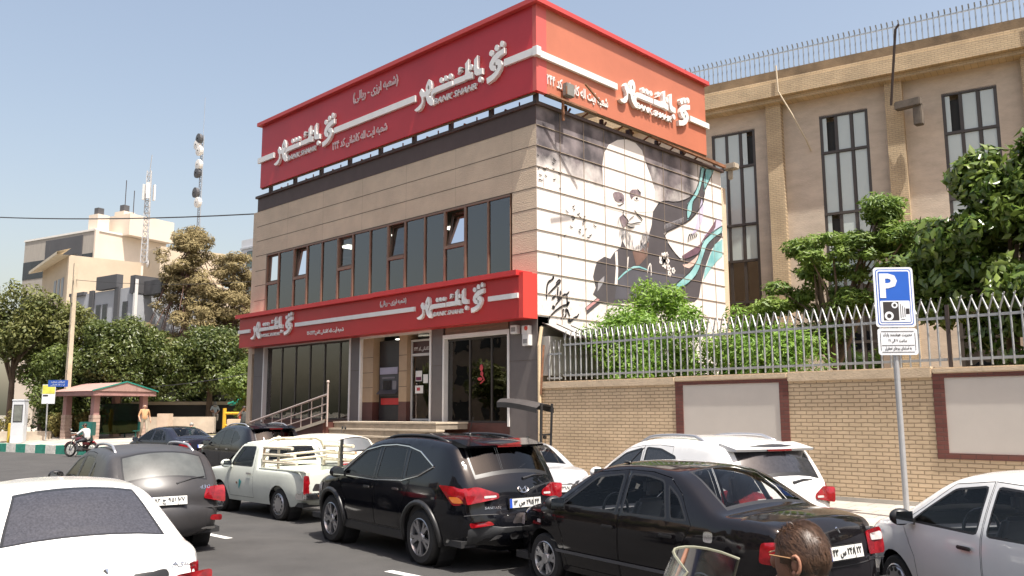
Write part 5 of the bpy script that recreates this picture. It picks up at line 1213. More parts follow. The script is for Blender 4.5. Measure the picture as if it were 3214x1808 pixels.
    for i, zk in enumerate(zs):
        if zk == 'open': continue
        edge = zk and (zs[i - 1] != zk or (i + 1 < len(zs) and zs[i + 1] != zk))
        for a, b_ in zip(ts[:-1], ts[1:]):
            q = [tp(i, a), tp(i, b_), tp(i + 1, b_), tp(i + 1, a)]; m_ = (a + b_) / 2
            if zk and abs(m_) < tg - .035 and not edge: gm_[zk].add(q, [(0, 1, 2, 3)])
            elif zk and abs(m_) < tg: body.add(q, [(0, 1, 2, 3)], 1)
            else: body.add(q, [(0, 1, 2, 3)], 0)
    body.build('body', [pm, blk], root, smooth=R(38))
    for k, g in gm_.items(): g.build(k, glr if k == 'rear_window' else gl, root, smooth=3)
    for s, sn in ((1, ''), (-1, '')):
        for i in range(len(doors)):
            sel = (lab == 30 + i); m_ = MB(); sidemesh(m_, sel, s); sidemesh(m_, (lab == 2) & (dl == 30 + i), s, 0, 1)
            dd = m_.build('door', [pm, blk], root, smooth=R(38))
            hx, hz_ = c['handles'][i]; hy = float(yh([(hx, hz_)])[0])
            hm = MB().box(hx - .09, hx + .09, *(sorted((s * (hy + .012), s * (hy + .04)))), hz_ - .014, hz_ + .02)
            hm.build('handle', c.get('handle_m', blk), dd, bevel=.008)
        for i, k in enumerate(wins):
            m_ = MB(); sidemesh(m_, lab == 10 + i, s, -.004); m_.build('side_window', gl, root, smooth=3)
        if c.get('chrome_line'):
            for ln in c['chrome_line']:
                p_ = resample(np.array(ln, float), .08); yy = yh(p_)
                MB().tube([(q[0], s * (y + .008), q[1]) for q, y in zip(p_, yy)], .011, 5).build('chrome_trim', chrome, root)
        if c.get('clad'):                                   # unpainted arch lips and sill
            for xc in wx:
                pp_ = []
                for q in range(17):
                    a = math.atan2(zb - wr, ar) + (PI - 2 * math.atan2(zb - wr, ar)) * q / 16; pp_.append((xc + (ar + .02) * math.cos(a), wr + (ar + .02) * math.sin(a)))
                yy = yh(np.array(pp_)); MB().tube([(p[0], s * (y + .0), p[1]) for p, y in zip(pp_, yy)], .04, 6).build('arch_trim', blk, root, smooth=3)
            xa, xb = min(wx) + ar, max(wx) - ar; ys = float(yh([((xa + xb) / 2, zb + .05)])[0]); MB().box(xa, xb, *sorted((s * (ys - .06), s * (ys + .02))), zb - .02, zb + .12).build('sill', blk, root, bevel=.02)
        # mirror
        if 'mirror' in c:
            mx_, mz = c['mirror']; my = float(yh([(mx_, mz)])[0])
            m_ = MB().ell((mx_ + .02, s * (my + .13), mz + .04), (.07, .12, .085), 12, 8).bar((mx_, s * (my - .02), mz - .02), (mx_, s * (my + .08), mz + .01), .05)
            mo = m_.build('mirror', c.get('mirror_m', pm), root, smooth=1.2)
            MB().add([(mx_ - .052, s * (my + .04), mz - .02), (mx_ - .052, s * (my + .22), mz - .02), (mx_ - .052, s * (my + .22), mz + .1), (mx_ - .052, s * (my + .04), mz + .1)], [(0, 1, 2, 3)]).build('mirror_glass', M('mirror_face', (.6, .65, .68), .05, .02, metal=1), mo)
    # closed underside, wheel wells, liner
    yb_ = W_ / 2 - .09; lo = zb + .02
    un = MB().box(.12, L - .15, -yb_, yb_, lo, lo + .08)
    for xc in wx:
        for s in (1, -1): un.lathe([(ar + .03, 0), (ar + .03, -s * .26)], (xc, s * (W_ / 2 - .07), wr), 'y', 20)
    un.build('underbody', rim_d, root)
    cab = c['cabin']; tub = MB(); cw = W_ / 2 - .10; zt = belt - .05
    tub.add([(cab[0], -cw, zt), (cab[1], -cw, zt), (cab[1], cw, zt), (cab[0], cw, zt), (cab[0] + .1, -cw, .35), (cab[1] - .1, -cw, .35), (cab[1] - .1, cw, .35), (cab[0] + .1, cw, .35)], [(4, 5, 6, 7), (0, 1, 5, 4), (1, 2, 6, 5), (2, 3, 7, 6), (3, 0, 4, 7)])
    tub.build('cabin_liner', int_d, root)
    if c.get('seats', True):
        im = c.get('trim', int_d); fx = c['fx']
        for s in (1, -1):
            y = s * W_ * .22; st_ = MB().box(fx, fx + .5, y - .24, y + .24, .45, .62)
            st_.add([(fx + .02, y - .23, .6), (fx + .14, y - .23, .6), (fx - .12, y - .2, 1.12 * belt / .95), (fx - .22, y - .2, 1.12 * belt / .95), (fx + .02, y + .23, .6), (fx + .14, y + .23, .6), (fx - .12, y + .2, 1.12 * belt / .95), (fx - .22, y + .2, 1.12 * belt / .95)], [(0, 1, 2, 3), (7, 6, 5, 4), (0, 4, 5, 1), (1, 5, 6, 2), (2, 6, 7, 3), (3, 7, 4, 0)])
            so = st_.build('seat', im, root, bevel=.04)
            MB().box(fx - .25, fx - .15, y - .13, y + .13, 1.16 * belt / .95, 1.34 * belt / .95).build('headrest', im, so, bevel=.04)
        if c.get('rear_seat', True):
            rx = c['fx'] - .95; MB().box(rx, rx + .45, -W_ * .36, W_ * .36, .45, .62).box(rx - .14, rx + .02, -W_ * .36, W_ * .36, .6, belt + .02).build('rear_seat', im, root, bevel=.04)
        dx = cab[1]; MB().box(dx - .45, dx, -cw, cw, belt - .3, belt - .04).build('dashboard', int_d, root, bevel=.05)
        MB().lathe([(.19 + .016 * math.cos(a), .016 * math.sin(a)) for a in [q * PI / 4 for q in range(9)]], (dx - .62, W_ * .22, belt - .02), 'x', 20).bar((dx - .62, W_ * .22 - .17, belt - .02), (dx - .62, W_ * .22 + .17, belt - .02), .03).bar((dx - .62, W_ * .22, belt - .02), (dx - .4, W_ * .22, belt - .1), .05).build('steering_wheel', blk, root)
    if c.get('shelf'): MB().box(c['shelf'][0], c['shelf'][1], -W_ * .37, W_ * .37, belt - .03, belt + .0).build('parcel_shelf', int_d, root)
    # lamps and plates lie on the skin
    ktop = int(np.argmax(top[:, 1])); rz = top[:ktop + 1]; order = np.argsort(rz[:, 1]); 
    fz = top[ktop:]; forder = np.argsort(fz[:, 1])
    def rear_x(y, z, off=.012):
        # rear face below the glass: first crossing from behind
        xs_ = np.interp(z, *mono(rz)); i = int(np.argmin(np.hypot(rz[:, 0] - xs_, rz[:, 1] - z))); Yh = max(.3, Yt[i]); 
        return xs_ - bow * abs(N_[i, 0]) * (1 - min(1, abs(y) / Yh) ** 2.2) - off
    def front_x(y, z, off=.012):
        xs_ = np.interp(z, *mono(fz[::-1])); i = ktop + int(np.argmin(np.hypot(fz[:, 0] - xs_, fz[:, 1] - z))); Yh = max(.3, Yt[i])
        return xs_ + bow * abs(N_[i, 0]) * (1 - min(1, abs(y) / Yh) ** 2.2) + off
    def mono(p):
        z_, x_ = [p[0][1]], [p[0][0]]
        for q in p[1:]:
            if q[1] > z_[-1] + 1e-4: z_.append(q[1]); x_.append(q[0])
        return z_, x_
    def grid_poly(poly, fn, mb, mi=0):
        poly = [Vector(p) for p in rounded(poly, .03)]; n = len(poly); xs_ = [p.x for p in poly]; ys_ = [p.y for p in poly]
        ex = [Vector((x, y)) for x in np.arange(min(xs_), max(xs_), .05) for y in np.arange(min(ys_), max(ys_), .05)]
        ar_ = sum(poly[i - 1].x * poly[i].y - poly[i].x * poly[i - 1].y for i in range(n))
        if ar_ < 0: poly = poly[::-1]
        ex = [e for e in ex if inside(e, poly)]
        o_ = delaunay_2d_cdt(poly + ex, [], [list(range(n))], 1, 1e-5)
        mb.add([fn(p.x, p.y) for p in o_[0]], [tuple(f) for f in o_[2]], mi)
    cache = c.get('lampmats', [lamp_r, lamp_w, lamp_o])
    for s in (1, -1):
        m_ = MB()
        for poly, mi, off in c.get('tail_rear', []): grid_poly([(s * p[0], p[1]) for p in poly], lambda y, z: (rear_x(y, z, off), y, z), m_, mi)
        for poly, mi, off in c.get('tail_side', []): grid_poly(poly, lambda x, z: (x, s * (float(yh([(x, z)])[0]) + off), z), m_, mi)
        if m_.f: m_.build('taillight', cache, root, smooth=.8)
        m_ = MB()
        for poly, mi, off in c.get('head_front', []): grid_poly([(s * p[0], p[1]) for p in poly], lambda y, z: (front_x(y, z, off), y, z), m_, mi)
        for poly, mi, off in c.get('head_side', []): grid_poly(poly, lambda x, z: (x, s * (float(yh([(x, z)])[0]) + off), z), m_, mi)
        if m_.f: m_.build('headlight', [lamp_w, lamp_o, blk], root, smooth=.8)
        for nm, poly, mt, off in c.get('side_bits', []):
            m_ = MB(); grid_poly(poly, lambda x, z: (x, s * (float(yh([(x, z)])[0]) + off), z), m_); m_.build(nm, mt, root, smooth=.8)
        for xc in wx:
            tm, rm = wheel_mesh(wr, c.get('rim', 'five'), c.get('tw', .2))
            w_ = link('wheel', tm, root, (xc, s * (W_ / 2 - .14), wr)); w_.rotation_euler = (0, (xc * 1.7) % 1.2, 0 if s > 0 else PI)
            link('rim', rm, w_)
    for nm, poly, mt, off in c.get('rear_bits', []):
        m_ = MB(); grid_poly(poly, lambda y, z: (rear_x(y, z, off), y, z), m_); m_.build(nm, mt, root, smooth=.8)
    for nm, poly, mt, off in c.get('front_bits', []):
        m_ = MB(); grid_poly(poly, lambda y, z: (front_x(y, z, off), y, z), m_); m_.build(nm, mt, root, smooth=.8)
    if 'plate' in c:
        y0, zp, word = c['plate']; xr = rear_x(y0, zp, .03); xr2 = rear_x(y0, zp + .05, .03); k = (xr2 - xr) / .05
        def pm_(u, v, d_): return (xr + k * v - .002 - d_, y0 - u, zp + v)
        m_ = MB(); hw, hh = .26, .058
        for a0, a1, b0, b1, dz_, mi in ((-hw - .012, hw + .012, -hh - .012, hh + .012, .0, 2), (-hw, hw, -hh, hh, .006, 0), (-hw, -hw + .04, -hh, hh, .009, 1)):
            m_.add([pm_(u, v, dz_) for u, v in ((a0, b0), (a1, b0), (a1, b1), (a0, b1))], [(0, 1, 2, 3)], mi)
        po = m_.build('number_plate', [plate_w, plate_b, plate_k], root)
        m_ = MB(); put(m_, txt(plate_order(word), .43, .085, depth=.003, bold=.012), lambda x, y, d_: pm_(-.20 + x, -.042 + y, .011 + d_)); m_.add([pm_(u, v, .011) for u, v in ((.13, -hh), (.136, -hh), (.136, hh), (.13, hh))], [(0, 1, 2, 3)]); m_.build('lettering', plate_k, po)
    if 'badge' in c:
        for word, y0, zp, w_, h_ in c['badge']:
            m_ = MB(); v_ = txt(word, w_, h_, depth=.004, shear=.2); xr = rear_x(y0, zp, .02); put(m_, v_, lambda x, y, d_: (rear_x(y0 - x, zp + y, .014) - d_, y0 - x, zp + y)); m_.build('badge', chrome, root)
    if 'emblem' in c:
        y0, zp, a_, b_, kind = c['emblem']; m_ = MB()
        X = lambda y, z: (rear_x(y, z, .02), y, z)
        if kind == 'oval':
            m_.tube([X(y0 + a_ * math.cos(q * PI / 12), zp + b_ * math.sin(q * PI / 12)) for q in range(25)], .008, 5)
            for sx in (-1, 1): m_.tube([X(y0 + sx * a_ * .55 + a_ * .12, zp + b_ * .7), X(y0 + sx * a_ * .42 - a_ * .1, zp - b_ * .7)], .009, 5)
            m_.tube([X(y0 + a_ * .5, zp - b_ * .25), X(y0 - a_ * .5, zp + b_ * .25)], .009, 5)
        else:
            m_.tube([X(y0 - a_ * .5, zp + b_), X(y0 + a_ * .3, zp + b_ * .7), X(y0 + a_ * .1, zp + b_ * .1), X(y0 + a_ * .4, zp - b_ * .3), X(y0 - a_ * .1, zp - b_)], [.012, .024, .014, .022, .008], 6)
        m_.build('emblem', chrome, root)
    if c.get('seam'):
        for z_, w_ in c['seam']:
            m_ = MB(); ys_ = np.linspace(-w_, w_, 15); m_.tube([(rear_x(y, z_, .001), y, z_) for y in ys_], .007, 5); m_.build('panel_gap', rim_d, root)
    if c.get('rails'):
        x0, x1, hh = c['rails']; zt_ = lambda x: float(np.interp(x, *zip(*sorted((tuple(p) for p in top[np.abs(N_[:, 1]) > .5 - 0]), key=lambda p: p[0]))))
        for s in (1, -1):
            p_ = []
            for q in range(13):
                x = x0 + (x1 - x0) * q / 12; e = min(1, min(q, 12 - q) / 2.0); i = int(np.argmin(np.hypot(top[:, 0] - x, (top[:, 1] - roof) * .2)))
                p_.append((x, s * (Yt[i] - .03), top[i, 1] + hh * e - .01))
            MB().tube(p_, .022, 7).build('roof_rail', c.get('rail_m', M('silver_rail', (.5, .5, .52), .3, .05, metal=.7)), root, smooth=3)
    if c.get('wiper'):
        (y0, z0), (y1, z1) = c['wiper']; MB().tube([(rear_x(y0, z0, .05), y0, z0), (rear_x((y0 + y1) / 2, (z0 + z1) / 2 + .01, .045), (y0 + y1) / 2, (z0 + z1) / 2 + .02), (rear_x(y1, z1, .03), y1, z1)], [.022, .016, .008], 6).build('wiper', blk, root)
    if c.get('spoiler'):
        x, z, w_, l_ = c['spoiler']; m_ = MB()
        for k in range(8):
            y0, y1 = -w_ + 2 * w_ * k / 8, -w_ + 2 * w_ * (k + 1) / 8
            f_ = lambda y: .06 * (y / w_) ** 2
            o = len(m_.v); m_.v += [(x + f_(y0), y0, z), (x + f_(y1), y1, z), (x + l_, y1, z + .075), (x + l_, y0, z + .075), (x + .02 + f_(y0), y0, z - .03), (x + .02 + f_(y1), y1, z - .03), (x + l_, y1, z - .02), (x + l_, y0, z - .02)]
            for ff in ((0, 1, 2, 3), (4, 7, 6, 5), (0, 4, 5, 1)): m_.f.append(tuple(o + q for q in ff)); m_.m.append(0)
            if k in (0, 7): m_.f.append((o, o + 3, o + 7, o + 4) if k == 0 else (o + 1, o + 5, o + 6, o + 2)); m_.m.append(0)
        so = m_.build('spoiler', pm, root, smooth=.7)
        MB().box(x - .012, x + .02, -.2, .2, z - .026, z - .006).build('stop_lamp', hi_stop, so)
    if c.get('aerial'):
        x, y, z, dx, dz_ = c['aerial']; MB().tube([(x, y, z - .03), (x + dx, y, z + dz_)], .006, 5).ell((x, y, z), (.06, .03, .015)).build('aerial', blk, root)
    return root, dict(yh=yh, rear_x=rear_x, top=top)

SED = dict(L=4.5, W=1.72, zb=.21, belt=.93, wheels=(.98, 3.64), wr=.30, th=.22, cabin=(1.25, 3.45), fx=2.35, shelf=(.75, 1.3),
  top=[(.16, .22), (.03, .3), (.0, .46), (.03, .62), (.02, .72), (.05, .88), (.10, .985), (.22, 1.02), (.55, 1.045), (.78, 1.045), (.98, 1.16), (1.28, 1.34), (1.5, 1.42), (1.85, 1.455), (2.25, 1.46), (2.6, 1.43), (2.85, 1.36), (3.15, 1.19), (3.48, .99), (3.62, .95), (4.0, .90), (4.3, .80), (4.42, .70), (4.5, .55), (4.47, .36), (4.36, .22)],
  glasszones=dict(rear_window=(.80, 1.44, 1.06, 1.40), windscreen=(2.80, 3.47, 1.0, 1.37)),
  win=dict(front=[(2.26, .95), (3.28, .955), (3.05, 1.1), (2.72, 1.32), (2.26, 1.375)], rear=[(1.44, .955), (2.17, .95), (2.17, 1.38), (1.86, 1.375), (1.60, 1.335)], quarter=[(1.14, .965), (1.40, .957), (1.54, 1.31), (1.33, 1.19)]),
  doors=[[(2.215, .28), (3.20, .28), (3.235, .6), (3.42, .93), (3.10, 1.12), (2.74, 1.365), (2.215, 1.415)], [(1.08, .93), (1.2, .75), (1.36, .52), (1.43, .28), (2.205, .28), (2.205, 1.415), (1.82, 1.41), (1.52, 1.365), (1.3, 1.22)]],
  handles=[(2.36, .80), (1.42, .80)], mirror=(3.22, .95), mirror_m=blk,
  tail_rear=[([(.50, .66), (.78, .66), (.78, .90), (.50, .88)], 0, .012)], tail_side=[([(.04, .66), (.26, .68), (.24, .86), (.05, .88)], 0, .010)],
  head_front=[([(.42, .62), (.74, .62), (.74, .77), (.42, .74)], 0, .01)], head_side=[([(4.18, .64), (4.42, .62), (4.36, .76), (4.15, .79)], 0, .012)],
  seam=[(.63, .76)], plate=(0, .78, '۴۳س۲۴۸۲۲'))
def mk(base, **k):
    d = dict(base); d.update(k); return d
def scaled(base, sx, sz, **k):
    d = dict(base); f = lambda p: (p[0] * sx, p[1] * sz)
    d['top'] = [f(p) for p in base['top']]; d['win'] = {n_: [f(p) for p in v] for n_, v in base['win'].items()}; d['doors'] = [[f(p) for p in v] for v in base['doors']]
    d['handles'] = [f(p) for p in base['handles']]; d['L'] = base['L'] * sx; d['belt'] = base['belt'] * sz; d['cabin'] = tuple(x * sx for x in base['cabin']); d['fx'] = base['fx'] * sx
    d['wheels'] = tuple(x * sx for x in base['wheels']); d['mirror'] = f(base['mirror']); d['glasszones'] = {n_: (v[0] * sx, v[1] * sx, v[2] * sz, v[3] * sz) for n_, v in base['glasszones'].items()}
    for q in ('tail_side', 'head_side'): d[q] = [([f(p) for p in v[0]],) + tuple(v[1:]) for v in base.get(q, [])]
    for q in ('tail_rear', 'head_front'): d[q] = [([(p[0], p[1] * sz) for p in v[0]],) + tuple(v[1:]) for v in base.get(q, [])]
    d['seam'] = [(z_ * sz, w_) for z_, w_ in base.get('seam', [])]
    if 'shelf' in base: d['shelf'] = tuple(x * sx for x in base['shelf'])
    d.update(k); return d
SUV = dict(L=4.69, W=1.86, zb=.30, belt=1.06, wheels=(1.02, 3.72), wr=.37, th=.20, cabin=(.5, 3.55), fx=2.35, rnd=.10, bow=.15, cr=.22, crown=.04, gap=.07, tw=.23, clad=True, rim='twin', tg=.92,
  top=[(.16, .33), (.05, .40), (.0, .58), (.03, .72), (.06, .82), (.07, 1.0), (.13, 1.13), (.27, 1.33), (.42, 1.52), (.50, 1.60), (.75, 1.645), (1.3, 1.69), (1.9, 1.69), (2.4, 1.655), (2.75, 1.58), (3.15, 1.36), (3.55, 1.12), (3.75, 1.07), (4.2, 1.0), (4.48, .88), (4.62, .74), (4.69, .56), (4.64, .38), (4.5, .31)],
  glasszones=dict(rear_window=(.13, .45, 1.14, 1.555), windscreen=(2.72, 3.55, 1.12, 1.60)),
  win=dict(front=[(2.34, 1.08), (3.36, 1.085), (3.05, 1.28), (2.75, 1.46), (2.34, 1.535)], rear=[(1.52, 1.11), (2.26, 1.08), (2.26, 1.545), (1.9, 1.56), (1.58, 1.545)], quarter=[(.80, 1.31), (1.10, 1.19), (1.46, 1.12), (1.50, 1.535), (1.2, 1.49)]),
  doors=[[(2.305, .42), (3.17, .42), (3.22, .75), (3.46, 1.06), (3.08, 1.32), (2.75, 1.52), (2.305, 1.585)], [(1.30, 1.10), (1.40, .86), (1.54, .66), (1.58, .42), (2.295, .42), (2.295, 1.585), (1.9, 1.6), (1.55, 1.585), (1.51, 1.12)]],
  handles=[(2.47, .95), (1.62, .97)], mirror=(3.28, 1.09), handle_m=chrome,
  tail_rear=[([(.36, .93), (.80, .86), (.84, 1.06), (.62, 1.08), (.36, .99)], 0, .014), ([(.40, .945), (.56, .935), (.56, .965), (.40, .97)], 1, .018)],
  tail_side=[([(.06, .86), (.28, .84), (.56, 1.09), (.40, 1.09), (.10, 1.06)], 0, .012), ([(.12, .875), (.28, .87), (.36, .95), (.2, .95)], 2, .015)],
  head_side=[([(4.1, .78), (4.55, .72), (4.48, .84), (4.05, .92)], 0, .012)], head_front=[([(.45, .72), (.82, .72), (.82, .86), (.45, .80)], 0, .01)])
HAT = scaled(SUV, .94, .90, W=1.76, rim='five', clad=False)
car('black_suv', 'shiny black SUV with alloy wheels, red wraparound tail lamps and a plate in Persian digits', 'SUV', (7.50, -8.56, 0), PI - R(8), mk(SUV, paint=paint('paint_black', (.006, .0065, .009), .07, 1.), glass=cgl_t, mirror_m=MATS['paint_black'],
  chrome_line=[[(.78, 1.31), (1.10, 1.175), (1.5, 1.095), (2.3, 1.06), (3.40, 1.075)], [(.78, 1.32), (1.2, 1.50), (1.55, 1.56), (1.9, 1.575), (2.32, 1.55), (2.75, 1.475), (3.05, 1.30), (3.40, 1.08)]],
  plate=(-.02, .86, '۱۳ص۲۹۵۴۴'), emblem=(-.02, 1.03, .085, .045, 'oval'), badge=[('SANTAFE', .56, .80, .22, .03)], seam=[(.73, .86)], spoiler=(.20, 1.60, .66, .42), wiper=((-.05, 1.16), (-.48, 1.19)), rails=(.75, 2.5, .035), rail_m=blk,
  aerial=(1.1, .05, 1.73, -.12, .24), rear_bits=[('bumper_insert', [(-.78, .36), (.78, .36), (.82, .56), (.62, .60), (-.62, .60), (-.82, .56)], M('bumper_grey', (.045, .047, .05), .5, .1), .010), ('skid_plate', [(-.5, .37), (.5, .37), (.42, .47), (-.42, .47)], M('skid_silver', (.42, .42, .42), .35, .05, metal=.6), .022), ('fog_reflector', [(.45, .60), (.78, .575), (.80, .64), (.5, .65)], lamp_r, .016), ('fog_reflector', [(-.45, .60), (-.78, .575), (-.80, .64), (-.5, .65)], lamp_r, .016)]))
car('black_sedan', 'glossy black sedan in the near lane with clear windows and a plate ending in 22', 'car', (12.0, -8.95, 0), PI - R(11), scaled(SED, .95, 1.0, paint=paint('paint_black_brown', (.008, .007, .008), .07, 1.), emblem=(0, .965, .05, .05, 'horse'), lampmats=[lamp_r, lamp_w, lamp_o], aerial=(2.35, .45, 1.475, -.28, .17), trim=int_d,
  tail_rear=[([(.47, .68), (.80, .66), (.80, .91), (.47, .89)], 0, .012), ([(.56, .80), (.79, .79), (.79, .87), (.56, .86)], 1, .016)], badge=[('SAMAND', -.45, .63, .2, .03)], seam=[(.62, .8), (.44, .8)],
  side_bits=[('side_strip', [(1.36, .42), (3.2, .42), (3.2, .455), (1.36, .455)], M('strip_grey', (.10, .10, .105), .5), .016), ('fuel_cap', [(.74, .80), (.86, .80), (.86, .90), (.74, .90)], chrome, .004), ('side_repeater', [(3.48, .72), (3.56, .72), (3.56, .76), (3.48, .76)], lamp_w, .012)],
  front_bits=[('bumper_strip', [(-.75, .42), (.75, .42), (.75, .5), (-.75, .5)], blk, .02)], rim='twin', plate=(0, .75, '۴۳س۲۴۸۲۲')))
car('white_suv', 'white SUV with silver rails and dark windows half hidden behind the black sedan', 'SUV', (10.3, -6.4, 0), PI - R(20), scaled(SUV, .94, .98, paint=paint('paint_white', (.80, .79, .76), .25, .8), glass=cgl_d, rim='five', clad=False, seats=False,
  win=dict(front=[(2.2, 1.06), (3.22, 1.05), (3.0, 1.22), (2.62, 1.43), (2.2, 1.52)], rear=[(1.35, 1.07), (2.12, 1.06), (2.12, 1.53), (1.75, 1.52), (1.35, 1.42)], quarter=[(.86, 1.10), (1.28, 1.075), (1.28, 1.40), (1.06, 1.30)]),
  rails=(.9, 2.5, .06), spoiler=(.18, 1.55, .66, .42), wiper=((.0, 1.13), (-.4, 1.15)), tail_side=[([(.05, .82), (.30, .86), (.34, 1.02), (.12, 1.10)], 0, .012)], mirror_m=MATS['paint_white'],
  side_bits=[('side_vent', [(3.2, .86), (3.36, .88), (3.34, .94), (3.22, .92)], blk, .012)], plate=(0, .72, '۶۸ب۳۱۷۱۱')))
car('white_sedan', 'plain white compact sedan cut by the right edge, with black handle and clear windows', 'car', (15.2, -9.0, 0), PI - R(37), scaled(SED, .93, 1.0, W=1.66, paint=MATS['paint_white'], wr=.28, rim='cap',
  win=dict(front=[(2.06, .93), (3.06, .935), (2.86, 1.08), (2.5, 1.31), (2.06, 1.37)], rear=[(1.02, .945), (1.95, .93), (1.95, 1.372), (1.6, 1.36), (1.25, 1.22)]),
  doors=[[(2.01, .28), (2.98, .28), (3.0, .6), (3.18, .92), (2.88, 1.1), (2.52, 1.35), (2.01, 1.41)], [(.96, .93), (1.12, .75), (1.25, .52), (1.32, .28), (2.0, .28), (2.0, 1.41), (1.58, 1.40), (1.2, 1.26)]],
  handles=[(2.2, .80), (1.3, .80)], trim=int_d, plate=(0, .72, '۲۱د۵۶۲۳۳')))
car('white_saloon', 'white saloon in the left foreground seen from behind with a dark dusty rear window', 'car', (8.86, -14.39, 0), PI - R(8.5), mk(SED, W=1.65, paint=MATS['paint_white'], glass=cgl, glass_rear=M('rear_glass_mottled', (.042, .042, .05), .35, .45, 55., spec=.5), wr=.29,
  top=[(.16, .22), (.03, .3), (.0, .46), (.03, .62), (.02, .72), (.05, .86), (.10, .945), (.22, .97), (.5, .985), (.72, .985), (.95, 1.12), (1.22, 1.30), (1.42, 1.375), (1.8, 1.405), (2.25, 1.41), (2.6, 1.38), (2.85, 1.32), (3.15, 1.16), (3.48, .97), (3.62, .93), (4.0, .88), (4.3, .79), (4.42, .70), (4.5, .55), (4.47, .36), (4.36, .22)],
  glasszones=dict(rear_window=(.73, 1.33, 1.0, 1.345), windscreen=(2.80, 3.47, .98, 1.33)), win={k: [(p[0], p[1] * .965) for p in v] for k, v in SED['win'].items()}, doors=[[(p[0], p[1] * .965) for p in d] for d in SED['doors']],
  tg=.86, tail_rear=[([(.46, .60), (.78, .58), (.80, .82), (.5, .80)], 0, .012)], badge=[('نسیم', -.48, .86, .18, .05)], rear_bits=[('boot_strip', [(-.46, .80), (.46, .80), (.44, .86), (-.44, .86)], blk, .012)], emblem=(0, .905, .03, .03, 'horse'), plate=(0, .66, '۱۱ل۴۸۲۶۶')))
car('grey_crossover', 'dusty dark grey hatchback with silver roof rails and a rear wiper', 'car', (3.19, -11.38, 0), PI - R(9), scaled(SUV, .95, .905, W=1.76, paint=paint('paint_dusty_grey', (.045, .043, .044), .38, .3, .25), glass=cgl, glass_rear=cgl_dust, clad=False, rim='five', wr=.32, zb=.26, gap=.06,
  top=[(.16, .3), (.05, .34), (.0, .5), (.02, .62), (.07, .70), (.08, .86), (.16, 1.0), (.34, 1.2), (.52, 1.36), (.62, 1.42), (.85, 1.46), (1.3, 1.50), (1.8, 1.51), (2.25, 1.48), (2.6, 1.41), (2.95, 1.23), (3.36, 1.0), (3.55, .955), (4.0, .88), (4.25, .78), (4.38, .66), (4.45, .5), (4.42, .36), (4.3, .3)],
  glasszones=dict(rear_window=(.17, .57, 1.03, 1.375), windscreen=(2.58, 3.37, 1.0, 1.42)), belt=.95,
  win=dict(front=[(2.22, .96), (3.16, .965), (2.9, 1.12), (2.58, 1.31), (2.22, 1.385)], rear=[(1.42, .99), (2.13, .965), (2.13, 1.395), (1.75, 1.40), (1.42, 1.37)], quarter=[(1.04, 1.04), (1.34, 1.0), (1.34, 1.34), (1.2, 1.27)]),
  rails=(.85, 2.4, .07), mirror=(3.12, .98), mirror_m=blk, wiper=((-.1, 1.02), (-.55, 1.10)), plate=(.03, .80, '۸۲ج۹۵۱۷۷'), emblem=(0, .95, .045, .045, 'horse'), badge=[('H30', -.42, .93, .2, .05)], seam=[(.66, .8)],
  tail_rear=[([(.50, .80), (.84, .72), (.84, .97), (.56, .95)], 0, .014)], tail_side=[([(.06, .74), (.3, .76), (.42, .95), (.1, .97)], 0, .012)], rear_bits=[('fog_reflector', [(.6, .48), (.78, .46), (.78, .55), (.62, .55)], lamp_r, .014), ('fog_reflector', [(-.6, .48), (-.78, .46), (-.78, .55), (-.62, .55)], lamp_r, .014), ('stop_lamp', [(-.22, 1.405), (.22, 1.405), (.22, 1.43), (-.22, 1.43)], hi_stop, .02), ('bumper_trim', [(-.7, .34), (.7, .34), (.7, .38), (-.7, .38)], chrome, .012)]))
car('black_crossover', 'dark crossover with silver roof rails parked beyond the pickup near the handrail', 'SUV', (-7.16, -3.5, 0), PI - R(7), scaled(SUV, .97, .99, paint=paint('paint_blue_black', (.011, .012, .017), .1, .9), glass=cgl_t, rails=(.75, 2.5, .05), spoiler=(.2, 1.58, .66, .42), clad=False, plate=(0, .8, '۵۵ط۱۲۳۸۸'), rear_bits=[]))
car('navy_sedan', 'dark navy sedan farthest away by the park corner with see through windows', 'car', (-15.8, -1.6, 0), PI + R(4), scaled(SED, 1.02, 1.03, W=1.78, paint=paint('paint_navy', (.014, .015, .025), .1, .9), wr=.32, plate=(0, .8, '۷۷و۲۱۵۴۴'), mirror_m=MATS['paint_navy'],
  top=[(p[0] * 1.02, p[1] * 1.0) for p in SED['top'][:6]] + [(.10, 1.0), (.2, 1.045), (.45, 1.07), (.66, 1.09), (.95, 1.24), (1.3, 1.40), (1.6, 1.465), (2.0, 1.49), (2.4, 1.475), (2.7, 1.42), (3.0, 1.29), (3.5, 1.01), (3.7, .96), (4.1, .90), (4.4, .80), (4.5, .70), (4.59, .55), (4.56, .36), (4.4, .22)],
  glasszones=dict(rear_window=(.70, 1.45, 1.10, 1.43), windscreen=(2.75, 3.5, 1.02, 1.42))))
car('silver_sedan', 'silver sedan squeezed between the black SUV and the white SUV', 'car', (5.6, -5.7, 0), PI - R(24), mk(SED, paint=paint('paint_silver', (.42, .43, .45), .28, .7), trim=int_d, plate=(-.1, .74, '۴۴ج۳۱۸۶۶'),
  rear_bits=[('boot_panel', [(-.5, .64), (.5, .64), (.5, .86), (-.5, .86)], M('boot_dark', (.03, .03, .032), .4), .006)], seam=[(.6, .78)]))
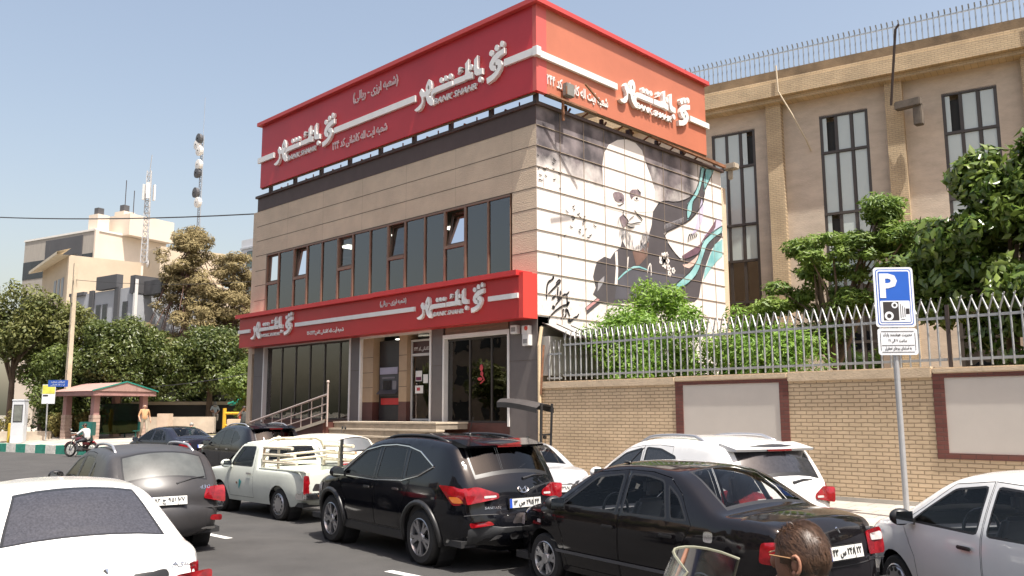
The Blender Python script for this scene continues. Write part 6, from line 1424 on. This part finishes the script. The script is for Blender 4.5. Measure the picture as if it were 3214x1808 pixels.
car('white_hatchback', 'rounded white hatchback parked beyond the pickup, seen past its load rack', 'car', (-2.2, -4.1, 0), PI + R(3), scaled(SUV, .86, .865, W=1.66, paint=paint('paint_cream_white', (.78, .75, .66), .3, .6), glass=cgl, glass_rear=M('rear_glass_pale', (.13, .14, .15), .25, .2, 1., spec=.6), rim='cap', wr=.28, zb=.24, clad=False, plate=(0, .7, '۳۵ق۶۴۱۲۲'), gap=.05))
# ---------------------------------------------------------------- the old pickup
pw = M('paint_old_white', (.60, .63, .56), .42, .08, 1.5, coat=.2); rusty_w = M('rusty_white_tube', (.66, .60, .46), .6, .1, 9., col2=(.40, .20, .09))
rusty_w.node_tree.nodes['Map Range'].inputs[1].default_value = .55
PK = dict(L=4.15, W=1.62, zb=.27, belt=.93, wheels=(.92, 3.30), wr=.30, th=.16, cabin=(1.8, 3.05), fx=2.2, rear_seat=False, rnd=.06, bow=.05, crown=.03, rim='cap', tg=.80, cf=.10, gap=.06,
  top=[(.12, .34), (.03, .40), (.02, .52), (.02, .9), (.03, .935), (.08, .94), (1.70, .95), (1.735, .965), (1.75, 1.05), (1.82, 1.34), (1.92, 1.43), (2.25, 1.46), (2.5, 1.44), (2.66, 1.38), (2.85, 1.18), (3.02, .98), (3.10, .95), (3.6, .91), (3.98, .86), (4.12, .80), (4.15, .62), (4.14, .45), (4.02, .34)],
  glasszones=dict(rear_window=(1.72, 1.86, 1.05, 1.34), windscreen=(2.62, 3.02, .99, 1.39)), open=(.10, 1.69, .945),
  win=dict(front=[(1.95, .96), (2.86, .965), (2.78, 1.12), (2.58, 1.36), (2.02, 1.37)]),
  doors=[[(1.88, .36), (2.86, .36), (2.96, .93), (2.84, 1.14), (2.60, 1.41), (1.96, 1.42), (1.88, 1.0)]], handles=[(2.02, .83)], handle_m=chrome, mirror=(2.80, .97), mirror_m=pw, paint=pw, glass=cgl, trim=int_d,
  tail_side=[([(.02, .50), (.12, .52), (.16, .86), (.05, .88)], 0, .014)], tail_rear=[([(.66, .50), (.80, .50), (.80, .88), (.70, .88)], 0, .014)],
  side_bits=[('side_moulding', [(.2, .795), (3.9, .77), (3.9, .80), (.2, .82)], pw, .018), ('paint_mark', [(2.32, .66), (2.45, .50), (2.43, .72)], M('teal_mark', (.03, .33, .33), .5), .008), ('paint_mark', [(2.5, .60), (2.56, .62), (2.55, .66), (2.49, .64)], rust, .008)])
pkup, info = car('old_pickup', 'old pale pickup truck with a rusty white tube rack over its open bed', 'pickup', (1.55, -7.30, 0), PI - R(.5), PK)
MB().box(.06, 1.72, -.70, .70, .54, .57).box(.06, 1.72, .66, .72, .57, .93).box(.06, 1.72, -.72, -.66, .57, .93).box(.05, .09, -.66, .66, .57, .935).box(1.70, 1.74, -.66, .66, .57, .97).build('bed', pw, pkup)
yy = .76
MB().box(.04, 1.72, yy - .03, yy + .02, .93, .965).box(.04, 1.72, -yy - .02, -yy + .03, .93, .965).build('bed_rim', pw, pkup, bevel=.01)
hoop = [(1.66, -.70, .95), (1.66, -.70, 1.30), (1.66, -.62, 1.46), (1.66, -.48, 1.52), (1.66, .48, 1.52), (1.66, .62, 1.46), (1.66, .70, 1.30), (1.66, .70, .95)]
MB().tube(hoop, .032, 8).tube([(1.66, -.40, 1.525), (1.66, -.34, 1.525)], .05, 8).tube([(1.66, .36, 1.525), (1.66, .42, 1.525)], .05, 8).build('rack_hoop', rusty_w, pkup, smooth=1.)
for s in (1, -1):
    for z, x1 in ((1.08, .42), (1.22, .50), (1.36, .60)):
        MB().tube([(1.66, s * .70, z), (x1, s * .70, z)], .034, 8).build('rack_rail', rusty_w, pkup)
    MB().tube([(1.1, s * .70, .95), (1.1, s * .70, 1.36)], .028, 8).build('rack_post', rusty_w, pkup)
MB().bar((.95, -.66, .95), (.95, -.66, 1.5), .05).build('strut', blk, pkup)
for z, x in ((1.15, 1.5), (1.28, 1.2)): MB().tube([(x, -.66, z), (x - .1, .66, z - .06)], .025, 6).build('crossbar', rusty_w, pkup)
MB().box(-.07, .03, -.80, .80, .44, .56).box(-.03, .25, .78, .83, .44, .56).box(-.03, .25, -.83, -.78, .44, .56).build('bumper', chrome, pkup, bevel=.02)
MB().ell((-.075, .5, .5), (.02, .03, .025)).ell((-.075, -.5, .5), (.02, .03, .025)).build('bumper_boss', rust, pkup)
od = MB()
pts_ = [(0, .30), (.0, .95), (.12, 1.34), (.70, 1.40), (.92, 1.36), (.98, .95), (.98, .30)]
for a, b_ in zip(pts_, pts_[1:] + pts_[:1]): od.bar((a[0], 0, a[1]), (b_[0], 0, b_[1]), .06, .05, upv=(0, 1, 0))
od.add([(0, 0, .30), (.98, 0, .30), (.98, 0, .95), (0, 0, .95)], [(0, 1, 2, 3)]).bar((0, 0, .95), (.98, 0, .95), .05)
oo = od.build('open_door', pw, pkup, loc=(2.90, -.82, 0)); oo.rotation_euler = (0, 0, R(-112)); oo['label'] = 'passenger door standing wide open'

# ---------------------------------------------------------------- motorcycles
def moto(name, label, loc, yaw, col, style='standard', group=None, screen=None, canopy=False, cover=False):
    t = thing(name, label, 'motorcycle', loc, yaw, group); pm = M('moto_' + name + style, col, .2, .05, coat=1)
    r_ = .29 if style == 'standard' else .24; xf, xr_ = .64, -.60
    for xc in (xf, xr_):
        w_ = MB().lathe([(r_ + .045 * math.cos(a), .05 * math.sin(a)) for a in [q * PI / 5 for q in range(11)]], (0, 0, 0), 'y', 24).build('wheel', rubber, t, smooth=3, loc=(xc, 0, r_ + .045))
        m_ = MB().lathe([(r_ - .02, -.02), (r_ - .035, 0), (r_ - .02, .02)], (0, 0, 0), 'y', 24).lathe([(.05, -.05), (.05, .05)], (0, 0, 0), 'y', 10, cap=True)
        for q in range(8): m_.bar((.05 * math.cos(q * PI / 4), 0, .05 * math.sin(q * PI / 4)), ((r_ - .02) * math.cos(q * PI / 4 + .2), 0, (r_ - .02) * math.sin(q * PI / 4 + .2)), .012)
        m_.build('rim', rim_m, w_)
    zc = r_ + .045
    MB().tube([(xf, .08, zc), (.40, .08, .92)], .022, 8).tube([(xf, -.08, zc), (.40, -.08, .92)], .022, 8).build('fork', chrome, t)
    MB().tube([(.40, 0, .85), (.05, 0, .5), (-.15, 0, .42), (-.5, 0, .62), (-.2, 0, .72), (.38, 0, .80)], .022, 7).bar((-.15, .1, .38), (xr_, .1, zc), .04).bar((-.15, -.1, .38), (xr_, -.1, zc), .04).build('frame', dst, t)
    MB().box(-.18, .18, -.13, .13, .28, .52).lathe([(.10, -.16), (.11, 0), (.10, .16)], (.02, 0, .36), 'y', 14, cap=True).build('engine', M('engine_grey', (.14, .14, .14), .4, .2, metal=.5), t, bevel=.02)
    if style == 'standard':
        MB().ell((.13, 0, .80), (.27, .14, .13), 14, 9).build('fuel_tank', pm, t, smooth=3)
        MB().box(-.62, -.06, -.12, .12, .72, .79).build('seat', M('seat_black', (.018, .017, .017), .55), t, bevel=.04)
        MB().box(-.52, -.12, -.14, .14, .55, .70).build('side_panel', pm, t, bevel=.04)
    else:
        MB().add([(.36, -.2, .95), (.36, .2, .95), (.30, .17, .35), (.30, -.17, .35), (.44, 0, .95), (.40, 0, .35)], [(0, 3, 5, 4), (1, 4, 5, 2), (0, 4, 1), (0, 1, 2, 3)]).build('leg_shield', pm, t)
        MB().box(-.62, -.02, -.16, .16, .48, .72).build('side_panel', pm, t, bevel=.06)
        MB().box(-.64, .05, -.14, .14, .72, .80).build('seat', M('seat_black', (.018, .017, .017), .55), t, bevel=.04)
        MB().box(-.05, .30, -.15, .15, .30, .34).build('footboard', dst, t)
    for xc in (xf, xr_):
        MB().tube([(xc + (r_ + .075) * math.cos(a), 0, zc + (r_ + .075) * math.sin(a)) for a in [R(20 + q * 14) for q in range(10)]], .035, 6).build('mudguard', pm, t, smooth=3)
    MB().tube([(.33, .34, 1.0), (.40, .26, 1.02), (.40, .08, .95), (.40, -.08, .95), (.40, -.26, 1.02), (.33, -.34, 1.0)], .014, 7).tube([(.36, .26, 1.015), (.30, .38, .995)], .022, 7).tube([(.36, -.26, 1.015), (.30, -.38, .995)], .022, 7).build('handlebar', blk, t)
    MB().ell((.50, 0, .90), (.09, .09, .10), 12, 8).build('headlight', lamp_w, t, smooth=3)
    for s in (1, -1):
        mo = MB().tube([(.38, s * .26, 1.02), (.40, s * .30, 1.16), (.38, s * .33, 1.24)], .008, 5).ell((.37, s * .34, 1.28), (.02, .07, .05), 10, 6).build('mirror', blk, t)
        MB().add([(.346, s * .34 + .058 * math.cos(q * PI / 6), 1.28 + .042 * math.sin(q * PI / 6)) for q in range(12)], [tuple(range(12))]).build('mirror_glass', MATS['mirror_face'], mo)
    MB().tube([(.05, -.16, .32), (-.3, -.18, .30), (-.75, -.18, .42)], [.025, .04, .045], 8).build('exhaust', chrome, t, smooth=3)
    MB().ell((-.68, 0, .70), (.06, .08, .05), 10, 6).build('taillight', lamp_r, t, smooth=3)
    MB().bar((0, .14, .3), (.08, .28, .02), .03).build('stand', dst, t)
    if screen:
        m_ = MB(); n = 10
        prof = [(.60, .92), (.55, 1.15), (.48, 1.36), (.42, 1.50)]
        rows = []
        for k, (x, z) in enumerate(prof):
            hw = (.30, .30, .26, .20)[k]; rows.append([(x - .16 * (2 * q / n - 1) ** 2, hw * (2 * q / n - 1), z - (.05 * abs(2 * q / n - 1) ** 3 if k == 3 else 0)) for q in range(n + 1)])
        vs = [p for r0 in rows for p in r0]
        m_.add(vs, [(k * (n + 1) + q, k * (n + 1) + q + 1, (k + 1) * (n + 1) + q + 1, (k + 1) * (n + 1) + q) for k in range(3) for q in range(n)])
        so = m_.build('windscreen', screen, t, smooth=3)
        e_ = [rows[k][0] for k in range(4)] + rows[3][1:-1] + [rows[3 - k][-1] for k in range(4)]
        MB().tube(e_, .006, 5).build('edge', M('screen_edge', (.22, .22, .16), .3), so)
        MB().box(.50, .56, -.12, -.02, 1.0, 1.16).box(.50, .56, .02, .12, 1.0, 1.16).build('bracket', blk, so)
    if canopy:
        m_ = MB(); n = 9; rows = []
        for k in range(8):
            a = k / 7; x = .62 - 1.25 * a; z = 2.0 + .24 * a - .10 * a ** 3
            rows.append([(x, (.36 - .14 * a ** 3) * (2 * q / n - 1), z + .05 - .09 * (2 * q / n - 1) ** 2) for q in range(n + 1)])
        vs = [p for r0 in rows for p in r0]; o_ = len(vs)
        m_.add(vs + [(p[0], p[1] * .98, p[2] - .12) for p in vs], [(k * (n + 1) + q, k * (n + 1) + q + 1, (k + 1) * (n + 1) + q + 1, (k + 1) * (n + 1) + q) for k in range(7) for q in range(n)] + [(o_ + k * (n + 1) + e, k * (n + 1) + e, (k + 1) * (n + 1) + e, o_ + (k + 1) * (n + 1) + e) for k in range(7) for e in (0, n)])
        m_.build('canopy', M('canopy_black', (.045, .042, .040), .55, .2, 3.), t, smooth=.8)
        MB().bar((.62, .2, 1.0), (.66, .22, 2.06), .05).bar((.62, -.2, 1.0), (.66, -.22, 2.06), .05).bar((.6, .2, 1.35), (.6, -.2, 1.35), .04).build('canopy_post', blk, t)
    if cover: MB().ell((.1, 0, .86), (.5, .26, .15), 14, 8).build('seat_cover', M('cover_black', (.02, .019, .02), .35, .2), t, smooth=3)
    return t
moto('scooter', 'dark parked scooter with two round mirrors by the lowest entrance step', (-4.35, -2.72, .34), R(-118), (.03, .03, .032), 'scooter')
moto('motorcycle', 'parked motorcycle with a big black rain canopy near the corner pillar', (1.55, -2.2, .17), R(8), (.10, .012, .015), 'standard', canopy=True, cover=True)
moto('motorcycle', 'dark motorcycle parked behind the crossover with its mirror against the handrail', (-10.3, -1.75, .16), R(165), (.02, .02, .022), 'standard')
scr = bpy.data.materials.new('scratched_perspex'); scr.use_nodes = True; t_ = scr.node_tree; t_.nodes.clear()
o_ = t_.nodes.new('ShaderNodeOutputMaterial'); mx = t_.nodes.new('ShaderNodeMixShader'); mx2 = t_.nodes.new('ShaderNodeMixShader'); tr = t_.nodes.new('ShaderNodeBsdfTransparent'); df = t_.nodes.new('ShaderNodeBsdfDiffuse'); gl_ = t_.nodes.new('ShaderNodeBsdfGlossy'); fr = t_.nodes.new('ShaderNodeFresnel')
tr.inputs[0].default_value = (.74, .78, .72, 1); df.inputs[0].default_value = (.42, .43, .36, 1); gl_.inputs['Roughness'].default_value = .08
tc = t_.nodes.new('ShaderNodeTexCoord'); mp_ = t_.nodes.new('ShaderNodeMapping'); mp_.inputs['Scale'].default_value = (1, 9, 1.2); nz = t_.nodes.new('ShaderNodeTexNoise'); nz.inputs['Scale'].default_value = 2.2; nz.inputs['Detail'].default_value = 5
mr_ = t_.nodes.new('ShaderNodeMapRange'); mr_.inputs[1].default_value = .42; mr_.inputs[2].default_value = .72; mr_.inputs[3].default_value = .16; mr_.inputs[4].default_value = .62
for a, b_ in ((tc.outputs['Object'], mp_.inputs[0]), (mp_.outputs[0], nz.inputs['Vector']), (nz.outputs[0], mr_.inputs[0]), (mr_.outputs[0], mx.inputs[0]), (tr.outputs[0], mx.inputs[1]), (df.outputs[0], mx.inputs[2]), (fr.outputs[0], mx2.inputs[0]), (mx.outputs[0], mx2.inputs[1]), (gl_.outputs[0], mx2.inputs[2]), (mx2.outputs[0], o_.inputs[0])): t_.links.new(a, b_)
RID = (14.03, -13.95, 0.0)
moto('motorcycle', 'passing motorcycle with a tall scratched clear windscreen in the right foreground', RID, PI + R(2), (.05, .05, .055), 'standard', screen=scr)
moto('motorcycle', 'red motorcycle ridden along the painted kerb on the left', (-27.6, -1.8, 0), PI + R(28), (.22, .02, .02), 'standard')

# ---------------------------------------------------------------- people
skin = M('skin', (.44, .25, .17), .55, .08, 6.); skin_d = M('skin_tanned', (.30, .14, .085), .55, .1, 8.)
hair_k = M('hair_dark', (.030, .019, .014), .55, .4, 30.); hair_g = M('hair_grey', (.30, .28, .26), .7, .2, 20.)
def cloth(name, col): return M('cloth_' + name, col, .9, .12, 5., .25, 60)
def person(label, loc, yaw, pose, mats, H=1.72, hair=None, hair_mat=None, face=True, child=None):
    """pose: joint -> point (x forward, y left, z up) in metres for a 1.72 m body; mats: top, legs, shoes, skin"""
    t = thing('person', label, 'person', loc, yaw); k = H / 1.72
    J = dict(pel=(0, 0, .95), wst=(.01, 0, 1.10), che=(.0, 0, 1.30), nck=(-.01, 0, 1.46), hd0=(.01, 0, 1.53), hd1=(.02, 0, 1.60), hd2=(.01, 0, 1.67))
    for s, q in ((1, 'l'), (-1, 'r')):
        J.update({'sh' + q: (0, s * .175, 1.40), 'el' + q: (-.02, s * .23, 1.13), 'wr' + q: (.05, s * .24, .88), 'hp' + q: (0, s * .09, .92), 'kn' + q: (.02, s * .10, .50), 'an' + q: (-.02, s * .10, .09), 'to' + q: (.13, s * .11, .03)})
    J.update({a: b_ for a, b_ in pose.items() if a != 'look'})
    RD = dict(pel=.135, wst=.125, che=.145, nck=.055, hd0=.065, hd1=.082, hd2=.062, shl=.07, shr=.07, ell=.046, elr=.046, wrl=.028, wrr=.028, hpl=.092, hpr=.092, knl=.06, knr=.06, anl=.045, anr=.045, tol=.035, tor=.035)
    E_ = [('pel', 'wst', 0), ('wst', 'che', 0), ('che', 'nck', 0), ('nck', 'hd0', 3), ('hd0', 'hd1', 3), ('hd1', 'hd2', 3)]
    for q in 'lr': E_ += [('che', 'sh' + q, 0), ('sh' + q, 'el' + q, 0), ('el' + q, 'wr' + q, 3), ('pel', 'hp' + q, 1), ('hp' + q, 'kn' + q, 1), ('kn' + q, 'an' + q, 1), ('an' + q, 'to' + q, 2)]
    for s, q in ((1, 'l'), (-1, 'r')):                        # palm, four fingers and a thumb
        w_ = Vector(J['wr' + q]); d = (w_ - Vector(J['el' + q])).normalized(); si = d.cross(Vector((0, s, 0)));
        si = si.normalized() if si.length > .1 else Vector((1, 0, 0))
        J['pa' + q] = tuple(w_ + d * .07); RD['pa' + q] = .030; E_.append(('wr' + q, 'pa' + q, 3))
        inn = Vector((0, -s, 0))
        for f_ in range(4):
            b0 = w_ + d * .085 + si * (.026 - .017 * f_); l_ = (.062, .072, .068, .054)[f_]
            J['f%d%s' % (f_, q)] = tuple(b0 + d * l_ * .55 + inn * .004); J['g%d%s' % (f_, q)] = tuple(b0 + d * l_ * .9 + inn * .022)
            RD['f%d%s' % (f_, q)] = .009; RD['g%d%s' % (f_, q)] = .007; E_ += [('pa' + q, 'f%d%s' % (f_, q), 3), ('f%d%s' % (f_, q), 'g%d%s' % (f_, q), 3)]
        J['t0' + q] = tuple(w_ + d * .05 + si * .045 + inn * .01); J['t1' + q] = tuple(w_ + d * .09 + si * .055 + inn * .02); RD['t0' + q] = .011; RD['t1' + q] = .008
        E_ += [('wr' + q, 't0' + q, 3), ('t0' + q, 't1' + q, 3)]
    names = list(J); ix = {n_: i for i, n_ in enumerate(names)}
    me = bpy.data.meshes.new('p'); me.from_pydata([tuple(c * k for c in J[n_]) for n_ in names], [(ix[a], ix[b_]) for a, b_, _ in E_], [])
    o = bpy.data.objects.new('p', me); COL.objects.link(o); o.modifiers.new('s', 'SKIN')
    for n_, sv in zip(names, me.skin_vertices[0].data): sv.radius = (RD[n_] * k, RD[n_] * k); sv.use_root = n_ == 'pel'
    sd_ = o.modifiers.new('d', 'SUBSURF'); sd_.levels = sd_.render_levels = 2
    dg = bpy.context.evaluated_depsgraph_get(); dg.update()
    bm_ = bpy.data.meshes.new_from_object(o.evaluated_get(dg)); bpy.data.objects.remove(o)
    for m_ in mats: bm_.materials.append(m_)
    seg = [(Vector(J[a]) * k, Vector(J[b_]) * k, mi) for a, b_, mi in E_]
    for f_ in bm_.polygons:
        c = f_.center; best = 9; bi = 0
        for a, b_, mi in seg:
            ab = b_ - a; u = max(0, min(1, (c - a).dot(ab) / max(1e-9, ab.length_squared))); dd = (c - a - ab * u).length
            if mi == 0 and a.z > 1.3 * k and False: pass
            if dd < best: best = dd; bi = mi
        f_.material_index = bi
    bm_.shade_smooth(); bm_.name = 'body'; body = link('body', bm_, t)
    h1 = Vector(J['hd1']) * k; fw_ = (Vector((1, 0, 0))); 
    if 'look' in pose: fw_ = Vector(pose['look']).normalized()
    lf = Vector((0, 0, 1)).cross(fw_).normalized(); 
    if face:
        m_ = MB().ell(h1 + fw_ * .098 * k - Vector((0, 0, .005)), (.018, .015, .024), 8, 6)
        for s in (1, -1): m_.ell(h1 + lf * s * .088 * k + Vector((0, 0, .0)), (.014, .014, .032), 8, 6)
        m_.build('nose_and_ears', mats[3], t, smooth=3)
        m_ = MB()
        for s in (1, -1): m_.ell(h1 + fw_ * .083 * k + lf * s * .032 + Vector((0, 0, .02)), (.010, .010, .007), 8, 5)
        m_.ell(h1 + fw_ * .086 * k - Vector((0, 0, .05)), (.008, .022, .005), 8, 5).build('eyes_and_mouth', M('eye_dark', (.03, .02, .02), .4), t, smooth=3)
    if hair == 'short': MB().ell(h1 + Vector((0, 0, .03)) - fw_ * .018, (.098 * k, .096 * k, .088 * k), 14, 10).build('hair', hair_mat, t, smooth=3)
    if hair == 'bald': MB().ell(h1 - fw_ * .03 - Vector((0, 0, .0)), (.078 * k, .094 * k, .06 * k), 14, 10).build('hair', hair_mat, t, smooth=3)
    if hair == 'scarf': MB().ell(h1 + Vector((0, 0, .02)) - fw_ * .015, (.112, .112, .115), 14, 10).ell(h1 - Vector((0, 0, .13)), (.13, .15, .10), 14, 8).build('headscarf', hair_mat, t, smooth=3)
    return t
sho = cloth('shoe', (.03, .028, .026))
walk = dict(knl=(.16, .10, .52), anl=(.20, .10, .10), tol=(.34, .11, .06), knr=(-.02, -.10, .50), anr=(-.22, -.10, .14), tor=(-.10, -.10, .03), ell=(-.08, .27, 1.12), wrl=(.02, .30, .88), elr=(.0, -.27, 1.12), wrr=(.14, -.24, .92))
VW = math.atan2(-17 - 2, 15.6 + 28)
person('bald stout man in an orange tan T-shirt and pale trousers walking by the low wall', (-31.6, 2.75, .68), VW + R(15), dict(walk, wst=(.05, 0, 1.10), che=(.02, 0, 1.30)), [cloth('tan_shirt', (.50, .29, .15)), cloth('pale_trousers', (.30, .26, .20)), sho, skin], 1.84, 'bald', hair_g)
person('grey haired man in a lilac checked shirt standing side on by the stone pillar', (-39.4, 8.1, 1.2), VW + R(100), dict(walk), [cloth('lilac_shirt', (.42, .40, .48)), cloth('grey_trousers', (.16, .15, .14)), sho, skin], 1.72, 'short', hair_g)
person('grey haired man in a dark green shirt bending down behind the navy sedan', (-23.5, 1.5, .0), VW + R(165), dict(che=(.18, 0, 1.24), nck=(.28, 0, 1.36), hd0=(.33, 0, 1.42), hd1=(.37, 0, 1.47), hd2=(.40, 0, 1.53), shl=(.2, .18, 1.32), shr=(.2, -.18, 1.32), ell=(.32, .22, 1.08), elr=(.32, -.22, 1.08), wrl=(.46, .15, .95), wrr=(.46, -.15, .95)), [cloth('green_shirt', (.02, .10, .075)), cloth('dark_trousers', (.05, .05, .05)), sho, skin], 1.72, 'short', hair_g)
sit = dict(pel=(0, 0, .52), wst=(-.02, 0, .68), che=(.02, 0, .88), nck=(.03, 0, 1.04), hd0=(.06, 0, 1.11), hd1=(.08, 0, 1.18), hd2=(.08, 0, 1.25), hpl=(.02, .09, .50), hpr=(.02, -.09, .50), knl=(.42, .12, .50), knr=(.42, -.10, .54), anl=(.40, .12, .09), anr=(.46, -.08, .14), tol=(.54, .12, .04), tor=(.60, -.08, .10), shl=(.02, .17, .97), shr=(.02, -.17, .97), ell=(.04, .27, .74), elr=(.04, -.27, .74), wrl=(.22, .12, .60), wrr=(.22, -.10, .62))
person('woman in a grey headscarf and pale blue top sitting on the stone wall', (-35.2, 8.6, 1.45), VW + R(5), sit, [cloth('pale_blue', (.42, .48, .54)), cloth('light_trousers', (.42, .38, .33)), sho, skin], 1.68, 'scarf', cloth('grey_scarf', (.25, .24, .23)))
phone = dict(elr=(.10, -.26, 1.18), wrr=(.17, -.11, 1.44), ell=(-.03, .25, 1.13), wrl=(.05, .22, .9))
pm_ = person('man in a dark grey T-shirt holding a hand to his face beside the bank pillar', (-21.7, 3.25, .62), VW + R(-8), phone, [cloth('charcoal_shirt', (.06, .062, .06)), cloth('black_trousers', (.03, .03, .03)), sho, skin_d], 1.74, 'short', hair_k)
ride = dict(pel=(-.28, 0, .80), wst=(-.27, 0, .96), che=(-.20, 0, 1.16), nck=(-.15, 0, 1.31), hd0=(-.12, 0, 1.38), hd1=(-.10, 0, 1.45), hd2=(-.11, 0, 1.52), hpl=(-.24, .10, .80), hpr=(-.24, -.10, .80), knl=(.12, .22, .70), knr=(.12, -.22, .70), anl=(.0, .20, .32), anr=(.0, -.20, .32), tol=(.14, .21, .28), tor=(.14, -.21, .28), shl=(-.18, .19, 1.25), shr=(-.18, -.19, 1.25), ell=(.02, .30, 1.06), elr=(.02, -.30, 1.06), wrl=(.27, .33, 1.0), wrr=(.27, -.33, 1.0))
person('man in a white shirt and dark trousers riding the red motorcycle at the kerb', (-27.6, -1.8, 0), PI + R(28), dict(ride, look=(.8, .6, 0)), [cloth('white_shirt', (.70, .69, .67)), cloth('dark_jeans', (.05, .052, .06)), sho, skin_d], 1.72, 'short', hair_k)
# the near rider: head modelled larger because it is close
nr = person('rider with windblown dark brown hair and a teal collar passing close in the right foreground', RID, PI + R(2), dict(ride, hd1=(-.10, 0, 1.45), hd2=(-.11, 0, 1.47)), [cloth('teal_top', (.05, .22, .26)), cloth('rider_jeans', (.05, .055, .08)), sho, skin_d], 1.80, None, None, face=False)
Hc = Vector((-.10, .0, 1.515))
def head_pt(th_, ph):
    """skull surface: longer than wide, narrower to the chin"""
    x, y, z = math.cos(ph) * math.cos(th_), math.cos(ph) * math.sin(th_), math.sin(ph)
    kx, ky, kz = .098, .078, .122
    if z < 0: ky *= 1 - .28 * z * z; kx *= 1 - (.12 if x < 0 else .05) * z * z
    return Vector((kx * x, ky * y, kz * z)) + (Vector((.018 * -min(z, 0), 0, 0)))
m_ = MB(); n, mm_ = 28, 20
m_.add([Hc + head_pt(2 * PI * q / n, -PI / 2 + PI * j / mm_) for j in range(mm_ + 1) for q in range(n)], [(j * n + q, j * n + (q + 1) % n, (j + 1) * n + (q + 1) % n, (j + 1) * n + q) for j in range(mm_) for q in range(n)])
m_.ell(Hc + Vector((.103, 0, -.02)), (.022, .015, .026), 10, 6).ell(Hc + Vector((.09, 0, -.075)), (.012, .024, .010), 10, 6)
m_.build('head', skin_d, nr, smooth=3)
m_ = MB()
for s in (1, -1):
    c_ = Hc + Vector((-.008, s * .078, -.012))
    m_.tube([c_ + Vector((.016 * math.cos(a) - .008, s * .012, .032 * math.sin(a))) for a in [R(40 + q * 28) for q in range(9)]], .007, 6).ell(c_ + Vector((-.002, s * .002, -.002)), (.016, .009, .026), 10, 6).ell(c_ + Vector((.002, s * .006, -.030)), (.009, .007, .011), 8, 5)
m_.build('ear', skin_d, nr, smooth=3)
m_ = MB(); q_ = random.Random(8)
def onhead(x, y, z, k):
    d = Vector((x, y, z)).normalized(); ph = math.asin(d.z); return Hc + head_pt(math.atan2(d.y, d.x), ph) * k
n = 24
capv = [onhead(math.cos(ph) * math.cos(th_), math.cos(ph) * math.sin(th_), math.sin(ph), 1.05) for ph in [R(-38 + 128 * j / 12) for j in range(13)] for th_ in [2 * PI * q / n for q in range(n)]]
fs_ = []
def hairy(f_, ph): return not ((ph < R(24) and f_ > .42) or (ph < R(-2) and f_ > -.10))
for j in range(12):
    for q in range(n):
        th_, ph = 2 * PI * (q + .5) / n, R(-38 + 128 * (j + .5) / 12)
        if hairy(math.cos(th_), ph): fs_.append((j * n + q, j * n + (q + 1) % n, (j + 1) * n + (q + 1) % n, (j + 1) * n + q))
m_.add(capv, fs_)
for k in range(6500):                                       # loose locks ruffled and swept back by the wind
    th_ = q_.uniform(0, 2 * PI); ph = R(q_.uniform(-37, 89))
    if not hairy(math.cos(th_) - .05, ph): continue
    d = Vector((math.cos(ph) * math.cos(th_), math.cos(ph) * math.sin(th_), math.sin(ph)))
    sw = Vector((-.22 + .10 * math.sin(9 * d.y + 5 * d.z), .16 * math.sin(11 * d.z + 3 * d.x), -.10 + .12 * math.sin(8 * d.y + 2))) * q_.uniform(.7, 1.5) + Vector((q_.gauss(0, .05), q_.gauss(0, .05), q_.gauss(0, .05)))
    lift = q_.uniform(.02, .10) * (1.5 if d.z > .5 else 1.); w_ = q_.uniform(.0008, .0020); c = d.copy(); L_, R_ = [], []
    for j in range(5):
        p = onhead(c.x, c.y, c.z, 1.045 + lift * (j / 4) ** .8); si = sw.cross(c); si = si.normalized() * w_ * (1 - j / 4.6)
        L_.append(p + si); R_.append(p - si); c = (c + sw * .42 + Vector((0, 0, -.02 * j))).normalized()
    m_.add(L_ + R_, [(j, j + 1, 6 + j, 5 + j) for j in range(4)])
m_.build('hair', M('rider_hair', (.028, .015, .009), .42, .5, 14., col2=(.13, .07, .04)), nr)
MB().tube([Hc + Vector((.09, .072, .012)), Hc + Vector((.0, .088, .010)), Hc + Vector((-.02, .086, -.004))], .003, 5).tube([Hc + Vector((.09, -.072, .012)), Hc + Vector((.0, -.088, .010)), Hc + Vector((-.02, -.086, -.004))], .003, 5).tube([Hc + Vector((.112, .03 * s_ + .0, .012 + .002)) for s_ in (-1, 1)], .003, 5).build('glasses', M('glasses_tan', (.30, .17, .08), .3), nr)
MB().lathe([(.070, -.02), (.074, .03), (.066, .05)], tuple(Hc + Vector((-.045, 0, -.165))), 'z', 18).build('collar', M('collar_teal', (.06, .26, .32), .8, .1), nr, smooth=3)
